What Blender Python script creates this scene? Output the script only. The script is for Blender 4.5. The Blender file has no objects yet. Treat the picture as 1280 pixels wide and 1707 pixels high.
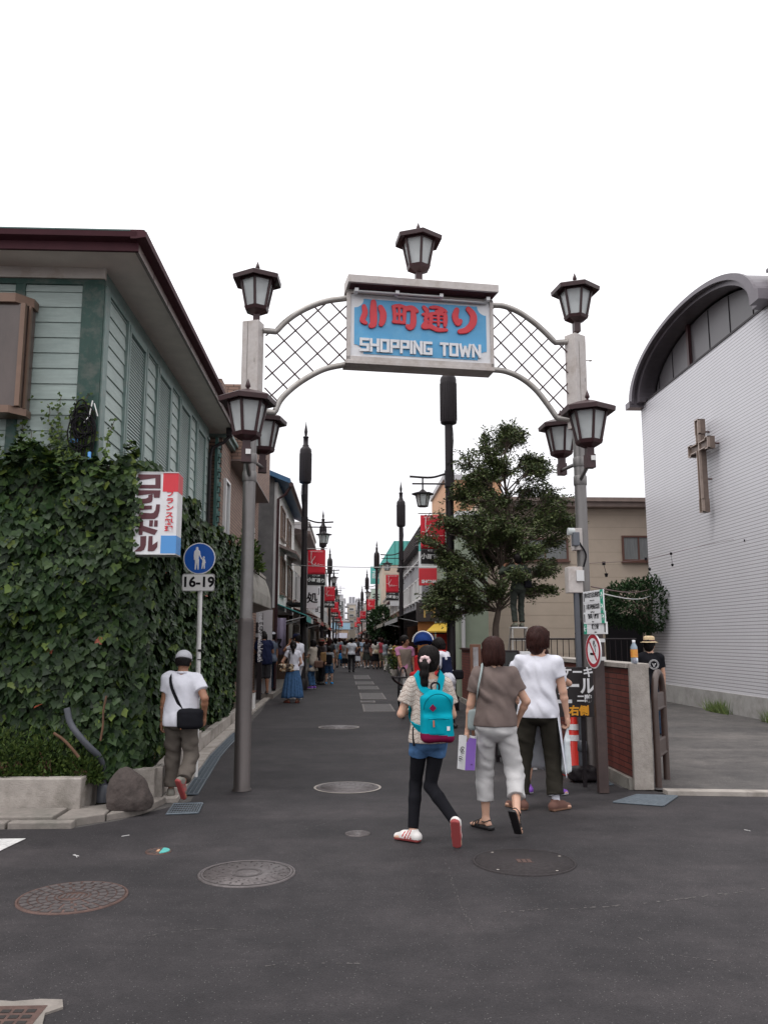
import bpy, math, random
import numpy as np
from mathutils import Vector, Matrix

# ---------------------------------------------------------------- camera, sky, sun, exposure
scene = bpy.context.scene
COL = scene.collection
FPX = 1381.0; CAM_H = 1.65
PITCH = math.atan((1066 - 853.5) / FPX)
YAW = math.atan(62 / FPX * math.cos(PITCH))
cd = bpy.data.cameras.new('camera'); cam = bpy.data.objects.new('camera', cd); COL.objects.link(cam)
cam.location = (0, 0, CAM_H)
cam.rotation_euler = (math.pi / 2 + PITCH, 0, -YAW)
cd.sensor_fit = 'VERTICAL'; cd.sensor_height = 24.0; cd.lens = 24.0 * FPX / 1707.0
cd.clip_start = 0.05; cd.clip_end = 3000
scene.camera = cam

SUN_EL = math.radians(62); SUN_AZ = math.radians(-120)      # azimuth measured from +Y towards +X
world = bpy.data.worlds.new('World'); scene.world = world; world.use_nodes = True
wn = world.node_tree; wn.nodes.clear()
def wnode(t, **k):
    n = wn.nodes.new(t)
    for a, b in k.items(): setattr(n, a, b)
    return n
sky = wnode('ShaderNodeTexSky'); sky.sky_type = 'NISHITA'; sky.sun_disc = False
sky.sun_elevation = SUN_EL; sky.sun_rotation = SUN_AZ; sky.air_density = 1.0; sky.dust_density = 4.0
hs = wnode('ShaderNodeHueSaturation'); hs.inputs['Saturation'].default_value = 0.12
sc_ = wnode('ShaderNodeVectorMath', operation='SCALE'); sc_.inputs['Scale'].default_value = 0.05
tc = wnode('ShaderNodeTexCoord'); sx = wnode('ShaderNodeSeparateXYZ')
rp = wnode('ShaderNodeValToRGB')
el = rp.color_ramp.elements
el[0].position = 0.0; el[0].color = (0.30, 0.29, 0.31, 1)
el[1].position = 1.0; el[1].color = (1.0, 0.99, 1.0, 1)
e = rp.color_ramp.elements.new(0.5); e.color = (0.52, 0.508, 0.54, 1)
e = rp.color_ramp.elements.new(0.60); e.color = (0.57, 0.565, 0.585, 1)
e = rp.color_ramp.elements.new(0.75); e.color = (0.74, 0.735, 0.75, 1)
mp = wnode('ShaderNodeMath', operation='MULTIPLY_ADD'); mp.inputs[1].default_value = 0.5; mp.inputs[2].default_value = 0.5
ov = wnode('ShaderNodeVectorMath', operation='SCALE'); ov.inputs['Scale'].default_value = 1.75
ad = wnode('ShaderNodeVectorMath', operation='ADD')
cn = wnode('ShaderNodeTexNoise'); cn.inputs['Scale'].default_value = 1.6; cn.inputs['Detail'].default_value = 4
cmul = wnode('ShaderNodeMath', operation='MULTIPLY_ADD'); cmul.inputs[1].default_value = 0.10; cmul.inputs[2].default_value = 0.95
cvs = wnode('ShaderNodeVectorMath', operation='SCALE')
bg = wnode('ShaderNodeBackground'); wo = wnode('ShaderNodeOutputWorld')
L = wn.links.new
L(tc.outputs['Generated'], sx.inputs[0]); L(sx.outputs['Z'], mp.inputs[0]); L(mp.outputs[0], rp.inputs[0])
L(sky.outputs[0], hs.inputs['Color']); L(hs.outputs[0], sc_.inputs[0])
L(rp.outputs[0], ov.inputs[0]); L(ov.outputs[0], ad.inputs[0]); L(sc_.outputs[0], ad.inputs[1])
L(tc.outputs['Generated'], cn.inputs['Vector']); L(cn.outputs['Fac'], cmul.inputs[0])
L(ad.outputs[0], cvs.inputs[0]); L(cmul.outputs[0], cvs.inputs['Scale'])
L(cvs.outputs[0], bg.inputs[0]); bg.inputs[1].default_value = 1.0; L(bg.outputs[0], wo.inputs[0])

sd = bpy.data.lights.new('sun', 'SUN'); sun = bpy.data.objects.new('sun', sd); COL.objects.link(sun)
sd.energy = 0.8; sd.angle = math.radians(14); sd.color = (1.0, 0.975, 0.95)
sun.rotation_euler = (math.pi / 2 - SUN_EL, 0, -SUN_AZ + math.pi)
_d = Vector((math.sin(SUN_AZ) * math.cos(SUN_EL), math.cos(SUN_AZ) * math.cos(SUN_EL), math.sin(SUN_EL)))
sun.rotation_euler = _d.to_track_quat('Z', 'Y').to_euler()
sun.location = _d * 60
vs = scene.view_settings; vs.view_transform = 'Standard'; vs.look = 'None'; vs.exposure = 0.0; vs.gamma = 1.0
scene.render.engine = 'CYCLES'
scene.cycles.max_bounces = 6; scene.cycles.diffuse_bounces = 3; scene.cycles.glossy_bounces = 3
scene.cycles.transmission_bounces = 4; scene.cycles.transparent_max_bounces = 8

# ---------------------------------------------------------------- survey helpers: a sight line of the photograph -> a place in metres
_F = Vector((math.sin(YAW) * math.cos(PITCH), math.cos(YAW) * math.cos(PITCH), math.sin(PITCH)))
_R = Vector((math.cos(YAW), -math.sin(YAW), 0)); _U = _R.cross(_F)
def ray(px, py): return _F + _R * ((px - 640) / FPX) + _U * ((853.5 - py) / FPX)
def G(px, py, z=0.0):
    d = ray(px, py); t = (z - CAM_H) / d.z; return Vector((d.x * t, d.y * t, z))
def V(px, py, Y):
    d = ray(px, py); t = Y / d.y; return Vector((d.x * t, Y, CAM_H + d.z * t))
def VX(px, py, X):
    d = ray(px, py); t = X / d.x; return Vector((X, d.y * t, CAM_H + d.z * t))
def onplane(px, py, o, ang):
    """(distance along, height) where the sight line meets the upright plane through o at angle ang"""
    d = ray(px, py); u = (math.cos(ang), math.sin(ang)); n = (-u[1], u[0])
    t = (o[0] * n[0] + o[1] * n[1]) / (d.x * n[0] + d.y * n[1])
    x, y = d.x * t - o[0], d.y * t - o[1]
    return (x * u[0] + y * u[1], CAM_H + d.z * t)

# ---------------------------------------------------------------- object helpers
def props(o, label=None, cat=None, group=None, kind=None):
    if label: o['label'] = label
    if cat: o['category'] = cat
    if group: o['group'] = group
    if kind: o['kind'] = kind
    return o
def thing(name, label, cat, loc=(0, 0, 0), rz=0.0, group=None):
    o = bpy.data.objects.new(name, None); COL.objects.link(o)
    o.location = loc; o.rotation_euler = (0, 0, rz); o.empty_display_size = 0.2
    return props(o, label, cat, group)
def clone(root, loc=None, rz=None, label=None, scale=None):
    r = root.copy(); COL.objects.link(r)
    if loc is not None: r.location = loc
    if rz is not None: r.rotation_euler = (0, 0, rz)
    if scale is not None: r.scale = (scale,) * 3
    if label: r['label'] = label
    for c in list(root.children):
        k = c.copy(); COL.objects.link(k); k.parent = r
        for g in list(c.children):
            q = g.copy(); COL.objects.link(q); q.parent = k
    return r

class MB:
    def __init__(s): s.v = []; s.f = []; s.m = []; s.sm = []
    def add(s, vs, fs, m=0, sm=False):
        b = len(s.v); s.v += [tuple(v) for v in vs]
        for f in fs: s.f.append(tuple(i + b for i in f)); s.m.append(m); s.sm.append(sm)
        return s
    def box(s, a, b, m=0, M=None):
        x0, y0, z0 = a; x1, y1, z1 = b
        if x0 > x1: x0, x1 = x1, x0
        if y0 > y1: y0, y1 = y1, y0
        if z0 > z1: z0, z1 = z1, z0
        vs = [(x0,y0,z0),(x1,y0,z0),(x1,y1,z0),(x0,y1,z0),(x0,y0,z1),(x1,y0,z1),(x1,y1,z1),(x0,y1,z1)]
        if M is not None: vs = [tuple(M @ Vector(v)) for v in vs]
        return s.add(vs, [(0,3,2,1),(4,5,6,7),(0,1,5,4),(1,2,6,5),(2,3,7,6),(3,0,4,7)], m)
    def cbox(s, c, d, m=0, M=None):
        return s.box([c[i] - d[i] / 2 for i in range(3)], [c[i] + d[i] / 2 for i in range(3)], m, M)
    def rod(s, a, b, r0, r1=None, n=10, m=0, sm=True, caps=True):
        r1 = r0 if r1 is None else r1
        a = Vector(a); b = Vector(b); d = (b - a)
        if d.length < 1e-9: return s
        q = d.to_track_quat('Z', 'Y'); vs = []
        for c, r in ((a, r0), (b, r1)):
            for i in range(n):
                t = 2 * math.pi * i / n; vs.append(c + q @ Vector((math.cos(t) * r, math.sin(t) * r, 0)))
        s.add(vs, [(i, (i + 1) % n, n + (i + 1) % n, n + i) for i in range(n)], m, sm)
        if caps: s.add(vs, [tuple(range(n))[::-1], tuple(range(n, 2 * n))], m, False)
        return s
    def tube(s, pts, r, n=10, m=0, caps=True):
        pts = [Vector(p) for p in pts]; k = len(pts); rs = r if isinstance(r, (list, tuple)) else [r] * k
        vs = []; up = None
        for i, p in enumerate(pts):
            t = (pts[min(i + 1, k - 1)] - pts[max(i - 1, 0)]).normalized()
            if up is None:
                up = Vector((0, 0, 1)) if abs(t.z) < .9 else Vector((1, 0, 0))
            x = up.cross(t)
            if x.length < 1e-5: x = Vector((1, 0, 0)).cross(t)
            x.normalize(); y = t.cross(x).normalized(); up = y
            for j in range(n):
                a = 2 * math.pi * j / n; vs.append(p + (x * math.cos(a) + y * math.sin(a)) * rs[i])
        fs = [(i * n + j, i * n + (j + 1) % n, (i + 1) * n + (j + 1) % n, (i + 1) * n + j) for i in range(k - 1) for j in range(n)]
        s.add(vs, fs, m, True)
        if caps: s.add(vs, [tuple(range(n))[::-1], tuple(range((k - 1) * n, k * n))], m)
        return s
    def lathe(s, prof, n=24, m=0, c=(0, 0, 0), sm=True, ph=0.0, close=True):
        vs = []
        for r, z in prof:
            for j in range(n):
                a = 2 * math.pi * j / n + ph; vs.append((c[0] + math.cos(a) * r, c[1] + math.sin(a) * r, c[2] + z))
        k = len(prof)
        s.add(vs, [(i * n + j, i * n + (j + 1) % n, (i + 1) * n + (j + 1) % n, (i + 1) * n + j) for i in range(k - 1) for j in range(n)], m, sm)
        if close: s.add(vs, [tuple(range(n))[::-1], tuple(range((k - 1) * n, k * n))], m)
        return s
    def prism(s, poly, d0, d1, axis='y', m=0, M=None):
        """polygon (a,b) extruded along axis: y -> (a,d,b), x -> (d,a,b), z -> (a,b,d)"""
        def pt(a, b, d):
            v = {'y': (a, d, b), 'x': (d, a, b), 'z': (a, b, d)}[axis]
            return tuple(M @ Vector(v)) if M is not None else v
        n = len(poly); vs = [pt(a, b, d0) for a, b in poly] + [pt(a, b, d1) for a, b in poly]
        return s.add(vs, [tuple(range(n)), tuple(range(n, 2 * n))[::-1]] + [(i, n + i, n + (i + 1) % n, (i + 1) % n) for i in range(n)], m)
    def quad(s, a, b, c, d, m=0): return s.add([a, b, c, d], [(0, 1, 2, 3)], m)
    def build(s, name, mats, parent=None, loc=None, recalc=True, bevel=0.0):
        me = bpy.data.meshes.new(name)
        off = Vector(parent.location) if (parent is not None and loc == 'world') else None
        vs = s.v
        if off is not None:
            p = parent; 
            off = parent.matrix_basis.to_translation()
            while p.parent is not None: p = p.parent; off += p.matrix_basis.to_translation()
            vs = [(v[0] - off.x, v[1] - off.y, v[2] - off.z) for v in vs]
        me.from_pydata(vs, [], s.f)
        mats = mats if isinstance(mats, (list, tuple)) else [mats]
        for q in mats: me.materials.append(q)
        me.polygons.foreach_set('material_index', s.m); me.polygons.foreach_set('use_smooth', s.sm)
        me.update()
        if recalc:
            import bmesh
            bm = bmesh.new(); bm.from_mesh(me); bmesh.ops.recalc_face_normals(bm, faces=bm.faces); bm.to_mesh(me); bm.free()
        o = bpy.data.objects.new(name, me); COL.objects.link(o)
        if parent is not None: o.parent = parent
        if bevel > 0:
            md = o.modifiers.new('bevel', 'BEVEL'); md.width = bevel; md.segments = 2; md.limit_method = 'ANGLE'
        return o
def W(mb, name, mats, parent=None, **k):            # vertices given in world metres
    return mb.build(name, mats, parent, loc='world', **k)
def npmesh(name, v, f, mats, parent=None, mi=None, smooth=False):
    """quads/tris from numpy arrays"""
    me = bpy.data.meshes.new(name); n = f.shape[1]
    me.vertices.add(len(v)); me.vertices.foreach_set('co', np.ascontiguousarray(v, dtype=np.float32).ravel())
    me.loops.add(f.size); me.polygons.add(len(f))
    me.polygons.foreach_set('loop_start', np.arange(0, f.size, n, dtype=np.int32))
    me.loops.foreach_set('vertex_index', np.ascontiguousarray(f, dtype=np.int32).ravel())
    for q in (mats if isinstance(mats, (list, tuple)) else [mats]): me.materials.append(q)
    if mi is not None: me.polygons.foreach_set('material_index', np.ascontiguousarray(mi, dtype=np.int32))
    me.polygons.foreach_set('use_smooth', np.full(len(f), smooth))
    me.update(calc_edges=True); me.validate()
    o = bpy.data.objects.new(name, me); COL.objects.link(o)
    if parent is not None: o.parent = parent
    return o
def catmull(P, n=8):
    P = [Vector(p) for p in P]; P = [P[0] * 2 - P[1]] + P + [P[-1] * 2 - P[-2]]; out = []
    for i in range(1, len(P) - 2):
        for k in range(n):
            t = k / n; a, b, c, d = P[i - 1:i + 3]
            out.append(0.5 * ((2 * b) + (c - a) * t + (2 * a - 5 * b + 4 * c - d) * t * t + (3 * b - a - 3 * c + d) * t ** 3))
    return out + [P[-2]]
_font_cache = {}
def text(s, size, mat, name='lettering', parent=None, loc=(0, 0, 0), rot=(0, 0, 0), off=0.0, ext=0.002, sx=1.0, sp=1.0, al='CENTER'):
    """writing as a real mesh; reads in local x, upright in local y"""
    cu = bpy.data.curves.new('txt', 'FONT'); cu.body = s; cu.size = size; cu.offset = off; cu.extrude = ext
    cu.align_x = al; cu.align_y = 'CENTER'; cu.space_character = sp; cu.resolution_u = 3
    t = bpy.data.objects.new('txt', cu); COL.objects.link(t)
    dg = bpy.context.evaluated_depsgraph_get(); me = bpy.data.meshes.new_from_object(t.evaluated_get(dg))
    bpy.data.objects.remove(t); bpy.data.curves.remove(cu)
    me.materials.clear(); me.materials.append(mat)
    o = bpy.data.objects.new(name, me); COL.objects.link(o)
    if parent is not None: o.parent = parent
    o.location = loc; o.rotation_euler = rot; o.scale = (sx, 1, 1)
    return o
RX90 = math.pi / 2
# ---------------------------------------------------------------- procedural materials
_mats = {}
def mat(name, col, rough=0.6, var=0.0, vscale=6.0, metal=0.0, bump=0.0, bscale=60.0, spec=0.5, col2=None, stretch=(1, 1, 1),
        sheen=0.0, dirt=None, dscale=1.5, damt=0.5, rnd=0.0, trans=0.0, alpha=1.0, emit=0.0, sss=0.0):
    """base colour with noise variation, worn patches of its own, bump, and a little difference per loose piece"""
    if name in _mats: return _mats[name]
    m = bpy.data.materials.new(name); m.use_nodes = True; nt = m.node_tree; N = nt.nodes; K = nt.links.new
    b = N['Principled BSDF']; b.inputs['Roughness'].default_value = rough; b.inputs['Metallic'].default_value = metal
    b.inputs['Specular IOR Level'].default_value = spec
    b.inputs['Base Color'].default_value = (*col, 1)
    if sheen: b.inputs['Sheen Weight'].default_value = sheen
    if trans: b.inputs['Transmission Weight'].default_value = trans
    if sss:
        b.inputs['Subsurface Weight'].default_value = sss; b.inputs['Subsurface Radius'].default_value = (.01, .004, .002)
    if alpha < 1: b.inputs['Alpha'].default_value = alpha
    if emit: b.inputs['Emission Color'].default_value = (*col, 1); b.inputs['Emission Strength'].default_value = emit
    tc = N.new('ShaderNodeTexCoord'); mp = N.new('ShaderNodeMapping'); mp.inputs['Scale'].default_value = stretch
    K(tc.outputs['Object'], mp.inputs['Vector']); out = None
    if var or col2:
        n = N.new('ShaderNodeTexNoise'); n.inputs['Scale'].default_value = vscale; n.inputs['Detail'].default_value = 6; n.inputs['Roughness'].default_value = 0.65
        K(mp.outputs[0], n.inputs['Vector']); r = N.new('ShaderNodeValToRGB'); r.color_ramp.elements[0].position = .3; r.color_ramp.elements[1].position = .7
        lo = col2 if col2 else tuple(c * (1 - var) for c in col); hi = col if col2 else tuple(min(1, c * (1 + var)) for c in col)
        r.color_ramp.elements[0].color = (*lo, 1); r.color_ramp.elements[1].color = (*hi, 1)
        K(n.outputs['Fac'], r.inputs[0]); out = r.outputs[0]
    if dirt:
        n = N.new('ShaderNodeTexNoise'); n.inputs['Scale'].default_value = dscale; n.inputs['Detail'].default_value = 8; n.inputs['Roughness'].default_value = 0.7
        K(tc.outputs['Object'], n.inputs['Vector']); r = N.new('ShaderNodeValToRGB'); r.color_ramp.elements[0].position = .48; r.color_ramp.elements[1].position = .68
        r.color_ramp.elements[1].color = (damt,) * 3 + (1,)
        K(n.outputs['Fac'], r.inputs[0]); mx = N.new('ShaderNodeMix'); mx.data_type = 'RGBA'; K(r.outputs[0], mx.inputs[0])
        if out: K(out, mx.inputs[6])
        else: mx.inputs[6].default_value = (*col, 1)
        mx.inputs[7].default_value = (*dirt, 1); out = mx.outputs[2]
    if rnd:
        g = N.new('ShaderNodeNewGeometry'); mu = N.new('ShaderNodeMath'); mu.operation = 'MULTIPLY_ADD'; mu.inputs[1].default_value = 2 * rnd; mu.inputs[2].default_value = 1 - rnd
        K(g.outputs['Random Per Island'], mu.inputs[0]); h = N.new('ShaderNodeHueSaturation'); K(mu.outputs[0], h.inputs['Value'])
        mu2 = N.new('ShaderNodeMath'); mu2.operation = 'MULTIPLY_ADD'; mu2.inputs[1].default_value = -.05 * min(1, rnd * 3); mu2.inputs[2].default_value = .5 + .025 * min(1, rnd * 3)
        K(g.outputs['Random Per Island'], mu2.inputs[0]); K(mu2.outputs[0], h.inputs['Hue'])
        if out: K(out, h.inputs['Color'])
        else: h.inputs['Color'].default_value = (*col, 1)
        out = h.outputs[0]
    if out: K(out, b.inputs['Base Color'])
    if bump:
        n = N.new('ShaderNodeTexNoise'); n.inputs['Scale'].default_value = bscale; n.inputs['Detail'].default_value = 4
        K(mp.outputs[0], n.inputs['Vector']); bp = N.new('ShaderNodeBump'); bp.inputs['Strength'].default_value = bump; bp.inputs['Distance'].default_value = 0.01
        K(n.outputs['Fac'], bp.inputs['Height']); K(bp.outputs[0], b.inputs['Normal'])
    _mats[name] = m; return m
def brickmat(name, c1, c2, mortar, bw, bh, ms, axis='x', rough=0.7, offset=0.5, bump=0.4, squash=1.0, smooth=0.1, var=.15):
    """brick or tile courses at their real size; axis = the wall's horizontal axis ('x' or 'y')"""
    m = bpy.data.materials.new(name); m.use_nodes = True; nt = m.node_tree; N = nt.nodes; K = nt.links.new
    b = N['Principled BSDF']; b.inputs['Roughness'].default_value = rough
    tc = N.new('ShaderNodeTexCoord'); sx = N.new('ShaderNodeSeparateXYZ'); cb = N.new('ShaderNodeCombineXYZ')
    K(tc.outputs['Object'], sx.inputs[0])
    if axis == 'xy':
        ad = N.new('ShaderNodeMath'); ad.operation = 'ADD'; K(sx.outputs['X'], ad.inputs[0]); K(sx.outputs['Y'], ad.inputs[1]); K(ad.outputs[0], cb.inputs['X'])
    else: K(sx.outputs[axis.upper()], cb.inputs['X'])
    K(sx.outputs['Z'], cb.inputs['Y'])
    t = N.new('ShaderNodeTexBrick'); K(cb.outputs[0], t.inputs['Vector']); t.offset = offset
    t.inputs['Scale'].default_value = 1.0; t.inputs['Mortar Size'].default_value = ms; t.inputs['Mortar Smooth'].default_value = smooth
    t.inputs['Brick Width'].default_value = bw; t.inputs['Row Height'].default_value = bh
    t.inputs['Color1'].default_value = (*c1, 1); t.inputs['Color2'].default_value = (*c2, 1); t.inputs['Mortar'].default_value = (*mortar, 1)
    n = N.new('ShaderNodeTexNoise'); n.inputs['Scale'].default_value = 1.3; n.inputs['Detail'].default_value = 7; K(tc.outputs['Object'], n.inputs['Vector'])
    mu = N.new('ShaderNodeMath'); mu.operation = 'MULTIPLY_ADD'; mu.inputs[1].default_value = 2 * var; mu.inputs[2].default_value = 1 - var; K(n.outputs['Fac'], mu.inputs[0])
    h = N.new('ShaderNodeHueSaturation'); K(t.outputs['Color'], h.inputs['Color']); K(mu.outputs[0], h.inputs['Value']); K(h.outputs[0], b.inputs['Base Color'])
    bp = N.new('ShaderNodeBump'); bp.inputs['Strength'].default_value = bump; bp.inputs['Distance'].default_value = 0.006; bp.invert = True
    K(t.outputs['Fac'], bp.inputs['Height']); K(bp.outputs[0], b.inputs['Normal'])
    return m
def asphalt(name, lo, hi, speck, sc=1.0):
    m = bpy.data.materials.new(name); m.use_nodes = True; nt = m.node_tree; N = nt.nodes; K = nt.links.new
    b = N['Principled BSDF']; b.inputs['Roughness'].default_value = 0.82; b.inputs['Specular IOR Level'].default_value = 0.35
    tc = N.new('ShaderNodeTexCoord')
    def noise(s, d=6, r=.6, st=None):
        n = N.new('ShaderNodeTexNoise'); n.inputs['Scale'].default_value = s; n.inputs['Detail'].default_value = d; n.inputs['Roughness'].default_value = r
        if st:
            q = N.new('ShaderNodeMapping'); q.inputs['Scale'].default_value = st; q.inputs['Rotation'].default_value = (0, 0, .5); K(tc.outputs['Object'], q.inputs[0]); K(q.outputs[0], n.inputs['Vector'])
        else: K(tc.outputs['Object'], n.inputs['Vector'])
        return n.outputs['Fac']
    def ramp(f, a, b_, c0, c1):
        r = N.new('ShaderNodeValToRGB'); r.color_ramp.elements[0].position = a; r.color_ramp.elements[1].position = b_
        r.color_ramp.elements[0].color = (*c0, 1); r.color_ramp.elements[1].color = (*c1, 1); K(f, r.inputs[0]); return r.outputs[0]
    def mix(f, a, b_, ty='MIX'):
        x = N.new('ShaderNodeMix'); x.data_type = 'RGBA'; x.blend_type = ty
        if isinstance(f, float): x.inputs[0].default_value = f
        else: K(f, x.inputs[0])
        K(a, x.inputs[6]); K(b_, x.inputs[7]); return x.outputs[2]
    base = ramp(noise(.55 * sc, 5, .55), .32, .72, lo, hi)
    streak = ramp(noise(.5, 6, .65, (.35, 2.2, 1)), .48, .78, (.86, .86, .86), (1.45, 1.42, 1.38))
    pat = ramp(noise(2.6, 8, .72), .34, .68, (.70, .69, .70), (1.30, 1.27, 1.24)); base = mix(1.0, base, pat, 'MULTIPLY')
    base = mix(1.0, base, streak, 'MULTIPLY')
    grain = ramp(noise(150, 2, .5), .3, .7, (.62, .62, .62), (1.38, 1.38, 1.38))
    base = mix(.8, base, grain, 'MULTIPLY')
    v = N.new('ShaderNodeTexVoronoi'); v.inputs['Scale'].default_value = 150; K(tc.outputs['Object'], v.inputs['Vector'])
    sx = N.new('ShaderNodeSeparateXYZ'); K(v.outputs['Color'], sx.inputs[0])
    near = N.new('ShaderNodeMath'); near.operation = 'LESS_THAN'; near.inputs[1].default_value = .36; K(v.outputs['Distance'], near.inputs[0])
    rare = N.new('ShaderNodeMath'); rare.operation = 'GREATER_THAN'; rare.inputs[1].default_value = .972; K(sx.outputs[0], rare.inputs[0])
    mm = N.new('ShaderNodeMath'); mm.operation = 'MULTIPLY'; K(near.outputs[0], mm.inputs[0]); K(rare.outputs[0], mm.inputs[1])
    rg = N.new('ShaderNodeRGB'); rg.outputs[0].default_value = (*speck, 1)
    base = mix(mm.outputs[0], base, rg.outputs[0])
    rare2 = N.new('ShaderNodeMath'); rare2.operation = 'LESS_THAN'; rare2.inputs[1].default_value = .05; K(sx.outputs[1], rare2.inputs[0])
    mm2 = N.new('ShaderNodeMath'); mm2.operation = 'MULTIPLY'; K(near.outputs[0], mm2.inputs[0]); K(rare2.outputs[0], mm2.inputs[1])
    dk = N.new('ShaderNodeRGB'); dk.outputs[0].default_value = (.012, .011, .012, 1)
    base = mix(mm2.outputs[0], base, dk.outputs[0])
    K(base, b.inputs['Base Color'])
    bp = N.new('ShaderNodeBump'); bp.inputs['Strength'].default_value = .55; bp.inputs['Distance'].default_value = .006; K(noise(120, 3, .6), bp.inputs['Height']); K(bp.outputs[0], b.inputs['Normal'])
    return m

M_asph = asphalt('asphalt_new', (.021, .019, .0215), (.043, .0385, .0415), (.16, .155, .15))
M_asph2 = asphalt('asphalt_old', (.075, .071, .070), (.115, .108, .104), (.42, .40, .38))
M_conc = mat('concrete', (.35, .315, .285), .85, .16, 5, bump=.5, bscale=70, dirt=(.13, .115, .095), dscale=2.2, damt=.75)
M_conc_d = mat('concrete_stained', (.25, .235, .21), .88, .2, 6, bump=.6, bscale=60, dirt=(.09, .08, .065), dscale=3, damt=.8)
M_stone = mat('slab_stone', (.22, .195, .175), .88, .18, 9, bump=.5, bscale=80, dirt=(.12, .12, .10), dscale=3, damt=.6)
M_rock = mat('rock', (.055, .042, .038), .9, .35, 9, bump=1.0, bscale=28, dirt=(.045, .036, .032), dscale=5, damt=.8)
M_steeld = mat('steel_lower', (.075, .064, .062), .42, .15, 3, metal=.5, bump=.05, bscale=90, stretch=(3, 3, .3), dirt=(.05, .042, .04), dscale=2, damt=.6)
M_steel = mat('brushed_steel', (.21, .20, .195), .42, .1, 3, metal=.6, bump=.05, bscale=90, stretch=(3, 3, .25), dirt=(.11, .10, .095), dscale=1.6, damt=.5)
M_panelp = mat('weathered_cladding', (.50, .46, .44), .55, .08, 20, bump=.12, bscale=150, dirt=(.30, .24, .2), dscale=4, damt=.6)
M_tube = mat('silver_tube', (.36, .34, .32), .42, .12, 8, metal=.5, dirt=(.28, .24, .2), dscale=6, damt=.5)
M_rodd = mat('lattice_rod', (.07, .04, .04), .5)
M_maroon = mat('maroon_paint', (.034, .009, .011), .42, .2, 12, bump=.05)
M_verd = mat('verdigris_edge', (.05, .11, .10), .5, .3, 14)
M_glassw = mat('milky_glass', (.60, .63, .63), .22, .06, 8, spec=.6, trans=.25)
M_blackp = mat('black_pole_paint', (.016, .012, .014), .5, .2, 10, bump=.04, spec=.25)
M_blackd = mat('black_matte', (.010, .009, .011), .7, spec=.15)
M_signw = mat('sign_white', (.72, .72, .74), .4, .04, 5, dirt=(.5, .48, .45), dscale=5, damt=.4)
M_signblue = mat('sign_blue', (.085, .34, .60), .45, .05, 6, dirt=(.16, .42, .62), dscale=5, damt=.5)
M_red = mat('sign_red', (.60, .03, .045), .45, .06, 8)
M_redb = mat('banner_red', (.58, .012, .03), .7, .05, 8, bump=.1, bscale=20)
M_bannerk = mat('banner_black', (.014, .011, .012), .7)
M_brown = mat('letter_brown', (.095, .022, .03), .5)
M_sblue = mat('box_blue', (.08, .28, .62), .4)
M_dkgreen = mat('dark_green_paint', (.012, .055, .042), .5, .15, 10, dirt=(.20, .17, .15), dscale=6, damt=.35, stretch=(2, 2, .4), bump=.1)
M_siding = mat('pale_green_siding', (.33, .395, .37), .6, .13, 7, stretch=(.6, .6, 5), dirt=(.24, .31, .29), dscale=3, damt=.5, bump=.18, bscale=40, rnd=.06)
M_siding2 = mat('green_trim', (.15, .215, .20), .55, .15, 10, dirt=(.30, .30, .27), dscale=7, damt=.4, bump=.1)
M_shutter = mat('shutter_paint', (.34, .41, .39), .55, .1, 10, rnd=.05)
M_soffit = mat('soffit', (.62, .55, .50), .7, .08, 4)
M_frieze = mat('frieze', (.50, .46, .42), .7, .08, 8, dirt=(.25, .17, .11), dscale=4, damt=.6)
M_fascia = mat('fascia', (.060, .018, .024), .6, .12, 6, spec=.2)
M_fascia2 = mat('fascia_bronze', (.17, .125, .115), .45, .15, 6)
M_bronze = mat('bronze_frame', (.17, .105, .075), .38, .1, 8, metal=.3)
M_glassd = mat('window_glass', (.055, .06, .065), .08, .1, 2, spec=.8)
M_glassb = mat('bay_glass', (.085, .062, .055), .15, .3, 3, spec=.6, stretch=(1, 1, .4))
M_glassc = mat('window_glass_curtain', (.20, .21, .21), .2, .2, 5, spec=.6, stretch=(8, 8, .5))
M_glassg = mat('window_glass_grey', (.10, .105, .11), .15, .1, 4, spec=.7)
M_alu = mat('aluminium', (.62, .62, .62), .4, metal=.4)
M_white = mat('white_paint', (.74, .73, .72), .55, .05, 4, dirt=(.5, .48, .45), dscale=2, damt=.4)
M_road_white = mat('road_paint', (.62, .61, .60), .75, .1, 20, bump=.3, bscale=90, dirt=(.25, .24, .24), dscale=12, damt=.8)
M_iron = mat('rusty_iron', (.105, .062, .052), .6, .3, 14, metal=.25, bump=.4, bscale=120)
M_irong = mat('grey_iron', (.115, .10, .10), .5, .3, 20, metal=.35, bump=.3, bscale=120)
M_irond = mat('iron_gap', (.02, .016, .015), .8)
M_ironsh = mat('iron_asphalt', (.034, .029, .030), .8, .3, 30, bump=.5, bscale=110, spec=.25)
M_grate = mat('galvanised_grate', (.10, .12, .14), .55, .2, 20, metal=.3)
M_pvc = mat('grey_pvc', (.075, .08, .095), .45, .1, 6)
M_green_lat = mat('lattice_green', (.035, .10, .088), .55, .2, 8)
M_soil = mat('soil', (.05, .038, .028), .95, .3, 10, bump=1, bscale=30)
M_leaf = mat('ivy_leaf', (.019, .040, .012), .5, .45, 1.1, rnd=.7, bump=.12, bscale=40, spec=.22)
M_leaf2 = mat('ivy_leaf_young', (.060, .095, .018), .5, .3, 3, rnd=.4, spec=.2)
M_leaf_red = mat('ivy_leaf_red', (.30, .07, .035), .5)
M_tleaf = mat('tree_leaf', (.072, .096, .036), .5, .3, 1.2, rnd=.5, spec=.25)
M_shrub = mat('shrub_leaf', (.045, .075, .016), .55, .35, 2.5, rnd=.45, spec=.2)
M_darkshrub = mat('dark_tree_leaf', (.020, .045, .016), .55, .35, 2.0, rnd=.4, spec=.15)
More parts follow.
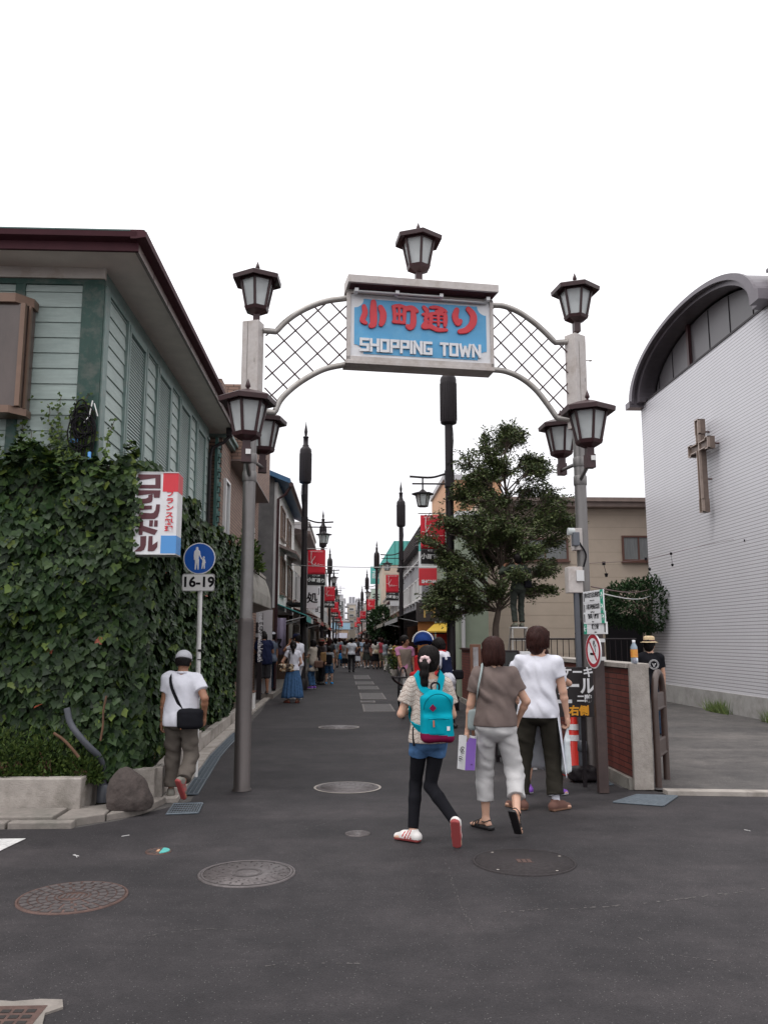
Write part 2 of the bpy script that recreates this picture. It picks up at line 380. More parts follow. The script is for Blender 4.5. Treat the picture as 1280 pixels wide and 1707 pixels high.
M_grass = mat('weed_leaf', (.12, .17, .05), .6, .3, 10, rnd=.4)
M_bark = mat('bark', (.095, .07, .055), .9, .3, 12, bump=1, bscale=25, stretch=(1, 1, .3))
M_vine = mat('vine_stem', (.11, .055, .03), .8, .3, 12)
M_tile = brickmat('church_tile', (.60, .59, .62), (.57, .56, .595), (.52, .51, .54), .05, .075, .005, 'y', .4, 0.0, .15, var=.05)
def _rows(m):
    nt = m.node_tree; N = nt.nodes; K = nt.links.new; b = N['Principled BSDF']; old = b.inputs['Base Color'].links[0].from_socket
    tc = N.new('ShaderNodeTexCoord'); s = N.new('ShaderNodeSeparateXYZ'); K(tc.outputs['Object'], s.inputs[0]); a = N.new('ShaderNodeMath'); a.operation = 'MULTIPLY'; a.inputs[1].default_value = 1 / .075; K(s.outputs['Z'], a.inputs[0])
    f = N.new('ShaderNodeMath'); f.operation = 'FRACT'; K(a.outputs[0], f.inputs[0]); l = N.new('ShaderNodeMath'); l.operation = 'LESS_THAN'; l.inputs[1].default_value = .16; K(f.outputs[0], l.inputs[0])
    x = N.new('ShaderNodeMix'); x.data_type = 'RGBA'; K(l.outputs[0], x.inputs[0]); K(old, x.inputs[6]); x.inputs[7].default_value = (.17, .16, .17, 1); K(x.outputs[2], b.inputs['Base Color'])
_rows(M_tile)
M_plinth = mat('plinth_concrete', (.33, .32, .31), .85, .15, 4, bump=.4, bscale=50, dirt=(.16, .15, .13), dscale=1.6, damt=.6)
M_zinc = mat('zinc_roof', (.13, .115, .13), .4, .1, 4, metal=.4)
M_panelg = mat('gable_panel', (.10, .093, .10), .35, .05, 3)
M_crossm = mat('cross_bronze', (.34, .27, .23), .38, .15, 8, metal=.5)
M_crossd = mat('cross_dark', (.09, .04, .035), .5)
M_bricktan = brickmat('tan_brick', (.26, .165, .125), (.21, .125, .095), (.05, .035, .03), .24, .075, .008, 'xy', .75)
M_brickred = brickmat('red_brick', (.165, .042, .030), (.12, .032, .024), (.022, .012, .01), .30, .066, .006, 'y', .6)
M_grout = mat('mortar_render', (.13, .125, .125), .9, .25, 3, bump=.3, bscale=30, dirt=(.07, .068, .07), dscale=1.2, damt=.8)
M_beige = mat('beige_siding', (.52, .43, .345), .75, .05, 3, dirt=(.45, .37, .29), dscale=1.2, damt=.4)
M_sage = mat('sage_wall', (.25, .29, .22), .8, .08, 3)
M_blueroof = mat('blue_roof', (.03, .10, .20), .5, .2, 4)
M_teal = mat('teal_roof', (.09, .40, .37), .5, .08, 3)
M_orangeb = mat('peach_wall', (.50, .28, .16), .75, .08, 3)
M_skin = mat('skin', (.56, .33, .235), .5, .06, 20, sss=.12)
M_skind = mat('skin_tanned', (.30, .145, .085), .5, .06, 20, sss=.1)
M_eye = mat('eye_dark', (.02, .012, .01), .3)
M_lip = mat('lip', (.42, .14, .12), .5)
M_hairk = mat('hair_black', (.009, .007, .007), .5, .3, 60, stretch=(1, 1, .1), bump=.5, bscale=160, spec=.12)
M_hairb = mat('hair_brown', (.030, .010, .008), .5, .35, 60, stretch=(1, 1, .1), bump=.5, bscale=160, spec=.15)
def cloth(name, col, var=.06, rough=.9, bump=.15, bscale=180): return mat(name, col, rough, var, 18, bump=bump, bscale=bscale, spec=.12)
C_white = cloth('cotton_white', (.62, .62, .68)); C_white2 = cloth('cotton_cool_white', (.66, .68, .74))
C_taupe = cloth('jersey_taupe', (.15, .115, .105)); C_ltgrey = cloth('twill_light_grey', (.46, .45, .45))
C_olive = cloth('twill_dark_olive', (.026, .023, .018)); C_khaki = cloth('twill_khaki_grey', (.105, .09, .078))
C_black = cloth('knit_black', (.010, .010, .013)); C_navy = cloth('jersey_navy', (.012, .016, .045))
C_denim = cloth('denim_blue', (.055, .12, .24), .3); C_denimd = cloth('denim_dark', (.02, .035, .06), .3)
C_teal = cloth('nylon_teal', (.0, .26, .34), .04); C_teald = cloth('nylon_teal_dark', (.0, .13, .17)); C_magenta = cloth('suede_magenta', (.17, .008, .045))
C_beige = cloth('linen_beige', (.40, .35, .30), .15); C_grey = cloth('cotton_grey', (.25, .26, .28)); C_pink = cloth('jersey_pink', (.42, .18, .30))
C_apron = cloth('apron_taupe', (.21, .165, .14)); C_red = cloth('cotton_red', (.42, .025, .03)); C_blue = cloth('nylon_blue', (.02, .25, .6))
C_lime = cloth('cotton_lime', (.26, .32, .03)); C_purple = mat('paper_purple', (.26, .13, .52), .5); C_bluehood = cloth('canvas_blue', (.012, .035, .15))
C_straw = mat('straw', (.55, .42, .25), .8, .2, 60, bump=.4, bscale=120); C_capgrey = cloth('cap_grey', (.42, .42, .45)); C_ochre = cloth('bag_ochre', (.25, .15, .07))
S_white = mat('shoe_white', (.68, .65, .63), .5); S_red = mat('shoe_red', (.45, .035, .04), .5); S_sole = mat('shoe_sole_red', (.30, .05, .05), .7)
S_black = mat('shoe_black', (.012, .011, .012), .4); S_brown = mat('shoe_suede_brown', (.13, .06, .045), .85); S_gum = mat('shoe_gum', (.26, .14, .09), .7)
S_purple = mat('shoe_purple', (.20, .07, .42), .5); S_rubber = mat('shoe_rubber_white', (.6, .6, .62), .6)
def lacemat():
    """cream open lace: rows of scallops with small holes"""
    m = bpy.data.materials.new('lace_cream'); m.use_nodes = True; nt = m.node_tree; N = nt.nodes; K = nt.links.new
    b = N['Principled BSDF']; b.inputs['Roughness'].default_value = .9
    tc = N.new('ShaderNodeTexCoord'); sx = N.new('ShaderNodeSeparateXYZ'); K(tc.outputs['Object'], sx.inputs[0])
    def ma(op, a, b_=None, c=None):
        n = N.new('ShaderNodeMath'); n.operation = op
        for i, q in enumerate((a, b_, c)):
            if q is None: continue
            if isinstance(q, (int, float)): n.inputs[i].default_value = q
            else: K(q, n.inputs[i])
        return n.outputs[0]
    arc = ma('ABSOLUTE', ma('SINE', ma('MULTIPLY', sx.outputs[0], 38.)))
    ph = ma('MULTIPLY_ADD', sx.outputs[2], 26., ma('MULTIPLY', arc, .55))
    row = ma('FRACT', ph); dark = ma('LESS_THAN', row, .22)
    n = N.new('ShaderNodeTexVoronoi'); n.inputs['Scale'].default_value = 110; K(tc.outputs['Object'], n.inputs['Vector'])
    hole = ma('GREATER_THAN', n.outputs['Distance'], .36); d = ma('MAXIMUM', ma('MULTIPLY', dark, .85), ma('MULTIPLY', hole, .6))
    mx = N.new('ShaderNodeMix'); mx.data_type = 'RGBA'; K(d, mx.inputs[0]); mx.inputs[6].default_value = (.66, .60, .54, 1); mx.inputs[7].default_value = (.24, .18, .15, 1)
    K(mx.outputs[2], b.inputs['Base Color']); return m
C_lace = lacemat()
def camomat():
    m = bpy.data.materials.new('patchwork_bag'); m.use_nodes = True; nt = m.node_tree; N = nt.nodes; K = nt.links.new
    b = N['Principled BSDF']; b.inputs['Roughness'].default_value = .8; tc = N.new('ShaderNodeTexCoord')
    v = N.new('ShaderNodeTexVoronoi'); v.inputs['Scale'].default_value = 16; K(tc.outputs['Object'], v.inputs['Vector']); sx = N.new('ShaderNodeSeparateXYZ'); K(v.outputs['Color'], sx.inputs[0])
    r = N.new('ShaderNodeValToRGB'); r.color_ramp.interpolation = 'CONSTANT'
    r.color_ramp.elements[0].color = (.04, .025, .018, 1); r.color_ramp.elements[1].position = .35; r.color_ramp.elements[1].color = (.45, .36, .24, 1)
    for p, c in ((.6, (.22, .12, .06, 1)), (.8, (.6, .52, .42, 1))):
        q = r.color_ramp.elements.new(p); q.color = c
    K(sx.outputs[0], r.inputs[0]); K(r.outputs[0], b.inputs['Base Color']); return m
C_camo = camomat()
# ---------------------------------------------------------------- smooth solid modelling (bodies, clothes, bags)
class SDF:
    """rounded shapes blended into one continuous skin, meshed with surface nets"""
    def __init__(s, vox=.01, k=.02): s.p = []; s.cuts = []; s.vox = vox; s.k = k; s.disp = None
    def cone(s, a, b, ra, rb=None, k=None, clip=None, op='u'):
        s.p.append(('c', np.array(a, float), np.array(b, float), float(ra), float(ra if rb is None else rb), s.k if k is None else k, clip, op)); return s
    def chain(s, pts, rs, k=None):
        for i in range(len(pts) - 1): s.cone(pts[i], pts[i + 1], rs[i], rs[i + 1], k)
        return s
    def ell(s, c, r, R=None, k=None, op='u'):
        s.p.append(('e', np.array(c, float), np.array(r, float), None if R is None else np.array(R), 0, s.k if k is None else k, None, op)); return s
    def bx(s, c, h, r, R=None, k=None, op='u'):
        s.p.append(('b', np.array(c, float), np.array(h, float), None if R is None else np.array(R), float(r), s.k if k is None else k, None, op)); return s
    def cut(s, p, n):          # keep the side n points away from
        s.cuts.append((np.array(p, float), np.array(n, float) / np.linalg.norm(n))); return s
    def field(s):
        h = s.vox; lo = np.full(3, 1e9); hi = -lo
        for q in s.p:
            if q[7] == 's': continue
            if q[0] == 'c': r = max(q[3], q[4]); a = np.minimum(q[1], q[2]) - r; b = np.maximum(q[1], q[2]) + r
            elif q[0] == 'e': r = q[2].max() if q[3] is not None else q[2]; a = q[1] - r; b = q[1] + r
            else: r = np.linalg.norm(q[2]) + q[4] if q[3] is not None else q[2] + q[4]; a = q[1] - r; b = q[1] + r
            lo = np.minimum(lo, a); hi = np.maximum(hi, b)
        lo -= 3 * h + .012; hi += 3 * h + .012
        n = np.ceil((hi - lo) / h).astype(int) + 1
        F = np.full(n, .3, np.float32)
        ax = [(lo[i] + h * np.arange(n[i])).astype(np.float32) for i in range(3)]
        for q in s.p:
            k = max(q[5], 1e-4); mg = k + 2.5 * h + .015
            if q[0] == 'c': r = max(q[3], q[4]); a = np.minimum(q[1], q[2]) - r; b = np.maximum(q[1], q[2]) + r
            elif q[0] == 'e': r = q[2].max() if q[3] is not None else q[2]; a = q[1] - r; b = q[1] + r
            else: r = np.linalg.norm(q[2]) + q[4] if q[3] is not None else q[2] + q[4]; a = q[1] - r; b = q[1] + r
            i0 = np.clip(np.floor((a - mg - lo) / h).astype(int), 0, n); i1 = np.clip(np.ceil((b + mg - lo) / h).astype(int) + 1, 0, n)
            sl = tuple(slice(i0[i], i1[i]) for i in range(3))
            if min(i1 - i0) <= 0: continue
            X = ax[0][sl[0]][:, None, None]; Y = ax[1][sl[1]][None, :, None]; Z = ax[2][sl[2]][None, None, :]
            if q[0] == 'c':
                A, B = q[1], q[2]; d = B - A; L2 = max(float(d @ d), 1e-9)
                t = np.clip(((X - A[0]) * d[0] + (Y - A[1]) * d[1] + (Z - A[2]) * d[2]) / L2, 0, 1)
                D = np.sqrt((X - A[0] - t * d[0]) ** 2 + (Y - A[1] - t * d[1]) ** 2 + (Z - A[2] - t * d[2]) ** 2) - (q[3] + t * (q[4] - q[3]))
                if q[6] is not None:
                    cp, cn = q[6]; D = np.maximum(D, (X - cp[0]) * cn[0] + (Y - cp[1]) * cn[1] + (Z - cp[2]) * cn[2])
            else:
                x, y, z = X - q[1][0], Y - q[1][1], Z - q[1][2]
                if q[3] is not None:
                    R = q[3].T; x, y, z = (R[0, 0] * x + R[0, 1] * y + R[0, 2] * z, R[1, 0] * x + R[1, 1] * y + R[1, 2] * z, R[2, 0] * x + R[2, 1] * y + R[2, 2] * z)
                if q[0] == 'e':
                    rx, ry, rz = q[2]; k0 = np.sqrt((x / rx) ** 2 + (y / ry) ** 2 + (z / rz) ** 2); k1 = np.sqrt((x / rx ** 2) ** 2 + (y / ry ** 2) ** 2 + (z / rz ** 2) ** 2)
                    D = k0 * (k0 - 1) / np.maximum(k1, 1e-6)
                else:
                    hx, hy, hz = q[2]; a_, b_, c_ = np.abs(x) - hx, np.abs(y) - hy, np.abs(z) - hz
                    D = np.sqrt(np.maximum(a_, 0) ** 2 + np.maximum(b_, 0) ** 2 + np.maximum(c_, 0) ** 2) + np.minimum(np.maximum(a_, np.maximum(b_, c_)), 0) - q[4]
            D = D.astype(np.float32); E_ = F[sl]
            if q[7] == 's':
                D = -D; hh = np.maximum(k - np.abs(E_ - D), 0) / k; F[sl] = np.maximum(E_, D) + hh * hh * k * .25
            else:
                hh = np.maximum(k - np.abs(E_ - D), 0) / k; F[sl] = np.minimum(E_, D) - hh * hh * k * .25
        X = ax[0][:, None, None]; Y = ax[1][None, :, None]; Z = ax[2][None, None, :]
        if s.disp: F = F + s.disp(X, Y, Z).astype(np.float32)
        for p, nn in s.cuts: F = np.maximum(F, ((X - p[0]) * nn[0] + (Y - p[1]) * nn[1] + (Z - p[2]) * nn[2]).astype(np.float32))
        return F, lo
    def build(s, name, mats, parent=None, paint=None, twist=None):
        F, lo = s.field(); v, f = surfnet(F, lo, s.vox)
        if len(f) == 0: return None
        mi = None
        if paint:
            c = v[f].mean(1); mi = np.zeros(len(f), int)
            for fn, i in paint: mi[fn(c[:, 0], c[:, 1], c[:, 2])] = i
        return npmesh(name, v, f, mats, parent, mi, True)
def surfnet(F, lo, h):
    S = F < 0
    c = [S[i:i + S.shape[0] - 1 or None, j:j + S.shape[1] - 1 or None, k:k + S.shape[2] - 1 or None] for i in (0, 1) for j in (0, 1) for k in (0, 1)]
    c = [S[i:S.shape[0] - 1 + i, j:S.shape[1] - 1 + j, k:S.shape[2] - 1 + k] for i in (0, 1) for j in (0, 1) for k in (0, 1)]
    cnt = sum(q.astype(np.int8) for q in c); mixed = (cnt > 0) & (cnt < 8)
    idx = np.argwhere(mixed)
    if len(idx) == 0: return np.zeros((0, 3)), np.zeros((0, 4), int)
    ids = np.full(mixed.shape, -1, np.int64); ids[mixed] = np.arange(len(idx))
    offs = [(i, j, k) for i in (0, 1) for j in (0, 1) for k in (0, 1)]
    val = np.stack([F[idx[:, 0] + o[0], idx[:, 1] + o[1], idx[:, 2] + o[2]] for o in offs], 1)
    acc = np.zeros((len(idx), 3)); n = np.zeros(len(idx))
    for a in range(8):
        for b in range(a + 1, 8):
            da = np.array(offs[b]) - np.array(offs[a])
            if np.abs(da).sum() != 1: continue
            va, vb = val[:, a], val[:, b]; m = (va < 0) != (vb < 0)
            t = np.where(m, va / np.where(m, va - vb, 1), 0)
            acc += np.where(m[:, None], np.array(offs[a]) + t[:, None] * da, 0); n += m
    v = (idx + acc / n[:, None]) * h + lo
    fs = []
    for axis in range(3):
        s0 = [slice(None)] * 3; s1 = [slice(None)] * 3; s0[axis] = slice(0, -1); s1[axis] = slice(1, None)
        A = S[tuple(s0)]; B = S[tuple(s1)]; e = np.argwhere(A != B)
        o1, o2 = [i for i in range(3) if i != axis]
        ok = (e[:, o1] > 0) & (e[:, o2] > 0) & (e[:, o1] < S.shape[o1] - 1) & (e[:, o2] < S.shape[o2] - 1); e = e[ok]
        if len(e) == 0: continue
        q = []
        for d1, d2 in ((-1, -1), (0, -1), (0, 0), (-1, 0)):
            w = e.copy(); w[:, o1] += d1; w[:, o2] += d2; q.append(ids[w[:, 0], w[:, 1], w[:, 2]])
        q = np.stack(q, 1); fl = A[e[:, 0], e[:, 1], e[:, 2]]
        if axis == 1: fl = ~fl
        q[~fl] = q[~fl][:, ::-1]; fs.append(q)
    f = np.concatenate(fs); f = f[(f >= 0).all(1)]
    return v, f
def folds(seed, amp, freq=(14, 14, 9), n=5):
    r = np.random.RandomState(seed); K_ = [(r.randn(3) * np.array(freq), r.rand() * 6.28) for _ in range(n)]
    def fn(X, Y, Z):
        d = 0
        for k, p in K_: d = d + np.sin(X * k[0] + Y * k[1] + Z * k[2] + p + 1.3 * np.sin(X * k[1] * .7 - Z * k[0] * .6))
        d = d / n; v = 1 - 2.4 * np.abs(d) + .35 * np.sin(X * freq[0] * 3.1 + Z * freq[2] * 2.3 + 3 * d); return amp * 1.5 * np.minimum(v, .35 + .25 * v)
    return fn
def locks(P, kind, m, seed):
    rn = random.Random(seed); mb = MB(); low = dict(bob=-.10, pony=-.02, thick=-.07, short=-.06).get(kind, -.1)
    for i in range(300):
        a = rn.uniform(0, 2 * math.pi); fr = math.sin(a) > .35; z0 = rn.uniform(.2, 1.0); e = rn.uniform(.6, 1.0); zl = (.05 if fr else low) * 1.0 + rn.uniform(-.02, .02); pts = []; ph0 = rn.uniform(.1, .9); n = 7; tw = rn.uniform(-.25, .25)
        for j in range(n):
            f = j / (n - 1); z = .142 * math.cos(ph0 + (1.45 - ph0) * f) + (.0 if f < .5 else (zl) * (f - .5) * 2); r = math.sin(min(1.5, ph0 + (1.5 - ph0) * min(1, f * 1.3))); b = .018 if kind == 'thick' else 0
            aa = a + tw * f; pts.append(P.hp(math.cos(aa) * (.088 + b * .5) * r * (1.02 + .02 * e), -.018 + math.sin(aa) * (.108 + b * .3) * r * (1.02 + .02 * e), z))
        mb.tube(pts, [.0075 * P.k, .0085 * P.k, .008 * P.k, .0075 * P.k, .006 * P.k, .0045 * P.k, .001], 4, caps=False)
    o = mb.build('hair_locks', m, P.root, recalc=False)
def strands(seed, amp):
    def fn(X, Y, Z):
        a = np.arctan2(X, Y + .01); return amp * (np.sin(a * 34 + Z * 22 + seed) * .5 + np.sin(a * 71 - Z * 15 + seed * 2) * .3 + np.sin(a * 13 + Z * 40 + np.sin(a * 9)) * .5)
    return fn

# ---------------------------------------------------------------- people
def ik(a, c, l1, l2, pole):
    a, c, pole = map(lambda q: np.array(q, float), (a, c, pole)); d = c - a; D = np.linalg.norm(d)
    if D > (l1 + l2) * .998: c = a + d / D * (l1 + l2) * .998; d = c - a; D = np.linalg.norm(d)
    u = d / D; x = (l1 * l1 - l2 * l2 + D * D) / (2 * D); h = math.sqrt(max(l1 * l1 - x * x, 0))
    p = pole - u * (pole @ u); p = p / (np.linalg.norm(p) + 1e-9)
    return a + u * x + p * h, c
def nrm(v): v = np.array(v, float); return v / (np.linalg.norm(v) + 1e-9)
def rot(yaw=0, pitch=0, roll=0):
    return np.array(Matrix.Rotation(math.radians(-yaw), 3, 'Z') @ Matrix.Rotation(math.radians(-pitch), 3, 'X') @ Matrix.Rotation(math.radians(roll), 3, 'Y'))

class Person:
    def __init__(s, label, loc, H=1.7, face=0, vox=.01, female=False, bulk=1.0, hip=(0, 0), lean=(0, 0), drop=0.0, shift=(0, 0),
                 fL=(-.10, 0, .085), fR=(.10, 0, .085), pL=0, pR=0, yL=-8, yR=8, hL=None, hR=None, poL=(-.5, -1, -.2), poR=(.5, -1, -.2),
                 kL=(-.1, 1, 0), kR=(.1, 1, 0), yaw=0, pitch=0, roll=0, skin=None, curl=28, group=None, z=0.0, palm=None, dL=None, dR=None):
        s.root = thing('person', label, 'person', (loc[0], loc[1], z), math.radians(-face), group)
        s.k = H / 1.7; k = s.k; s.vox = vox; s.female = female; s.skin = skin or M_skin; s.bulk = bulk
        A = lambda *q: np.array(q, float) * k
        s.A = A; sw = .150 if female else .172
        lx, ly = lean; s.lean = lean
        s.sp = lambda z: np.array([hip[0] + shift[0] * (z - .93) / .5 + lx * (z - .93) / .5, hip[1] + ly * (z - .93) / .5, z - drop]) * k   # spine point at height z
        hx = .085 if female else .09
        s.hipL = s.sp(.90) + A(-hx, 0, 0); s.hipR = s.sp(.90) + A(hx, 0, 0)
        s.shL = s.sp(1.385) + A(-sw, 0, 0); s.shR = s.sp(1.385) + A(sw, 0, 0)
        s.anL, s.anR = A(*fL), A(*fR)
        s.knL, s.anL = ik(s.hipL, s.anL, .42 * k, .41 * k, kL); s.knR, s.anR = ik(s.hipR, s.anR, .42 * k, .41 * k, kR)
        hL = hL or (-sw - .07 + hip[0] + lx, .05 + ly, .84); hR = hR or (sw + .07 + hip[0] + lx, .05 + ly, .84)
        s.elL, s.wrL = ik(s.shL, A(*hL), .28 * k, .245 * k, poL); s.elR, s.wrR = ik(s.shR, A(*hR), .28 * k, .245 * k, poR)
        s.foot = {}
        for n, an, p, y in (('L', s.anL, pL, yL), ('R', s.anR, pR, yR)):
            R = rot(y, p); s.foot[n] = (an, R @ np.array([0, 1, 0]), R @ np.array([0, 0, 1]), R)
        s.HR = rot(yaw, pitch, roll); s.neck = s.sp(1.44); s.hc = s.sp(1.49) + s.HR @ A(0, .012, .10 if H > 1.4 else .11)
        s.curl = curl; s.palm = palm or {}; s.dirs = {'L': dL, 'R': dR}
        s.body()
    def AH(s, *q): return np.array(q, float) * s.k * 1.08
    def hp(s, x, y, z): return s.hc + s.HR @ (np.array([x, y, z]) * s.k * 1.08)
    def hand(s, q, n):
        k = s.k; W, E_ = (s.wrL, s.elL) if n == 'L' else (s.wrR, s.elR); sg = -1 if n == 'L' else 1
        d = nrm(s.dirs[n]) if s.dirs[n] is not None else nrm(nrm(W - E_) + np.array([0, .05, -.25]))
        pn = nrm(s.palm.get(n, (-sg, .1, 0))); pn = nrm(pn - d * (pn @ d)); l = np.cross(d, pn); 
        if l[1] < 0: l = -l                                       # thumb side points forward
        fr = max(.0082 * k, s.vox * .72)
        q.cone(W, W + d * .05 * k, .022 * k, .026 * k, .015)
        for o in (-.024, -.008, .008, .024): q.cone(W + d * .03 * k + l * o * k * .8, W + d * .088 * k + l * o * k * 1.05, .0165 * k, .0135 * k, .012)
        for o, ln in ((-.032, .062), (-.011, .074), (.011, .080), (.032, .070)):
            p = W + d * .088 * k + l * o * k * 1.0; a = 0; r = fr * 1.08
            for j, seg in enumerate((.45, .32, .23)):
                a += math.radians(s.curl * (1, 1.1, .8)[j] + abs(o) * 120); dd = d * math.cos(a) + pn * math.sin(a) + l * o * 1.5
                p2 = p + dd * ln * seg * k * 1.05; q.cone(p, p2, r, r * .93, .004); p = p2; r *= .93
        t0 = W + d * .03 * k + l * .022 * k; t1 = t0 + (d * .55 + l * .65 + pn * .35) * .045 * k; t2 = t1 + (d * .85 + l * .2 + pn * .5) * .032 * k
        q.cone(t0, t1, .0125 * k, fr * 1.2, .008); q.cone(t1, t2, fr * 1.2, fr, .004)
    def torso(s, q, g=0.0, zlo=.80, hipg=0.0):
        A = s.A; f = s.female; b = s.bulk; k = s.k; G_ = g
        def E_(z, rx, ry, rz, dy=0): q.ell(s.sp(z) + A(0, dy, 0), np.array([rx * b * k + G_, ry * b * k + G_, rz * k + G_]), None, .05 * k)
        E_(.92, .160 if f else .152, .112, .13, -.01); E_(.90, .11, .10, .10, -.035)
        E_(1.07, .122 if f else .140, .092, .16, 0); E_(1.25, .150 if f else .168, .105, .17, .0)
        E_(1.33, .140 if f else .162, .088, .10, -.01)
        if f: E_(1.245, .125, .06, .07, .07)
        q.cone(s.sp(1.385) + A(-.13, 0, 0), s.sp(1.385) + A(.13, 0, 0), .052 * k + G_, None, .04)
        for sh in (s.shL, s.shR): q.cone(s.sp(1.44), sh + A(0, 0, .005), .045 * k + G_ * .7, .048 * k + G_ * .7, .03)
    def body(s):
        k = s.k; A = s.A; q = SDF(s.vox, .02 * k); b = s.bulk ** .6; fm = .9 if s.female else 1.0
        s.torso(q)
        for sh, el_, wr in ((s.shL, s.elL, s.wrL), (s.shR, s.elR, s.wrR)):
            q.ell(sh, A(.055, .055, .06), None, .03)
            q.cone(sh, el_, .047 * k * b * fm, .036 * k * b * fm); q.cone(sh * .55 + el_ * .45, el_, .043 * k * b * fm, .036 * k * b * fm)
            m = el_ * .72 + wr * .28; q.cone(el_, m, .037 * k * b * fm, .038 * k * b * fm, .015); q.cone(m, wr, .037 * k * b * fm, .023 * k * fm, .015)
        s.calf = {}
        for n, hp_, kn in (('L', s.hipL, s.knL), ('R', s.hipR, s.knR)):
            an, t, u, R = s.foot[n]
            q.cone(hp_, kn, .082 * k * b, .052 * k * b, .03); m = kn * .68 + an * .32; bk = nrm(np.cross(np.cross(an - kn, [0, 1, 0]), an - kn)) * -.012 * k
            q.cone(kn, m + bk, .049 * k * b, .050 * k * b, .02); q.cone(m + bk, an, .049 * k * b, .031 * k, .02); s.calf[n] = m + bk
            heel = an - u * .045 * k - t * .035 * k; ball = an - u * .058 * k + t * .12 * k
            q.cone(an, heel, .032 * k, .030 * k); q.cone(an - u * .015 * k, ball, .032 * k, .022 * k)
            l = np.cross(t, u)
            for o in (-.026, .0, .026): q.cone(ball + l * o * k, ball + l * o * k * 1.15 + t * (.052 - abs(o) * .3) * k - u * .004 * k, .017 * k, .0125 * k, .01)
        q.cone(s.sp(1.40), s.hc + s.HR @ A(0, -.02, -.06), .056 * k * (.88 if s.female else 1), .05 * k * (.86 if s.female else 1), .03)
        H_ = s.HR; P_ = s.hp
        q.ell(P_(0, -.008, .02), s.AH(.074, .094, .098), H_, .02); q.ell(P_(0, .028, -.045), s.AH(.052, .062, .066), H_, .03)
        q.ell(P_(0, .062, -.088), s.AH(.022, .018, .018), H_, .02)                         # chin
        q.ell(P_(0, .070, -.002), s.AH(.058, .022, .012), H_, .012)                        # brow
        q.cone(P_(0, .086, .0), P_(0, .104, -.034), .007 * k, .0125 * k, .01)           # nose
        q.ell(P_(.030, .094, -.012), s.AH(.017, .013, .011), H_, .006, 's'); q.ell(P_(-.030, .094, -.012), s.AH(.017, .013, .011), H_, .006, 's')
        q.ell(P_(.028, .074, -.013), s.AH(.012, .010, .008), H_, .004); q.ell(P_(-.028, .074, -.013), s.AH(.012, .010, .008), H_, .004)
        q.ell(P_(0, .086, -.062), s.AH(.022, .008, .006), H_, .005)
        for sg in (-1, 1): q.ell(P_(.078 * sg, -.008, -.012), s.AH(.010, .020, .032), H_, .006); q.ell(P_(.087 * sg, -.002, -.008), s.AH(.006, .010, .018), H_, .004, 's')
        s.hand(q, 'L'); s.hand(q, 'R')
        def near(c, r): return lambda x, y, z: (x - c[0]) ** 2 + (y - c[1]) ** 2 + (z - c[2]) ** 2 < (r * k) ** 2
        s.q = q
        q.build('body', [s.skin, M_eye, M_lip], s.root, [(near(P_(.029, .086, -.013), .0105), 1), (near(P_(-.029, .086, -.013), .0105), 1), (near(P_(0, .094, -.062), .016), 2)])
    # -------- clothes
    def sleeve(s, q, sh, el_, wr, ln, r0, r1):
        """ln < 1: share of the upper arm; > 1 goes on down the forearm"""
        k = s.k
        if ln <= 1:
            e = sh + (el_ - sh) * (ln + .25); d = nrm(el_ - sh); p = sh + (el_ - sh) * ln; q.cone(sh, e, r0 * k, r1 * k, .03, (p, d))
        else:
            q.cone(sh, el_, r0 * k, r1 * k, .03); d = nrm(wr - el_); f = ln - 1; q.cone(el_, el_ + (wr - el_) * (f + .2), r1 * k, r1 * .85 * k, .02, (el_ + (wr - el_) * f, d))
    def top(s, m, sl=.55, hem=.82, g=.020, r0=.068, r1=.066, seed=1, amp=.007, neck=.072, name='shirt', drape=0.0, vneck=0, flare=0.0, tail=0.0):
        k = s.k; q = SDF(s.vox, .03 * k); s.torso(q, g * k)
        b = s.bulk
        if drape: q.ell(s.sp(1.0), s.A((.165 + drape) * b, (.12 + drape * .8) * b, .26), None, .08 * k)
        q.ell(s.sp(hem + .02), s.A((.158 + flare) * b + g, (.118 + flare * .7) * b + g, .16), None, .06 * k)
        for a in ((s.shL, s.elL, s.wrL), (s.shR, s.elR, s.wrR)): s.sleeve(q, *a, sl, r0, r1)
        q.disp = folds(seed, amp * k)
        q.cut(s.sp(hem), (0, tail, -1)); c = s.sp(1.475) + s.A(0, .022, .0)
        q.ell(c, s.A(neck, neck * 1.02, .06), None, .006, 's')
        if vneck: q.ell(c + s.A(0, .07, -.06), s.A(.035, .06, .09), None, .01, 's')
        q.build(name, m, s.root); return s
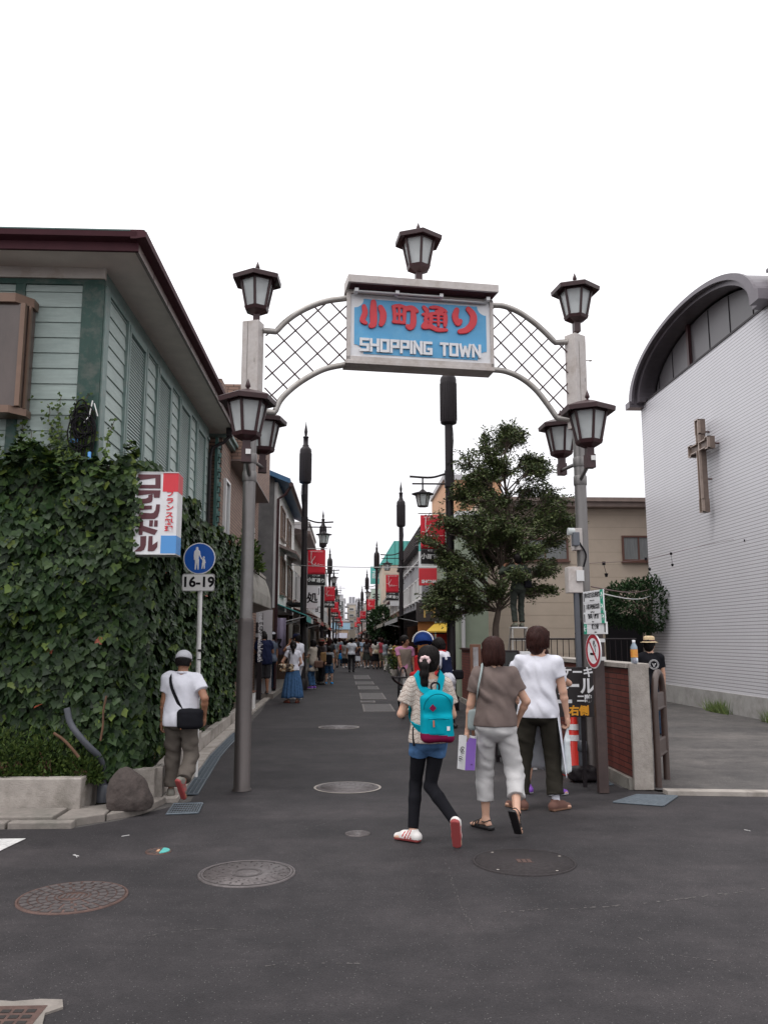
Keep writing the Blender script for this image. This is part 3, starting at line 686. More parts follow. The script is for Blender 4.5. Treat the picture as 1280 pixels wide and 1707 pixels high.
    def trousers(s, m, ln=1.95, r=(.098, .075, .066), waist=1.02, seed=3, amp=.006, g=.016, name='trousers', k_=.02):
        """ln: 1 = to the knee, 2 = to the ankle"""
        k = s.k; q = SDF(s.vox, k_ * k); b = s.bulk ** .7
        for z, rx, ry, rz, dy in ((.92, .158, .112, .13, -.01), (.90, .12, .10, .10, -.035), (1.04, .138, .10, .12, 0)):
            q.ell(s.sp(z) + s.A(0, dy, 0), np.array([rx * k * s.bulk + g * k, ry * k * s.bulk + g * k, rz * k + g * k * .5]), None, .05 * k)
        for n, hp_, kn in (('L', s.hipL, s.knL), ('R', s.hipR, s.knR)):
            an = s.foot[n][0]
            if ln <= 1:
                d = nrm(kn - hp_); q.cone(hp_, hp_ + (kn - hp_) * (ln + .2), r[0] * k * b, r[1] * k * b, .02, (hp_ + (kn - hp_) * ln, d))
            else:
                q.cone(hp_, kn, r[0] * k * b, r[1] * k * b, .02); d = nrm(an - kn); f = ln - 1
                q.cone(kn, kn + (an - kn) * (f + .12), r[1] * k * b, r[2] * k * b, .02, (kn + (an - kn) * f, d))
                if f > .4: q.cone(kn, s.calf[n], .056 * k * b, .057 * k * b, .02); q.cone(s.calf[n], an, .056 * k * b, max(r[2], .038) * k, .02, (kn + (an - kn) * f, d))
        q.disp = folds(seed, amp * k, (10, 10, 22)); q.cut(s.sp(waist), (0, 0, 1)); q.build(name, m, s.root); return s
    def skirt(s, m, z1=.25, r0=.15, r1=.27, waist=1.0, pleats=16, depth=.02, seed=0, name='skirt', cy=0.0):
        k = s.k; mb = MB(); n = 96; rows = 12; vs = []; rnd_ = random.Random(seed)
        for i in range(rows + 1):
            t = i / rows; z = waist + (z1 - waist) * t; c = s.sp(max(z, .85)); R = r0 + (r1 - r0) * t ** .8
            for j in range(n):
                a = 2 * math.pi * j / n; rr = R + depth * t * math.sin(a * pleats + math.sin(a * 3 + seed) * 1.5) + .01 * math.sin(a * 2 + t * 3)
                vs.append(((c[0] + math.cos(a) * rr * k), c[1] + math.sin(a) * rr * .8 * k + cy * t, z * k + .012 * t * math.sin(a * 5 + seed)))
        mb.add(vs, [(i * n + j, i * n + (j + 1) % n, (i + 1) * n + (j + 1) % n, (i + 1) * n + j) for i in range(rows) for j in range(n)], 0, True)
        o = mb.build(name, m, s.root); md = o.modifiers.new('cloth', 'SOLIDIFY'); md.thickness = .006; return s
    def shoes(s, kind='sneaker', m1=None, m2=None, m3=None, n=('L', 'R')):
        k = s.k
        for w in n:
            an, t, u, R = s.foot[w]; l = np.cross(t, u); q = SDF(min(s.vox, .008), .012 * k)
            sole = an - u * .085 * k
            if kind == 'sneaker':
                q.cone(an - u * .045 * k - t * .045 * k, an - u * .052 * k + t * .09 * k, .046 * k, .042 * k); q.cone(an - u * .052 * k + t * .09 * k, an - u * .062 * k + t * .165 * k, .043 * k, .032 * k, .02)
                q.cone(an - u * .03 * k - t * .01 * k, an + u * .012 * k - t * .012 * k, .042 * k, .040 * k, .02, (an + u * .018 * k, u)); q.cone(an - u * .02 * k, an - u * .04 * k + t * .09 * k, .036 * k, .034 * k, .02)
                q.bx(sole + u * .012 * k + t * .055 * k, (.026 * k, .115 * k, .004 * k), .012 * k, R, .006)
                q.cut(sole, -u)
                def below(x, y, z, a=sole, u=u, t_=.022 * k): return (x - a[0]) * u[0] + (y - a[1]) * u[1] + (z - a[2]) * u[2] < t_
                def stripes(x, y, z, a=an, u=u, t=t, l=l):
                    p = (x - a[0]) * t[0] + (y - a[1]) * t[1] + (z - a[2]) * t[2]; h_ = (x - a[0]) * u[0] + (y - a[1]) * u[1] + (z - a[2]) * u[2]; sd = abs((x - a[0]) * l[0] + (y - a[1]) * l[1] + (z - a[2]) * l[2])
                    ph = (p + h_ * .5) / (.030 * k) + 10.2; return (sd > .026 * k) & (p > -.01 * k) & (p < .085 * k) & (ph - np.floor(ph) < .42) & (h_ > -.062 * k)
                pt = ([(stripes, 2)] if m3 else []) + [(below, 1)]
                q.build('shoe', [m1, m2, m3 or m1], s.root, pt)
            else:
                q.bx(sole + u * .010 * k + t * .045 * k, (.022 * k, .115 * k, .010 * k), .014 * k, R, .006)
                q.cone(sole + u * .014 * k - t * .05 * k, sole + u * .014 * k - t * .02 * k, .03 * k, .03 * k, .01); q.cut(sole, -u)
                q.build('shoe', [m1], s.root)
                mb = MB()
                for f0, hh, r_ in ((.13, .042, .006), (.10, .055, .006), (.065, .07, .006)):
                    pts = [sole + t * f0 * k + l * math.cos(a) * .044 * k + u * (.02 + math.sin(a) * (hh - .008)) * k for a in np.linspace(0, math.pi, 9)]
                    mb.tube(pts, r_ * k, 6)
                pts = [an + t * math.sin(a) * -.045 * k * 1.1 + l * math.cos(a) * .040 * k + u * (.0 - .02 * abs(math.cos(a))) * k for a in np.linspace(-.4, math.pi + .4, 12)]
                mb.tube(pts, .005 * k, 6); mb.build('sandal_strap', m2 or m1, s.root)
        return s
    def hair(s, kind='short', m=None, seed=1):
        m = m or M_hairk; k = s.k; q = SDF(min(s.vox, .009), .02 * k); P_ = s.hp; A = s.AH; H_ = s.HR
        q.ell(P_(0, -.018, .028), A(.090, .110, .110), H_, .02)
        if kind in ('bob', 'long'):
            q.ell(P_(0, -.035, -.03), A(.094, .085, .088), H_, .03)
            q.ell(P_(.062, -.01, -.05), A(.034, .055, .08), H_, .02); q.ell(P_(-.062, -.01, -.05), A(.034, .055, .08), H_, .02)
        if kind == 'long': q.ell(P_(0, -.07, -.14), A(.08, .045, .15), H_, .03)
        if kind in ('short', 'cap'): q.ell(P_(0, -.05, -.03), A(.070, .055, .075), H_, .03)
        if kind == 'thick':
            q.ell(P_(0, -.03, .03), A(.098, .112, .108), H_, .02); q.ell(P_(0, -.055, -.04), A(.078, .058, .085), H_, .03); q.ell(P_(.07, .0, -.01), A(.026, .05, .055), H_, .015); q.ell(P_(-.07, .0, -.01), A(.026, .05, .055), H_, .015)
        if kind == 'pony':
            q.ell(P_(0, -.035, -.02), A(.080, .075, .07), H_, .03)
        # the face stays free
        q.ell(P_(0, .105, -.045), A(.066, .075, .095), H_, .01, 's'); q.ell(P_(0, .13, .0), A(.058, .07, .055), H_, .01, 's')
        q.cut(P_(0, 0, -.16 if kind != 'long' else -.34), -(H_ @ np.array([0, 0, 1.])))
        if kind == 'cap': q.cut(P_(0, 0, .03), H_ @ np.array([0, 0, 1.])); q.cut(P_(0, 0, -.055), -(H_ @ np.array([0, 0, 1.])))
        hc, HR = s.hc, s.HR; st = strands(seed, .0045 * k)
        def dsp(X, Y, Z):
            x, y, z = X - hc[0], Y - hc[1], Z - hc[2]; R = HR.T
            return st(R[0, 0] * x + R[0, 1] * y + R[0, 2] * z, R[1, 0] * x + R[1, 1] * y + R[1, 2] * z, R[2, 0] * x + R[2, 1] * y + R[2, 2] * z)
        q.disp = dsp; h = q.build('hair', m, s.root)
        if s.vox < .0095 and kind in ('bob', 'thick', 'pony', 'short'): locks(s, kind, m, seed)
        if kind == 'pony':
            q = SDF(min(s.vox, .008), .02); b = P_(-.01, -.125, .0)
            pts = [b, P_(-.012, -.15, -.04), P_(-.014, -.145, -.11), P_(-.012, -.13, -.18), P_(-.008, -.12, -.235)]
            q.chain(pts, [r * k for r in (.028, .040, .042, .034, .012)]); q.disp = lambda X, Y, Z: .004 * np.sin(X * 260 + Z * 12) + .002 * np.sin(X * 520 - Z * 20)
            q.build('ponytail', m, s.root)
        return s
    def cap(s, m, brim=.07, dirn=1):
        k = s.k; q = SDF(min(s.vox, .008), .01 * k); H_ = s.HR
        q.ell(s.hp(0, -.012, .045), s.AH(.092, .112, .088), H_, .01); q.cut(s.hp(0, 0, .022), -(H_ @ np.array([0, .12, 1.])))
        q.build('cap', m, s.root)
        q = SDF(min(s.vox, .006), .01); q.ell(s.hp(0, .11 * dirn, .032), s.AH(.072, brim, .010), H_, .01); q.ell(s.hp(0, 0, .04), s.AH(.084, .10, .06), H_, .001, 's'); q.build('cap_brim', m, s.root); return s
    def brimhat(s, m, band=None, r=.16):
        k = s.k; mb = MB(); R = Matrix([list(x) for x in s.HR]); c = Vector(s.hp(0, -.01, .055))
        t = MB(); k = k * 1.08; t.lathe([(.088 * k, 0), (.086 * k, .06 * k), (.080 * k, .085 * k), (.05 * k, .095 * k), (.001, .09 * k)], 28, 0); t.lathe([(.085 * k, .0), (r * k, -.012 * k), (r * k, -.006 * k), (.085 * k, .008 * k)], 28, 0, close=False)
        if band: t.lathe([(.0895 * k, .004 * k), (.0895 * k, .03 * k)], 28, 1, close=False)
        t.v = [tuple(c + R @ Vector((x * 1.0, y * 1.15, z))) for x, y, z in t.v]
        t.build('hat', [m, band or m], s.root); return s
    def scarf(s, m):
        q = SDF(min(s.vox, .008), .02); c = s.sp(1.46)
        for a in np.linspace(0, 2 * math.pi, 13)[:-1]:
            q.cone(c + s.A(math.cos(a) * .062, math.sin(a) * .062, 0), c + s.A(math.cos(a + .52) * .062, math.sin(a + .52) * .062, .004), .02 * s.k)
        q.build('neckerchief', m, s.root); return s
    def tube(s, name, pts, r, m, flat=None):
        mb = MB(); mb.tube(catmull(pts, 6), r, 8); o = mb.build(name, m, s.root); return o
    def strap(s, name, pts, w, m, th=.004, nrmls=None, center=None):
        """flat strap through pts, its face turned away from the body's axis"""
        P_ = catmull(pts, 6); mb = MB(); vs = []; n = len(P_); c = Vector(center if center is not None else s.sp(1.2))
        for i, p in enumerate(P_):
            t = (P_[min(i + 1, n - 1)] - P_[max(i - 1, 0)]).normalized(); o = p - c; o -= t * o.dot(t); o.z *= .3
            if o.length < 1e-4: o = Vector((0, -1, 0))
            o.normalize(); l = t.cross(o).normalized() * w / 2
            vs += [p - l, p + l, p + l + o * th, p - l + o * th]
        fs = [(i * 4 + j, i * 4 + (j + 1) % 4, (i + 1) * 4 + (j + 1) % 4, (i + 1) * 4 + j) for i in range(n - 1) for j in range(4)]
        mb.add(vs, fs, 0, False); mb.add(vs, [(0, 1, 2, 3), (n * 4 - 4, n * 4 - 3, n * 4 - 2, n * 4 - 1)]); return mb.build(name, m, s.root)
# ---------------------------------------------------------------- ground
def struct(o): o['kind'] = 'structure'; return o
def sheet(name, pts, z, m, th=None):
    mb = MB()
    if th is None: mb.add([(p[0], p[1], z) for p in pts], [tuple(range(len(pts)))])
    else: mb.prism([(p[0], p[1]) for p in pts], z - th, z, 'z')
    return struct(mb.build(name, m))
sheet('ground', [(-900, -60), (900, -60), (900, 1500), (-900, 1500)], -0.012, M_asph2)
sheet('road', [(-40, -20), (40, -20), (40, 9.0), (3.45, 9.25), (3.1, 9.6), (3.1, 400), (-2.25, 400), (-2.2, 24), (-1.98, 20), (-1.82, 12.5), (-1.60, 9.0), (-2.10, 8.1), (-2.42, 7.78), (-40, 7.9)], -0.004, M_asph)
# church driveway: a slab of older, rougher asphalt behind a low concrete edging
sheet('driveway', [(3.42, 9.35), (14, 8.1), (20, 8.0), (20, 40), (3.42, 40)], 0.012, M_asph2)
mb = MB()
for i in range(9):
    x0 = 3.45 + i * 1.2; x1 = x0 + 1.185; f = lambda x: 9.22 - (x - 3.45) * .13
    mb.prism([(x0, f(x0) - .11), (x1, f(x1) - .11), (x1, f(x1) + .04), (x0, f(x0) + .04)], -.02, .045, 'z')
struct(mb.build('driveway_kerb', M_conc, bevel=.008))
# left corner: paving slabs and kerb along the side road
mb = MB()
xs = [-12, -10.6, -9.2, -7.8, -6.4, -5.0, -4.0, -3.28, -2.62]
for i in range(len(xs) - 1):
    mb.box((xs[i], 7.92, -.02), (xs[i + 1] - .012, 8.32, .075)); mb.box((xs[i] + .3, 7.79, -.02), (xs[i + 1] - .012 + .29 if i < len(xs) - 2 else -2.42, 7.908, .05))
mb.prism([(-2.60, 7.92), (-2.42, 7.92), (-2.22, 8.10), (-2.24, 8.62), (-2.60, 8.40)], -.02, .06, 'z')
mb.prism([(-2.21, 8.12), (-1.95, 8.38), (-1.84, 8.95), (-2.22, 8.95)], -.02, .05, 'z')
struct(mb.build('pavement', M_stone, bevel=.01))
# kerb line and drain channel running up the left of the street
mb = MB(); y = 8.98
def lx(y): return -1.60 - .23 * min(1, (y - 9) / 3.5) - .15 * max(0, min(1, (y - 12.5) / 7.5)) - .03 * max(0, min(1, (y - 20) / 4))
while y < 24:
    y1 = y + .6; mb.prism([(lx(y) - .30, y), (lx(y) - .13, y), (lx(y1) - .13, y1 - .012), (lx(y1) - .30, y1 - .012)], -.02, .035, 'z'); y = y1
struct(mb.build('kerb', M_conc, bevel=.008))
mb = MB(); mb.prism([(lx(24) - 1.6, 24.0), (lx(24) - .05, 24.0), (-2.02, 60), (-3.6, 60)], -.02, .13, 'z'); mb.box((-3.6, 60, -.02), (-2.0, 230, .1)); struct(mb.build('pavement', M_stone))
def grating(name_lbl, pts, slats, group=None, along=0):
    """drain cover: frame with a grid of bars, lying in the road"""
    t = thing('drain_grating', name_lbl, 'drain cover', (0, 0, 0), group=group); c = sum((Vector((p[0], p[1], 0)) for p in pts), Vector()) / 4; t.location = c
    a, b, d, e_ = [Vector((p[0], p[1], .004)) for p in pts]; mb = MB()
    for p, q in ((a, b), (b, d), (d, e_), (e_, a)): mb.rod(p, q, .012, n=4)
    W(mb, 'frame', M_grate, t); mb = MB()
    n1, n2 = slats
    for i in range(1, n1): s_ = i / n1; mb.rod(a.lerp(b, s_), e_.lerp(d, s_), .005, n=4)
    for i in range(1, n2): s_ = i / n2; mb.rod(a.lerp(e_, s_), b.lerp(d, s_), .005, n=4)
    W(mb, 'bars', M_grate, t); mb = MB(); mb.add([p + Vector((0, 0, -.004)) for p in (a, b, d, e_)], [(0, 1, 2, 3)]); W(mb, 'pit', M_irond, t)
grating('square bar grating at the corner by the boulder', [G(278, 1358), G(330, 1356), G(338, 1340), G(290, 1341)], (12, 5))
y = 9.35; i = 0
while y < 15.4:
    y1 = y + .98
    grating('narrow drain grating in the chain along the planter kerb, %s' % ('nearest', 'second', 'third', 'fourth', 'fifth', 'farthest')[i] , [(lx(y) - .12, y), (lx(y) + .03, y), (lx(y1) + .03, y1 - .02), (lx(y1) - .12, y1 - .02)], (3, 24), 'gratings along the planter kerb'); y = y1; i += 1
    if i > 5: break
grating('wide slotted steel grating in front of the concrete wall end', [G(1022, 1338), G(1105, 1344), G(1128, 1328), G(1060, 1326)], (5, 18))
grating('narrow grating beside the foot of the dark red brick wall', [(2.93, 9.75), (3.06, 9.75), (3.06, 11.2), (2.93, 11.2)], (3, 30))
# white stop line at the left edge
struct(MB().add([(G(0, 1419).x, G(0, 1419).y, .002), (G(44, 1398).x, G(44, 1398).y, .002), (-9, G(0, 1397).y, .002), (-9, 6.6, .002)], [(0, 1, 2, 3)]).build('road_marking', M_road_white))
mb = MB()
for a, b in ((G(203, 1394), G(216, 1392)), (G(122, 1425), G(132, 1427)), (G(1240, 1383), G(1250, 1385)), (G(125, 1424), G(129, 1429))):
    mb.prism([(a.x, a.y), (b.x, b.y), (b.x, b.y + .007), (a.x, a.y + .007)], -.003, .0015, 'z')
struct(mb.build('road_marking', M_road_white))
# fine pale scratches and old joints in the asphalt
rn = random.Random(12); mb = MB()
for pts, wd in (([(742, 1432), (752, 1462), (764, 1500), (778, 1528), (790, 1552)], .008), ([(1030, 1370), (1080, 1385), (1140, 1405), (1190, 1422)], .007), ([(830, 1520), (900, 1516), (990, 1512), (1080, 1504), (1180, 1492), (1278, 1480)], .022), ([(440, 1610), (520, 1604), (600, 1606)], .012), ([(500, 1385), (560, 1368), (640, 1360)], .010), ([(1060, 1560), (1120, 1590), (1200, 1600)], .012), ([(240, 1560), (330, 1548), (420, 1550)], .010)):
    P_ = catmull([G(*p) for p in pts], 14)
    for a, b in zip(P_[:-1], P_[1:]):
        if rn.random() < .45: continue
        a = a.lerp(b, rn.uniform(0, .3)); n_ = Vector((-(b - a).y, (b - a).x, 0)).normalized() * wd * rn.uniform(.15, .6); j = Vector((rn.gauss(0, .006), rn.gauss(0, .006), 0))
        mb.add([(a + n_ + j) + Vector((0, 0, -.0015)), (b + n_ * .6 + j) + Vector((0, 0, -.0015)), (b - n_ * .6 + j) + Vector((0, 0, -.0015)), (a - n_ + j) + Vector((0, 0, -.0015))], [(0, 1, 2, 3)])
struct(mb.build('road_scratches', mat('scratch_grey', (.085, .078, .076), .9, .3, 20)))
# manholes
def manhole(lbl, c, r, m, style, group=None, rz=0.0):
    t = thing('manhole_cover', lbl, 'manhole cover', (c.x, c.y, 0), rz); z = .004
    mb = MB(); mb.lathe([(r, -.01), (r, z), (r * .965, z + .002), (r * .955, z - .001)], 48, close=False); mb.build('frame_ring', m, t)
    mb = MB(); mb.lathe([(r * .95, -.01), (r * .95, z - .001), (.001, z)], 48, close=False)
    rn = random.Random(3)
    if style == 'blocks':
        for k, (r0, r1, n) in enumerate(((.80, .93, 26), (.64, .77, 22), (.48, .61, 16), (.34, .45, 12))):
            for i in range(n):
                a0 = 2 * math.pi * (i + .12 + .5 * (k % 2)) / n; a1 = 2 * math.pi * (i + .86 + .5 * (k % 2)) / n
                pts = [(math.cos(a) * q * r, math.sin(a) * q * r) for q, a in ((r0, a0), (r1, a0), (r1, (a0 + a1) / 2), (r1, a1), (r0, a1), (r0, (a0 + a1) / 2))]
                mb.prism(pts, z - .001, z + .004, 'z', 1)
        mb.lathe([(.30 * r, z + .004), (.27 * r, z + .004)], 32, 1, close=False)
        for i in range(5): mb.box((-.2 * r + i * .09 * r, -.12 * r, z), (-.15 * r + i * .09 * r, .12 * r, z + .004), 1)
    elif style == 'dots':
        for k, (rr, n) in enumerate(((.86, 20), (.68, 16), (.50, 12))):
            for i in range(n):
                a = 2 * math.pi * (i + .5 * k) / n; mb.lathe([(.022 * r, z + .0015), (.001, z + .0016)], 8, 2 if i % 2 else 1, (math.cos(a) * rr * r, math.sin(a) * rr * r, 0), close=False)
        for rr in (.93, .33, .28): mb.lathe([(rr * r, z + .003), (rr * r - .012, z + .003)], 48, 1, close=False)
        for i in range(40):
            a = 2 * math.pi * i / 40; q = (.77, .59)[i % 2]; mb.cbox((math.cos(a) * q * r, math.sin(a) * q * r, z + .0015), (.035 * r, .05 * r, .003), 1)
    elif style == 'plain':
        mb.box((-.14 * r, -.10 * r, z), (.18 * r, -.085 * r, z + .002), 1); mb.box((-.14 * r, .13 * r, z), (.18 * r, .145 * r, z + .002), 1)
        for i in range(3): mb.box((-.13 * r + i * .1 * r, -.07 * r, z), (-.06 * r + i * .1 * r, .11 * r, z + .002), 1)
        for a in (.4, 2.2, 3.9, 5.3): mb.lathe([(.03 * r, z + .0015), (.001, z + .0016)], 8, 3, (math.cos(a) * .85 * r, math.sin(a) * .85 * r, 0), close=False)
    else:
        for i in range(14):
            a = 2 * math.pi * i / 14; c0, s0 = math.cos(a), math.sin(a); Mx = Matrix.Rotation(a, 4, 'Z'); mb.box((.35 * r, -.05 * r, z), (.85 * r, .05 * r, z + .003), 1, Mx)
        if style == 'painted':
            mb.prism([(math.cos(a) * .88 * r, math.sin(a) * .88 * r) for a in np.linspace(-1.3, 1.3, 12)], z, z + .005, 'z', 4)
            mb.prism([(-.1 * r, -.3 * r), (.1 * r, -.3 * r), (.1 * r, .3 * r), (-.1 * r, .3 * r)], z, z + .005, 'z', 5)
    mb.build('cover_plate', [m, M_irong if m is not M_ironsh else M_iron, M_irond, M_conc, M_teal, M_orangeb], t)
manhole('large rusty cobbled manhole cover at lower left', Vector((-1.76, 5.77, 0)), .345, M_iron, 'blocks')
manhole('large pinkish manhole cover with small holes, below the steel pole', Vector((-.70, 6.28, 0)), .345, M_irong, 'dots')
manhole('large dark asphalt-coloured manhole cover in front of the walking women', Vector((1.34, 6.5, 0)), .385, M_ironsh, 'plain')
manhole('small round valve cover in the middle of the road', Vector((.105, 7.47, 0)), .108, M_irong, 'spokes')
manhole('small valve cover with blue and orange paint', Vector((-1.47, 6.93, 0)), .10, M_iron, 'painted')
manhole('grey manhole cover with pale rim beside the steel pole', Vector((.02, 9.73, 0)), .35, M_irong, 'dots')
manhole('grey manhole cover farther up the street', Vector((-.14, 16.25, 0)), .36, M_irong, 'spokes')
# pale scraped rims around two covers
for c, r in ((Vector((.02, 9.73, 0)), .35), (Vector((-.14, 16.25, 0)), .36)):
    struct(MB().lathe([(r + .005, .0015), (r + .03, .0012)], 48, 0, (c.x, c.y, 0), close=False).build('road_patch', M_conc))
def hatch(lbl, y0, y1, x0, x1):
    t = thing('utility_hatch', lbl, 'utility cover', ((x0 + x1) / 2, (y0 + y1) / 2, 0), group='oblong covers down the middle of the street')
    mb = MB(); mb.box((x0, y0, -.01), (x1, y1, .003)); W(mb, 'cover_plate', mat('hatch_plate', (.075, .068, .068), .75, .3, 8, bump=.3), t); mb = MB()
    for a, b in (((x0 - .02, y0), (x0 + .02, y1)), ((x1 - .02, y0), (x1 + .02, y1))): mb.box((a[0], a[1], -.01), (b[0], b[1], .006))
    mb.box((x0, y0 - .01, -.01), (x1, y0 + .03, .0055)); W(mb, 'frame', mat('hatch_rim', (.15, .135, .13), .8, .3, 8), t)
for i, (a, b, c, d) in enumerate(((19.6, 21.9, .42, 1.12), (22.4, 23.1, .4, .75), (23.6, 26.4, .42, 1.1), (28.2, 30.3, .42, 1.08), (31.2, 33.6, .36, 1.02), (35.4, 39.5, .36, 1.0))):
    hatch('oblong utility cover in the street, %s from the camera' % ('nearest', 'second, small one', 'third', 'fourth', 'fifth', 'farthest')[i], a, b, c, d)
t = thing('storm_drain', 'square iron storm drain in broken concrete at the lower left corner', 'drain', (-1.6, 3.98, 0))
mb = MB(); a, b, c, d = G(-70, 1672), G(117, 1671), G(97, 1720), G(-70, 1800)
mb.prism([(-1.95, 4.17), (-1.62, 4.20), (-1.52, 4.18), (-1.40, 4.20), (-1.30, 4.19), (-1.27, 4.11), (-1.33, 4.05), (-1.30, 3.93), (-1.36, 3.80), (-1.40, 3.6), (-1.95, 3.6)], -.02, .006, 'z'); W(mb, 'concrete_collar', M_stone, t)
mb = MB(); mb.box((-1.93, 3.62, -.01), (-1.345, 4.125, .008)); W(mb, 'frame', M_iron, t); mb = MB()
for i in range(10):
    for j in range(8): mb.cbox((-1.90 + i * .056, 3.66 + j * .058, .0075), (.040, .030, .006))
W(mb, 'grate_holes', M_irond, t)

# ---------------------------------------------------------------- green boarded house on the left corner
HX, HY, HY1 = -2.76, 9.0, 16.2
hs_ = thing('corner_house', 'pale green boarded house with wide brown eaves above the ivy', 'house', (-5, 12, 0))
def siding(mb, axis, c, a0, a1, z0, z1, out, bh=.178, m=0):
    """lapped boards: each board's lower edge stands 14 mm proud"""
    z = z0
    while z < z1 - .01:
        zt = min(z + bh, z1)
        if axis == 'x': mb.add([(a0, c, z), (a1, c, z), (a1, c, zt), (a0, c, zt), (a0, c + out * .018, z), (a1, c + out * .018, z), (a1, c + out * .004, zt - .004), (a0, c + out * .004, zt - .004)], [(0,1,5,4),(4,5,6,7),(7,6,2,3),(0,4,7,3),(1,2,6,5)], m)
        else: mb.add([(c, a0, z), (c, a1, z), (c, a1, zt), (c, a0, zt), (c + out * .018, a0, z), (c + out * .018, a1, z), (c + out * .004, a1, zt - .004), (c + out * .004, a0, zt - .004)], [(0,1,5,4),(4,5,6,7),(7,6,2,3),(0,4,7,3),(1,2,6,5)], m)
        z = zt
mb = MB(); mb.box((-12, HY + .002, 0), (HX - .002, HY1, 5.79)); W(mb, 'wall', M_siding2, hs_)
for a, b in ((-3.62, -2.99), (-12, -3.73)): mb = MB(); siding(mb, 'x', HY, a, b, 3.2, 5.60, -1); W(mb, 'siding_boards', M_siding, hs_)
for a, b in ((9.22, 9.92), (10.98, 11.54), (12.56, 13.14), (14.16, 14.70), (15.70, 16.1)): mb = MB(); siding(mb, 'y', HX, a, b, 3.2, 5.55, 1); W(mb, 'siding_boards', M_siding, hs_)
mb = MB(); mb.box((-2.99, HY - .03, 3.1), (HX + .012, HY, 5.60)); mb.box((-3.73, HY - .028, 3.1), (-3.62, HY, 5.60)); mb.box((-12, HY - .032, 5.60), (HX + .012, HY, 5.66)); W(mb, 'corner_board', M_dkgreen, hs_)
mb = MB(); mb.box((HX, HY, 3.1), (HX + .03, HY + .17, 5.60)); mb.box((HX, HY + .17, 5.55), (HX + .028, HY1, 5.60))
for a in (9.92, 10.90, 11.54, 12.49, 13.14, 14.08, 14.70, 15.62): mb.box((HX, a, 3.1), (HX + .045, a + .07, 5.55))
W(mb, 'trim_boards', M_siding2, hs_)
for a in (9.99, 11.61, 13.21, 14.77):
    mb = MB(); mb.box((HX, a, 3.52), (HX + .05, a + .06, 5.52)); mb.box((HX, a + .80, 3.52), (HX + .05, a + .86, 5.52)); mb.box((HX, a, 5.45), (HX + .052, a + .86, 5.53)); mb.box((HX, a, 3.5), (HX + .052, a + .86, 3.62))
    sh = W(mb, 'shutter', M_siding2, hs_); mb = MB()
    z = 3.64
    while z < 5.43: mb.add([(HX + .012, a + .06, z + .034), (HX + .012, a + .80, z + .034), (HX + .026, a + .80, z), (HX + .026, a + .06, z), (HX + .008, a + .06, z + .029), (HX + .008, a + .80, z + .029), (HX + .022, a + .80, z - .005), (HX + .022, a + .06, z - .005)], [(0,1,2,3),(7,6,5,4),(3,2,6,7),(0,3,7,4),(1,5,6,2)]); z += .042
    q = W(mb, 'louvre_slats', M_shutter, hs_); q.parent = sh
# eaves, fascia, roof
mb = MB(); mb.box((-12.4, 8.5, 5.79), (-2.3, 16.6, 5.81)); W(mb, 'soffit', M_soffit, hs_)
mb = MB(); mb.box((-12, HY - .06, 5.662), (HX + .02, HY, 5.79)); W(mb, 'frieze', M_frieze, hs_)
mb = MB(); mb.box((-12.4, 8.46, 5.765), (-2.262, 8.5, 5.86)); W(mb, 'fascia', M_fascia, hs_)
mb = MB(); mb.box((-2.3, 8.501, 5.765), (-2.262, 16.6, 5.859)); W(mb, 'fascia_panel', M_fascia2, hs_)
mb = MB()
for i in range(10): mb.box((-2.262, 9.2 + i * .76, 5.77), (-2.258, 9.21 + i * .76, 5.859))
W(mb, 'fascia_seams', M_fascia, hs_)
mb = MB()
prof = [(-.0, .0), (-.10, .02), (-.11, .075), (-.06, .10), (.06, .10), (.06, 0)]
mb.prism([(8.46 + a, 5.86 + b) for a, b in prof], -12.4, -2.262, 'x'); mb.prism([(-2.262 - a, 5.86 + b) for a, b in prof], 8.36, 16.6, 'y'); W(mb, 'gutter', M_fascia, hs_)
mb = MB(); mb.add([(-12.4, 8.38, 5.955), (-2.18, 8.38, 5.955), (-2.18, 16.6, 5.955), (-12.4, 16.6, 5.955), (-12.4, 9.5, 6.34), (-3.3, 9.5, 6.34), (-3.3, 15.4, 6.34), (-12.4, 15.4, 6.34), (-12.4, 8.38, 5.97), (-2.18, 8.38, 5.97), (-2.18, 16.6, 5.97), (-12.4, 16.6, 5.97)],
   [(0,1,9,8),(1,2,10,9),(2,3,11,10),(8,9,5,4),(9,10,6,5),(10,11,7,6),(4,5,6,7),(3,2,1,0)]); W(mb, 'roof', M_verd, hs_)
# bay window
mb = MB(); x0, x1, yb, z0, z1 = -12, -3.50, 8.70, 4.06, 5.36
bx0 = -4.6; fr = .05
for x in (bx0, -3.86, -3.55): mb.box((x, yb, z0 + .05), (x + fr, yb + .05, z1 - .1))
mb.box((-3.535, yb + .25, z0 + .05), (-3.50, HY - .03, z1 - .1)); mb.prism([(bx0, yb - .03), (-3.60, yb - .03), (-3.46, yb + .14), (-3.46, HY - .03), (bx0, HY - .03)], z1 - .10, z1, 'z'); mb.prism([(bx0, yb - .02), (-3.60, yb - .02), (-3.47, yb + .14), (-3.47, HY - .03), (bx0, HY - .03)], z0 - .03, z0 + .05, 'z')
mb.box((-3.50, yb + .1, z0 + .05), (-3.475, yb + .15, z1 - .1)); wf = W(mb, 'bay_window', M_bronze, hs_)
mb = MB(); mb.quad((bx0 + .05, yb + .02, z0 + .05), (-3.52, yb + .02, z0 + .05), (-3.52, yb + .02, z1 - .1), (bx0 + .05, yb + .02, z1 - .1)); mb.quad((-3.52, yb + .03, z0 + .05), (-3.485, HY - .04, z0 + .05), (-3.485, HY - .04, z1 - .1), (-3.52, yb + .03, z1 - .1)); q = W(mb, 'glass', M_glassb, hs_, recalc=False); q.parent = wf
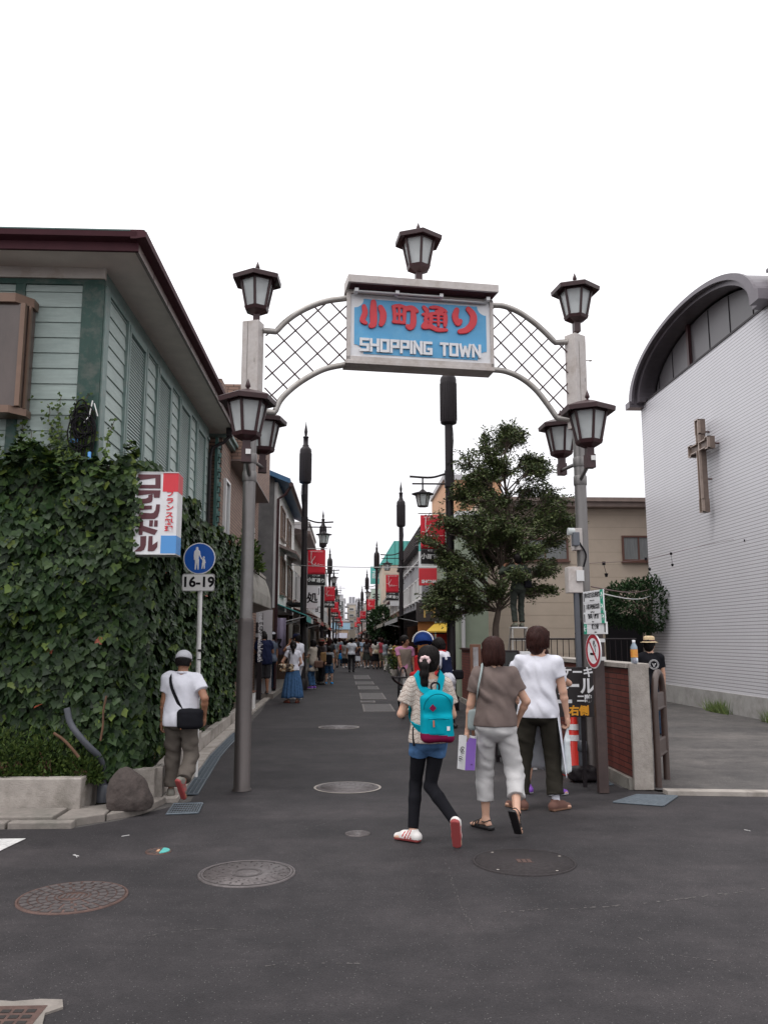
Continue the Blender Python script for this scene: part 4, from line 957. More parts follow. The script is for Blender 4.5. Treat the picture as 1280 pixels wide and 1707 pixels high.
# downpipe at the far corner
mb = MB(); mb.tube([(-2.34, 16.1, 5.76), (-2.34, 16.1, 5.62), (-2.45, 16.1, 5.5), (-2.66, 16.05, 5.38), (-2.70, 16.05, 5.2), (-2.70, 16.05, 3.2)], .035, 8); mb.box((-2.40, 16.03, 5.62), (-2.28, 16.17, 5.78)); W(mb, 'downpipe', M_blackp, hs_)
# cable bundle hung on the corner board
t = thing('cable_bundle', 'tangle of black cables on the house corner board', 'cables', (-2.86, 8.9, 3.7)); mb = MB(); rn = random.Random(5)
for i in range(11):
    c = Vector((-2.88 + rn.uniform(-.06, .06), 8.92 - rn.uniform(0, .06), 3.95 + rn.uniform(-.15, .12))); w, h = rn.uniform(.05, .13), rn.uniform(.07, .2)
    mb.tube([c + Vector((math.cos(a) * w, rn.uniform(-.012, .012), math.sin(a) * h)) for a in np.linspace(0, 5.5, 12)], .008, 5)
for i in range(7): x = -2.98 + i * .035; mb.tube(catmull([(x, 8.93, 4.2 - rn.uniform(0, .3)), (x + .03, 8.9, 3.9), (x - .02 + rn.uniform(0, .08), 8.9, 3.6)], 4), .009, 5)
W(mb, 'cables', M_blackd, t); mb = MB(); mb.tube([(-2.79, 8.9, 4.23), (-2.81, 8.88, 4.05), (-2.86, 8.88, 3.98)], .008, 5); mb.tube([(-2.77, 8.9, 4.2), (-2.72, 8.88, 4.05)], .007, 5); W(mb, 'pale_wires', M_white, t)
mb = MB(); mb.cbox((-2.97, 8.93, 3.78), (.09, .05, .045)); mb.lathe([(.02, 0), (.022, .15), (.01, .16)], 10, 0, (-2.79, 8.9, 3.5)); W(mb, 'splice_box', M_sblue, t)

# ---------------------------------------------------------------- brick building with green lattice
def windowbox(parent, axis, c, a0, a1, z0, z1, out, frame=M_alu, glass=M_glassd, mull=1, fw=.05, sill=True, name='window', dep=.06):
    mb = MB()
    def bx(a, b, p, q, d0, d1):
        if axis == 'x': mb.box((a, c + out * d0, p), (b, c + out * d1, q))
        else: mb.box((c + out * d0, a, p), (c + out * d1, b, q))
    bx(a0, a0 + fw, z0, z1, 0, dep); bx(a1 - fw, a1, z0, z1, 0, dep); bx(a0 + fw, a1 - fw, z1 - fw, z1, 0, dep); bx(a0 + fw, a1 - fw, z0, z0 + fw, 0, dep)
    for i in range(mull): m_ = a0 + (a1 - a0) * (i + 1) / (mull + 1); bx(m_ - fw * .4, m_ + fw * .4, z0 + fw, z1 - fw, 0, dep * .8)
    f = W(mb, name, frame, parent); mb = MB(); d = out * dep * .35
    if axis == 'x': mb.quad((a0 + fw, c + d, z0 + fw), (a1 - fw, c + d, z0 + fw), (a1 - fw, c + d, z1 - fw), (a0 + fw, c + d, z1 - fw))
    else: mb.quad((c + d, a0 + fw, z0 + fw), (c + d, a1 - fw, z0 + fw), (c + d, a1 - fw, z1 - fw), (c + d, a0 + fw, z1 - fw))
    g = W(mb, 'pane', glass, parent, recalc=False); g.parent = f
    if sill:
        mb = MB(); (mb.box((a0 - .04, c, z0 - .05), (a1 + .04, c + out * (dep + .05), z0 - .004)) if axis == 'x' else mb.box((c, a0 - .04, z0 - .05), (c + out * (dep + .05), a1 + .04, z0 - .004)))
        g = W(mb, 'sill', frame, parent); g.parent = f
    return f
bb = thing('brick_building', 'tan brick building with boxed-out upper floor beyond the green house', 'building', (-5, 20, 0))
mb = MB(); mb.box((-10, 16.7, 0), (-2.62, 24.3, 7.0)); W(mb, 'wall', M_bricktan, bb)
mb = MB(); mb.box((-3.2, 17.9, 5.56), (-2.25, 23.6, 7.26)); W(mb, 'oriel', M_bricktan, bb)
mb = MB(); mb.box((-3.2, 17.9, 5.52), (-2.252, 23.6, 5.555)); W(mb, 'oriel_underside', M_fascia2, bb)
mb = MB(); mb.box((-3.9, 16.62, 3.2), (-2.56, 17.88, 5.72)); W(mb, 'corner_bay', M_bricktan, bb)
mb = MB(); mb.box((-4.0, 16.55, 5.722), (-2.46, 17.89, 5.80)); mb.box((-4.0, 16.5, 5.80), (-2.40, 17.892, 5.86)); W(mb, 'green_coping', M_siding2, bb)
windowbox(bb, 'y', -2.62, 20.9, 22.9, 2.95, 4.7, 1, M_alu, M_glassg); windowbox(bb, 'y', -2.56, 16.95, 17.6, 3.4, 4.95, 1, M_alu, M_glassg, 0)
la = thing('lattice_screen', 'dark green woven lattice screen at the end of the green house', 'lattice', (-2.6, 16.4, 3)); mb = MB()
for j in range(15):
    z = 3.35 + j * .15
    pts = [(-2.60 + .035 * math.cos(math.pi * (i + j)), 16.22 + i * .115, z + .01 * math.sin(i * 1.5)) for i in range(0, 14)]
    P_ = catmull(pts, 3)
    for i in range(len(P_) - 1):
        a, b = P_[i], P_[i + 1]; mb.add([a, b, b + Vector((0, 0, .095)), a + Vector((0, 0, .095)), a + Vector((.008, 0, 0)), b + Vector((.008, 0, 0)), b + Vector((.008, 0, .095)), a + Vector((.008, 0, .095))], [(0,1,2,3),(4,7,6,5),(0,4,5,1),(3,2,6,7)])
W(mb, 'woven_strips', M_green_lat, la); mb = MB()
for i in range(14): mb.rod((-2.60, 16.22 + i * .115, 3.3), (-2.60, 16.22 + i * .115, 5.6), .008, n=5)
mb.box((-2.63, 16.18, 3.3), (-2.57, 16.22, 5.62)); mb.box((-2.63, 17.70, 3.3), (-2.57, 17.74, 5.62)); W(mb, 'frame', M_green_lat, la)
# curved render balcony with a potted shrub, past the ivy
t = thing('curved_balcony', 'stained concrete curved balcony beyond the ivy', 'balcony', (-2.4, 19.5, 2.3)); mb = MB()
mb.prism([(-3.2, 3.18), (-2.12, 3.18), (-2.02, 2.95), (-1.96, 2.7), (-1.95, 2.42), (-2.5, 2.30), (-3.2, 2.30)], 17.6, 21.6, 'y'); W(mb, 'parapet', M_conc_d, t, bevel=.02)
mb = MB(); mb.prism([(-3.2, 3.185), (-2.1, 3.185), (-2.1, 3.25), (-3.2, 3.25)], 17.55, 21.65, 'y'); W(mb, 'coping', M_conc, t)

# ---------------------------------------------------------------- shops up the street
ST = {}
def smat(c, r=.75): 
    k = tuple(round(x, 3) for x in c)
    if k not in ST: ST[k] = mat('shop_paint_%d' % len(ST), c, r, .1, 3, dirt=tuple(x * .6 for x in c), dscale=1.5, damt=.35)
    return ST[k]
def awning(parent, side, x, y0, y1, z, out, drop, m, m2=None):
    s = side; mb = MB()
    mb.add([(x, y0, z), (x, y1, z), (x + s * out, y1, z - drop), (x + s * out, y0, z - drop), (x, y0, z - .03), (x, y1, z - .03), (x + s * out, y1, z - drop - .03), (x + s * out, y0, z - drop - .03)], [(0,1,2,3),(7,6,5,4),(0,3,7,4),(1,5,6,2),(3,2,6,7)])
    mb.add([(x + s * out, y0, z - drop - .031), (x + s * out, y1, z - drop - .031), (x + s * out, y1, z - drop - .2), (x + s * out, y0, z - drop - .2)], [(0, 1, 2, 3)], 1)
    a = W(mb, 'awning', [m, m2 or m], parent)
    mb = MB()
    for y in (y0 + .1, y1 - .1): mb.rod((x, y, z - drop - .25), (x + s * (out - .05), y, z - drop - .05), .015, n=6)
    g = W(mb, 'awning_arm', M_alu, parent); g.parent = a; return a
def shop(lbl, side, x, y0, y1, h, wall, roof=None, rh=.3, floors=2, wins=3, glass=M_glassg, frame=M_alu, aw=None, fascia=None, sfc=None, over=.3, seed=0, cat='shop', name='shop_building'):
    s = -side                                               # direction towards the street
    r_ = random.Random(seed + int(y0)); t = thing(name, lbl, cat, (x - s * 3, (y0 + y1) / 2, 0)); xb = x - s * 7
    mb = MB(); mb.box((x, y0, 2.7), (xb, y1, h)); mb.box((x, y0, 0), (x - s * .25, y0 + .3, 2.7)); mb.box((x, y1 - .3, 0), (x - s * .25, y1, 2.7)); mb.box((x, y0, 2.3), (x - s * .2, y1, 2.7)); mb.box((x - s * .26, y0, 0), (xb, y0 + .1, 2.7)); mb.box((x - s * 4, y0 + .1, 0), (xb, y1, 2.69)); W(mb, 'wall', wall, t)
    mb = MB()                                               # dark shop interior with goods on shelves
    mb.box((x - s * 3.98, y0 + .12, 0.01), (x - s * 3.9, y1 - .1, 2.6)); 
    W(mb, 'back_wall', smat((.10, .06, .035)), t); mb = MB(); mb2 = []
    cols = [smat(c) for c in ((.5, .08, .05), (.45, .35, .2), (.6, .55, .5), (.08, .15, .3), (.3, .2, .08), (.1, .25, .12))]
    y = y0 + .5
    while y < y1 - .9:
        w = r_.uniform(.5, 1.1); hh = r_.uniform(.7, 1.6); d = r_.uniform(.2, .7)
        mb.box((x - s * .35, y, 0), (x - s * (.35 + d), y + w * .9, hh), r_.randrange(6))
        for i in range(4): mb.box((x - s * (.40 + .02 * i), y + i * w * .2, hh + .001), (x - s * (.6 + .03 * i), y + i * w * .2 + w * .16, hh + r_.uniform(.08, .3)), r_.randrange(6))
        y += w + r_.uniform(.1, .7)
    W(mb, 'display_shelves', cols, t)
    fh = (h - 2.9) / max(1, floors - 1)
    for f in range(floors - 1):
        for i in range(wins):
            a = y0 + (y1 - y0) * (i + .2) / wins; b = y0 + (y1 - y0) * (i + .8) / wins; z = 3.2 + f * fh
            windowbox(t, 'y', x, a, b, z + .1, z + min(1.3, fh * .62), s, frame, glass, 1, .06)
    if roof is not None:
        mb = MB(); mb.box((x + s * over, y0 - .1, h), (xb, y1 + .1, h + .12)); mb.prism([(x + s * over, h + .12), (x - s * 3.4, h + .12 + rh * 4), (xb, h + .12)], y0 - .1, y1 + .1, 'y'); W(mb, 'roof', roof, t)
    else:
        mb = MB(); mb.box((x + s * .06, y0 - .02, h), (xb, y1 + .02, h + .14)); W(mb, 'parapet', smat((.3, .29, .28)), t)
    if fascia is not None:
        mb = MB(); mb.box((x + s * .003, y0 + .15, 2.42), (x + s * .12, y1 - .15, 2.95)); fb = W(mb, 'shop_fascia', fascia, t)
    if aw is not None: awning(t, s, x + s * .004, y0 + .25, y1 - .25, 2.95, 1.0, .38, aw[0], aw[1])
    return t
# grey house with the blue roof
bh_ = thing('blue_roof_house', 'grey rendered house with blue gable roof beyond the brick building', 'house', (-4, 28, 0))
mb = MB(); mb.box((-9, 25.2, 0), (-2.25, 25.28, 6.6)); W(mb, 'end_wall', M_grout, bh_)
mb = MB(); mb.box((-9, 25.281, 2.6), (-2.15, 33.5, 6.45)); W(mb, 'wall', M_white, bh_)
mb = MB(); mb.add([(-1.75, 24.9, 6.35), (-1.75, 33.8, 6.35), (-5.2, 33.8, 7.75), (-5.2, 24.9, 7.75), (-1.75, 24.9, 6.5), (-1.75, 33.8, 6.5), (-5.2, 33.8, 7.92), (-5.2, 24.9, 7.92), (-9, 24.9, 6.4), (-9, 33.8, 6.4), (-9, 24.9, 6.55), (-9, 33.8, 6.55)], [(0,1,2,3),(4,7,6,5),(0,3,7,4),(1,5,6,2),(0,4,5,1),(3,2,9,8),(7,10,11,6),(3,8,10,7),(2,6,11,9),(8,9,11,10)]); W(mb, 'roof', M_blueroof, bh_)
mb = MB(); mb.rod((-1.72, 24.9, 6.32), (-1.72, 33.8, 6.32), .07); mb.tube([(-1.74, 25.1, 6.3), (-1.9, 25.12, 6.05), (-2.12, 25.14, 5.9), (-2.12, 25.14, .2)], .045, 8); W(mb, 'gutter_pipe', M_maroon, bh_)
for a, b, z0, z1 in ((26.4, 28.0, 4.9, 5.9), (29.2, 31.0, 4.9, 5.9), (26.6, 28.4, 3.1, 4.3), (30, 32.2, 3.1, 4.3)): windowbox(bh_, 'y', -2.15, a, b, z0, z1, 1, M_bronze, M_glassg)
for a, b, z in ((26.2, 28.6, 4.45), (29.4, 32.4, 4.5)):
    mb = MB(); mb.prism([(-2.15, z + .2), (-1.6, z - .05), (-1.6, z - .12), (-2.15, z + .1)], a, b, 'y'); W(mb, 'window_hood', M_fascia2, bh_)
mb = MB()
for i in range(4): mb.rod((-2.1 + i * .15, 29.62, 2.95), (-2.1 + i * .15, 29.62, 3.85), .012, n=4)
for i in range(14): mb.rod((-1.62, 29.7 + i * .2, 2.95), (-1.62, 29.7 + i * .2, 3.85), .012, n=4)
mb.rod((-1.62, 29.6, 3.86), (-1.62, 32.5, 3.86), .02, n=5); mb.box((-2.14, 29.6, 2.88), (-1.6, 32.5, 2.949)); W(mb, 'balcony', M_blackp, bh_)
mb = MB(); mb.box((-2.16, 25.29, 0), (-2.6, 25.7, 2.6)); mb.box((-2.3, 32.9, 0), (-2.7, 33.5, 2.6)); mb.box((-6, 26, 0), (-6.2, 33.4, 2.6)); W(mb, 'ground_floor_posts', smat((.12, .07, .05)), bh_)
mb = MB()
for i in range(8): mb.box((-2.75 - (i % 3) * .3, 26.1 + i * .82, 0), (-3.3 - (i % 2) * .2, 26.75 + i * .82, .8 + (i * 37 % 11) * .1), i % 4)
W(mb, 'display_shelves', [smat((.35, .33, .3)), smat((.5, .45, .4)), smat((.12, .09, .08)), smat((.1, .22, .35))], bh_)
awning(bh_, 1, -2.14, 25.9, 29.2, 2.75, .9, .35, smat((.06, .28, .27)), smat((.06, .28, .27))); awning(bh_, 1, -2.14, 29.6, 33.2, 2.75, .8, .3, smat((.08, .05, .045)), smat((.5, .5, .5)))
shop('narrow white shop with dark eaves and a brown awning, left side', -1, -2.2, 33.8, 39.5, 5.9, smat((.5, .48, .44)), M_fascia2, .2, 2, 3, aw=(smat((.16, .035, .025)), smat((.40, .36, .32))), over=.7, seed=1)
shop('dark timber shop with red awning farther up the left side', -1, -2.3, 39.8, 47, 6.4, smat((.08, .055, .045)), M_fascia, .2, 2, 3, aw=(smat((.22, .04, .03)), smat((.3, .05, .04))), over=.6, seed=2, glass=M_glassc)
shop('grey three-storey shop on the left in mid distance', -1, -2.2, 47.3, 57, 8.2, smat((.32, .31, .31)), None, 0, 3, 3, aw=(smat((.3, .27, .22)), None), seed=3)
shop('beige shop on the left past the third banner', -1, -2.3, 57.4, 70, 6.5, smat((.45, .38, .3)), M_fascia2, .2, 2, 3, aw=(smat((.4, .05, .04)), None), seed=4)
shop('white block of shops on the left far up the street', -1, -2.2, 70.5, 92, 8.5, smat((.55, .54, .54)), None, 0, 3, 5, aw=(smat((.1, .1, .12)), None), seed=5)
shop('far left shop row with brown front', -1, -2.4, 92.5, 128, 6.8, smat((.25, .17, .13)), M_fascia2, .3, 2, 6, aw=(smat((.4, .3, .2)), None), seed=6)
# right side
shop('dark brown shop with yellow awning behind the tree', 1, 3.35, 27.2, 33.2, 4.4, smat((.05, .038, .036)), None, 0, 2, 2, glass=M_glassc, seed=7, fascia=smat((.045, .035, .033)))
gb = shop('grey three-storey building with dark eaves and window strips, right side', 1, 3.05, 33.6, 46, 6.15, smat((.30, .30, .32)), None, 0, 3, 7, aw=(smat((.05, .05, .05)), smat((.35, .35, .35))), seed=8, frame=M_white)
mb = MB(); mb.prism([(2.78, 5.35), (2.98, 6.3), (4.2, 6.35), (4.2, 5.4)], 33.4, 46.2, 'y'); W(mb, 'mansard', smat((.035, .032, .035)), gb)
mb = MB()
for i in range(6): mb.prism([(2.74 + i * .035, 5.4 + i * .155), (2.76 + i * .035, 5.45 + i * .155), (2.9 + i * .035, 5.45 + i * .155), (2.9 + i * .035, 5.4 + i * .155)], 33.35, 46.25, 'y')
W(mb, 'mansard_courses', smat((.11, .09, .09)), gb)
mb = MB(); P_ = catmull([(3.7, 33.55, 3.6), (3.35, 33.5, 4.3), (3.75, 33.5, 4.9), (3.45, 33.5, 5.4), (3.85, 33.5, 5.75), (3.75, 33.5, 6.1)], 6); mb.tube(P_, .05, 6); mb.tube([(3.7, 33.5, 6.1), (3.95, 33.5, 5.7), (3.5, 33.5, 5.8)], .04, 6); mb.tube(catmull([(3.35, 33.5, 5.0), (3.2, 33.5, 4.6), (3.6, 33.5, 4.1)], 5), .035, 6); W(mb, 'iron_ornament', M_blackd, gb)
shop('low brown timber shop beyond the grey building, right side', 1, 3.0, 46.4, 57, 4.0, smat((.13, .06, .035)), M_fascia, .15, 2, 3, aw=(smat((.32, .3, .26)), None), seed=19)
shop('low cream shop before the turquoise roof, right side', 1, 2.95, 57.4, 67.4, 4.6, smat((.42, .38, .33)), None, 0, 2, 3, aw=(smat((.45, .4, .33)), None), seed=10)
tb = shop('cream building with turquoise mansard roof, right side', 1, 2.9, 68, 82, 7.7, smat((.52, .44, .36)), None, 0, 2, 4, aw=(smat((.32, .3, .26)), None), seed=9)
mb = MB(); mb.prism([(2.7, 7.72), (3.9, 9.7), (9.5, 9.7), (9.5, 7.72)], 67.9, 82.1, 'y'); W(mb, 'turquoise_roof', M_teal, tb)
mb = MB()
for i in range(16): mb.rod((3.9 + i * .35, 67.88, 7.75), (3.9 + i * .35, 67.88, 9.68), .03, n=4); mb.rod((2.69, 68 + i * .9, 7.75), (3.89, 68 + i * .9, 9.72), .03, n=4)
W(mb, 'roof_seams', smat((.05, .28, .26)), tb)
shop('pale blue shop block on the right far up the street', 1, 3.0, 82.5, 97, 6.5, smat((.38, .48, .52)), None, 0, 3, 4, aw=(smat((.1, .1, .1)), None), seed=11)
shop('far right row of cream shops', 1, 2.8, 97.5, 130, 7.0, smat((.5, .44, .36)), None, 0, 2, 6, aw=(smat((.4, .06, .05)), None), seed=12)
shop('farthest brown shop row on the right', 1, 2.6, 130.5, 165, 6.4, smat((.28, .22, .2)), None, 0, 2, 6, aw=(smat((.4, .3, .2)), None), seed=13)
def block(lbl, px0, px1, py, Y, dep, wall, rows, cols_, glass=M_glassg, extra=None, wz=1.0):
    a = V(px0, py, Y); b = V(px1, py, Y); h = a.z; t = thing('apartment_block', lbl, 'building', ((a.x + b.x) / 2, Y + dep / 2, 0))
    mb = MB(); mb.box((a.x, Y, 0), (b.x, Y + dep, h)); W(mb, 'wall', wall, t); mb = MB(); mb.box((a.x - .15, Y - .15, h), (b.x + .15, Y + dep, h + .35)); W(mb, 'parapet', smat((.42, .41, .42)), t)
    w = (b.x - a.x)
    for r in range(rows):
        for c in range(cols_):
            x = a.x + w * (c + .5) / cols_; z = h - (r + .75) * (h - 4) / rows; ww = w / cols_ * .28; windowbox(t, 'x', Y, x - ww, x + ww, z - .55 * wz, z + .55 * wz, -1, M_alu, glass, 0, .08, True, dep=.12)
    return t, a, b
smw = smat((.58, .57, .60)); smc = smat((.52, .46, .38))
t, a, b = block('tall white apartment block closing the street on the left', 541, 575, 1000, 180, 20, smw, 6, 4)
mb = MB(); mb.box((b.x - 1.6, 181, b.z), (b.x - .4, 184, b.z + 1.2)); mb.rod((b.x - 1, 182, b.z + 1.2), (b.x - 1, 182, b.z + 3.2), .07); mb.box((b.x - 2, 182, b.z + 2.6), (b.x, 182.1, b.z + 2.7)); W(mb, 'roof_plant', smat((.35, .35, .37)), t)
for i in range(6): mb = MB(); z = a.z - 1.4 - i * 1.35; mb.box((b.x, 180.5, z), (b.x + .9, 188, z + .12)); mb.box((b.x + .82, 180.5, z + .12), (b.x + .9, 188, z + .6)); W(mb, 'balcony', smat((.45, .44, .46)), t)
t, a, b = block('cream office block with rooftop tanks at the end of the street', 579, 593, 1008, 200, 18, smc, 4, 1, wz=.6)
mb = MB(); mb.box((a.x + .4, 201, b.z + .35), (a.x + 1.0, 204, b.z + 1.9)); mb.box((a.x + 1.1, 201, b.z + .35), (b.x - .2, 204, b.z + 1.9)); W(mb, 'roof_tank', smat((.25, .25, .27)), t)
block('grey tower beside the cream office block', 594, 606, 1000, 215, 18, smat((.36, .35, .38)), 6, 2)
block('pale block behind the right-hand banners', 604, 640, 1008, 190, 18, smat((.5, .46, .44)), 5, 4)
block('low cream block behind the street on the left', 520, 552, 1015, 210, 18, smc, 5, 4)
t, a, b = block('two-pillared cream shopfront with blue band at the end of the street', 554, 581, 1037, 150, 12, smat((.55, .40, .27)), 0, 1)
mb = MB(); mb.box((a.x - .3, 149.6, a.z - 1.3), (b.x + .3, 149.98, a.z - .1)); W(mb, 'blue_band', smat((.30, .48, .62)), t)
mb = MB(); mb.box((a.x - .3, 149.55, a.z - .1), (b.x + .3, 149.98, a.z + .1)); mb.box(((a.x + b.x) / 2 - .1, 149.8, 0), ((a.x + b.x) / 2 + .1, 149.99, a.z - 1.3)); W(mb, 'white_edge', smat((.2, .14, .12)), t)
mb = MB(); mb.box((a.x + .2, 149.5, 1.9), (b.x - .2, 149.79, 2.8)); W(mb, 'shop_sign', smat((.6, .6, .7)), t)

# ---------------------------------------------------------------- beige house, sage wall, peach block behind the tree
be = thing('beige_house', 'beige boarded house with brown flat eaves behind the tree', 'house', (8, 30, 0)); x0 = V(796, 900, 26).x
mb = MB(); mb.box((x0, 26, 0), (13, 36, 5.95)); W(mb, 'wall', M_beige, be)
mb = MB(); 
for i in range(14): mb.box((x0 + .001, 25.996, .4 + i * .4), (13, 25.9995, .412 + i * .4))
W(mb, 'board_joints', mat('beige_joint', (.395, .325, .26), .8), be)
mb = MB(); mb.box((x0 + .3, 25.5, 5.80), (13.4, 36.4, 5.951)); mb.box((x0 + .25, 25.4, 5.952), (13.4, 36.4, 6.08)); W(mb, 'eaves', mat('brown_eaves', (.20, .15, .13), .6, .15, 5), be)
for a, b, c, d in ((868, 897, 947, 935), (1035, 893, 1092, 936)):
    p, q = V(a, b, 25.98), V(c, d, 25.98); windowbox(be, 'x', 25.985, p.x, q.x, q.z, p.z, -1, mat('brown_window_frame', (.13, .06, .045), .5), M_glassc, 1, .06)
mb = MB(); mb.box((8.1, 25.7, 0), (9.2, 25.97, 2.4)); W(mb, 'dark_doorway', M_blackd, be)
sg = thing('sage_shed', 'pale sage green wall section beside the black pole', 'building', (3.8, 25, 0)); p = V(762, 860, 24.2)
mb = MB(); mb.box((p.x, 24.2, 0), (x0 - .01, 33, 5.3)); W(mb, 'wall', M_sage, sg); mb = MB(); mb.rod((p.x + .12, 24.12, 0), (p.x + .12, 24.12, 3.9), .06); mb.box((p.x - .02, 24.17, 5.3), (x0, 33, 5.42)); W(mb, 'drainpipe', M_alu, sg)
t, a, b = block('peach coloured block showing through the top of the tree', 742, 835, 800, 55, 9, M_orangeb, 2, 3)
# railing above the brick wall
t = thing('railing', 'dark thin-barred railing in front of the beige house', 'railing', (5, 17.6, 0)); mb = MB(); xa, xb = 3.45, 6.15; z0, z1 = 1.02, 1.66
mb.rod((xa, 17.6, z1), (xb, 17.6, z1), .022, n=6); mb.rod((xa, 17.6, z0 + .05), (xb, 17.6, z0 + .05), .018, n=6); W(mb, 'rails', M_blackp, t); mb = MB(); x = xa
while x < xb: mb.rod((x, 17.6, z0 + .05), (x, 17.6, z1), .009, n=5); x += .125
W(mb, 'bars', M_blackp, t); mb = MB(); mb.box((xa, 17.52, 0), (xb, 17.68, z0 - .04)); W(mb, 'base_wall', smat((.04, .022, .02)), t); mb = MB(); mb.box((xa, 17.49, z0 - .038), (xb, 17.71, z0 + .04)); W(mb, 'coping', M_conc, t)
# dark red brick boundary wall
def bwall(lbl, y0, y1, h, end=False, dx=0):
    t = thing('brick_wall', lbl, 'wall', (3.2, y0, 0)); mb = MB(); mb.box((3.10 + dx, y0, .0), (3.30 + dx, y1, h)); W(mb, 'brickwork', M_brickred, t)
    mb = MB(); mb.box((3.06 + dx, y0, h), (3.34 + dx, y1, h + .05)); W(mb, 'coping', M_conc if end else M_maroon, t)
    mb = MB(); mb.box((3.05 + dx, y0, -.01), (3.099 + dx, y1, .12)); W(mb, 'footing', M_conc_d, t)
    if end: mb = MB(); mb.box((3.09 + dx, y0 - .06, 0), (3.31 + dx, y0 - .001, h + .052)); W(mb, 'concrete_end_post', M_conc, t, bevel=.008)
    return t
bwall('dark red brick wall ending in a pale concrete post', 9.45, 13.2, 1.33, True, .10)
bwall('dark red brick wall behind the man with the neckerchief', 15.2, 22.6, 1.38)

# ---------------------------------------------------------------- church
ch = thing('church', 'white tiled church with arched grey roof and a wall cross', 'church', (13, 19.4, 0)); CX = 8.6; CY0, CY1, CZ = 15.1, 23.3, 8.44
mb = MB(); mb.box((CX, CY0, .30), (24, CY1, CZ)); W(mb, 'tiled_wall', M_tile, ch)
mb = MB(); mb.box((CX - .05, CY0 - .03, 0), (24, CY1 + .03, .46)); W(mb, 'plinth', M_plinth, ch)
cyc, hw, rise = 19.44, 3.63, 1.43
def arcp(f, dz=0.0, n=40, w=1.0): return [(cyc + hw * w * math.cos(a) * f, CZ + dz + rise * math.sin(a) ** .9 * f) for a in np.linspace(0.0, math.pi, n)]
mb = MB(); mb.prism(arcp(.90, 0), CX + .25, CX + .32, 'x'); W(mb, 'gable_panel', M_panelg, ch)
def band(mb, f0, f1, x0, x1, m=0):
    A_, B_ = arcp(f0), arcp(f1)
    for i in range(len(A_) - 1): mb.prism([A_[i], B_[i], B_[i + 1], A_[i + 1]], x0, x1, 'x', m)
mb = MB(); band(mb, 1.0, 1.035, CX - .30, 24); W(mb, 'barrel_roof', M_zinc, ch, recalc=False)
mb = MB(); band(mb, .93, .999, CX - .22, CX + .24); W(mb, 'verge', M_zinc, ch, recalc=False)
mb = MB(); band(mb, .985, 1.055, CX - .37, CX - .301); W(mb, 'arched_fascia', M_zinc, ch, recalc=False)
mb = MB(); mb.box((CX - .02, 15.75, CZ), (CX + .35, CY1 + .005, CZ + .05)); W(mb, 'gable_sill', M_blackp, ch)
mb = MB()
for y in (16.9, 18.0, 19.1, 21.4, 22.4): mb.box((CX + .235, y, CZ + .07), (CX + .249, y + .02, CZ + min(1.5, rise * math.sqrt(max(.01, 1 - ((y - cyc) / hw) ** 2)) * .88)))
W(mb, 'panel_joints', M_blackd, ch)
mb = MB(); mb.box((CX + .16, 20.15, CZ + .07), (CX + .245, 20.27, CZ + 1.32)); W(mb, 'mullion', M_maroon, ch)
mb = MB(); mb.box((CX - .42, 23.06, CZ - .10), (CX + .6, 23.42, CZ + .08)); W(mb, 'eaves_box', M_zinc, ch); mb = MB(); mb.box((CX - .40, 15.44, CZ - .02), (CX + .6, 15.80, CZ + .2)); W(mb, 'eaves_box', M_zinc, ch)
mb = MB(); mb.box((CX + .1, 14.9, CZ), (24, 15.5, CZ + .3))
for i in range(2): mb.box((CX + .1, 15.7 + i * .2, CZ + .62 + i * .17), (24, 15.8 + i * .2, CZ + .69 + i * .17))
W(mb, 'side_roof', M_zinc, ch)
cr = thing('cross', 'bronze metal cross mounted on the white tiled church wall', 'cross', (CX - .25, 19.9, 6)); 
pT, pB = VX(1160, 700, CX - .25), VX(1168, 857, CX - .25); pl, pr = VX(1140, 758, CX - .25), VX(1187, 738, CX - .25)
yc = (pT.y + pB.y) / 2 - .1; zt, zb = pT.z - .02, pB.z + .02; zc = VX(1163, 748, CX - .25).z; X0, X1 = CX - .30, CX - .12
out = [(-.085, zb), (.085, zb), (.085, zc - .12), (.42, zc - .12), (.42, zc - .18), (.58, zc - .18), (.58, zc + .22), (.42, zc + .22), (.42, zc + .16), (.085, zc + .16), (.085, zt - .36), (.125, zt - .36), (.125, zt), (-.125, zt), (-.125, zt - .36), (-.085, zt - .36), (-.085, zc + .16), (-.42, zc + .16), (-.42, zc + .22), (-.58, zc + .22), (-.58, zc - .18), (-.42, zc - .18), (-.42, zc - .12), (-.085, zc - .12)]
out[0:2] = [(-.085, zb + .32), (-.115, zb + .32), (-.115, zb), (.115, zb), (.115, zb + .32), (.085, zb + .32)]
P_ = [(yc + (a * .8 if abs(a) < .2 else a * .96), zc + .02 + (b - zc - .02) * (.72 if abs(b - zc) < .3 else 1)) for a, b in out]
mb = MB(); mb.prism(P_, X0 + .06, X1, 'x'); W(mb, 'cross_back', mat('cross_recess_shade', (.16, .12, .10), .5, .2, 9, metal=.3), cr)  # shading of the hollow put into the colour as a darker bronze
mb = MB()
for i in range(len(P_)):
    a, b = Vector((0, *P_[i])), Vector((0, *P_[(i + 1) % len(P_)])); d = (b - a).normalized(); n_ = Vector((0, -d.z, d.y)) * .022
    mb.prism([(a.y - d.y * .0, a.z - d.z * .0), (b.y, b.z), (b.y + n_.y, b.z + n_.z), (a.y + n_.y, a.z + n_.z)], X0 - .0007 * (i % 3), X0 + .0605, 'x')
mb.prism([(yc - .03, zb + .05), (yc + .03, zb + .05), (yc + .03, zt - .05), (yc - .03, zt - .05)], X0 + .03, X0 + .0595, 'x'); W(mb, 'cross_rim', M_crossm, cr)
mb = MB()
for z in (zb + .8, zt - .3): mb.rod((X1 - .05, yc - .02, z), (CX, yc - .02, z), .02, n=6)
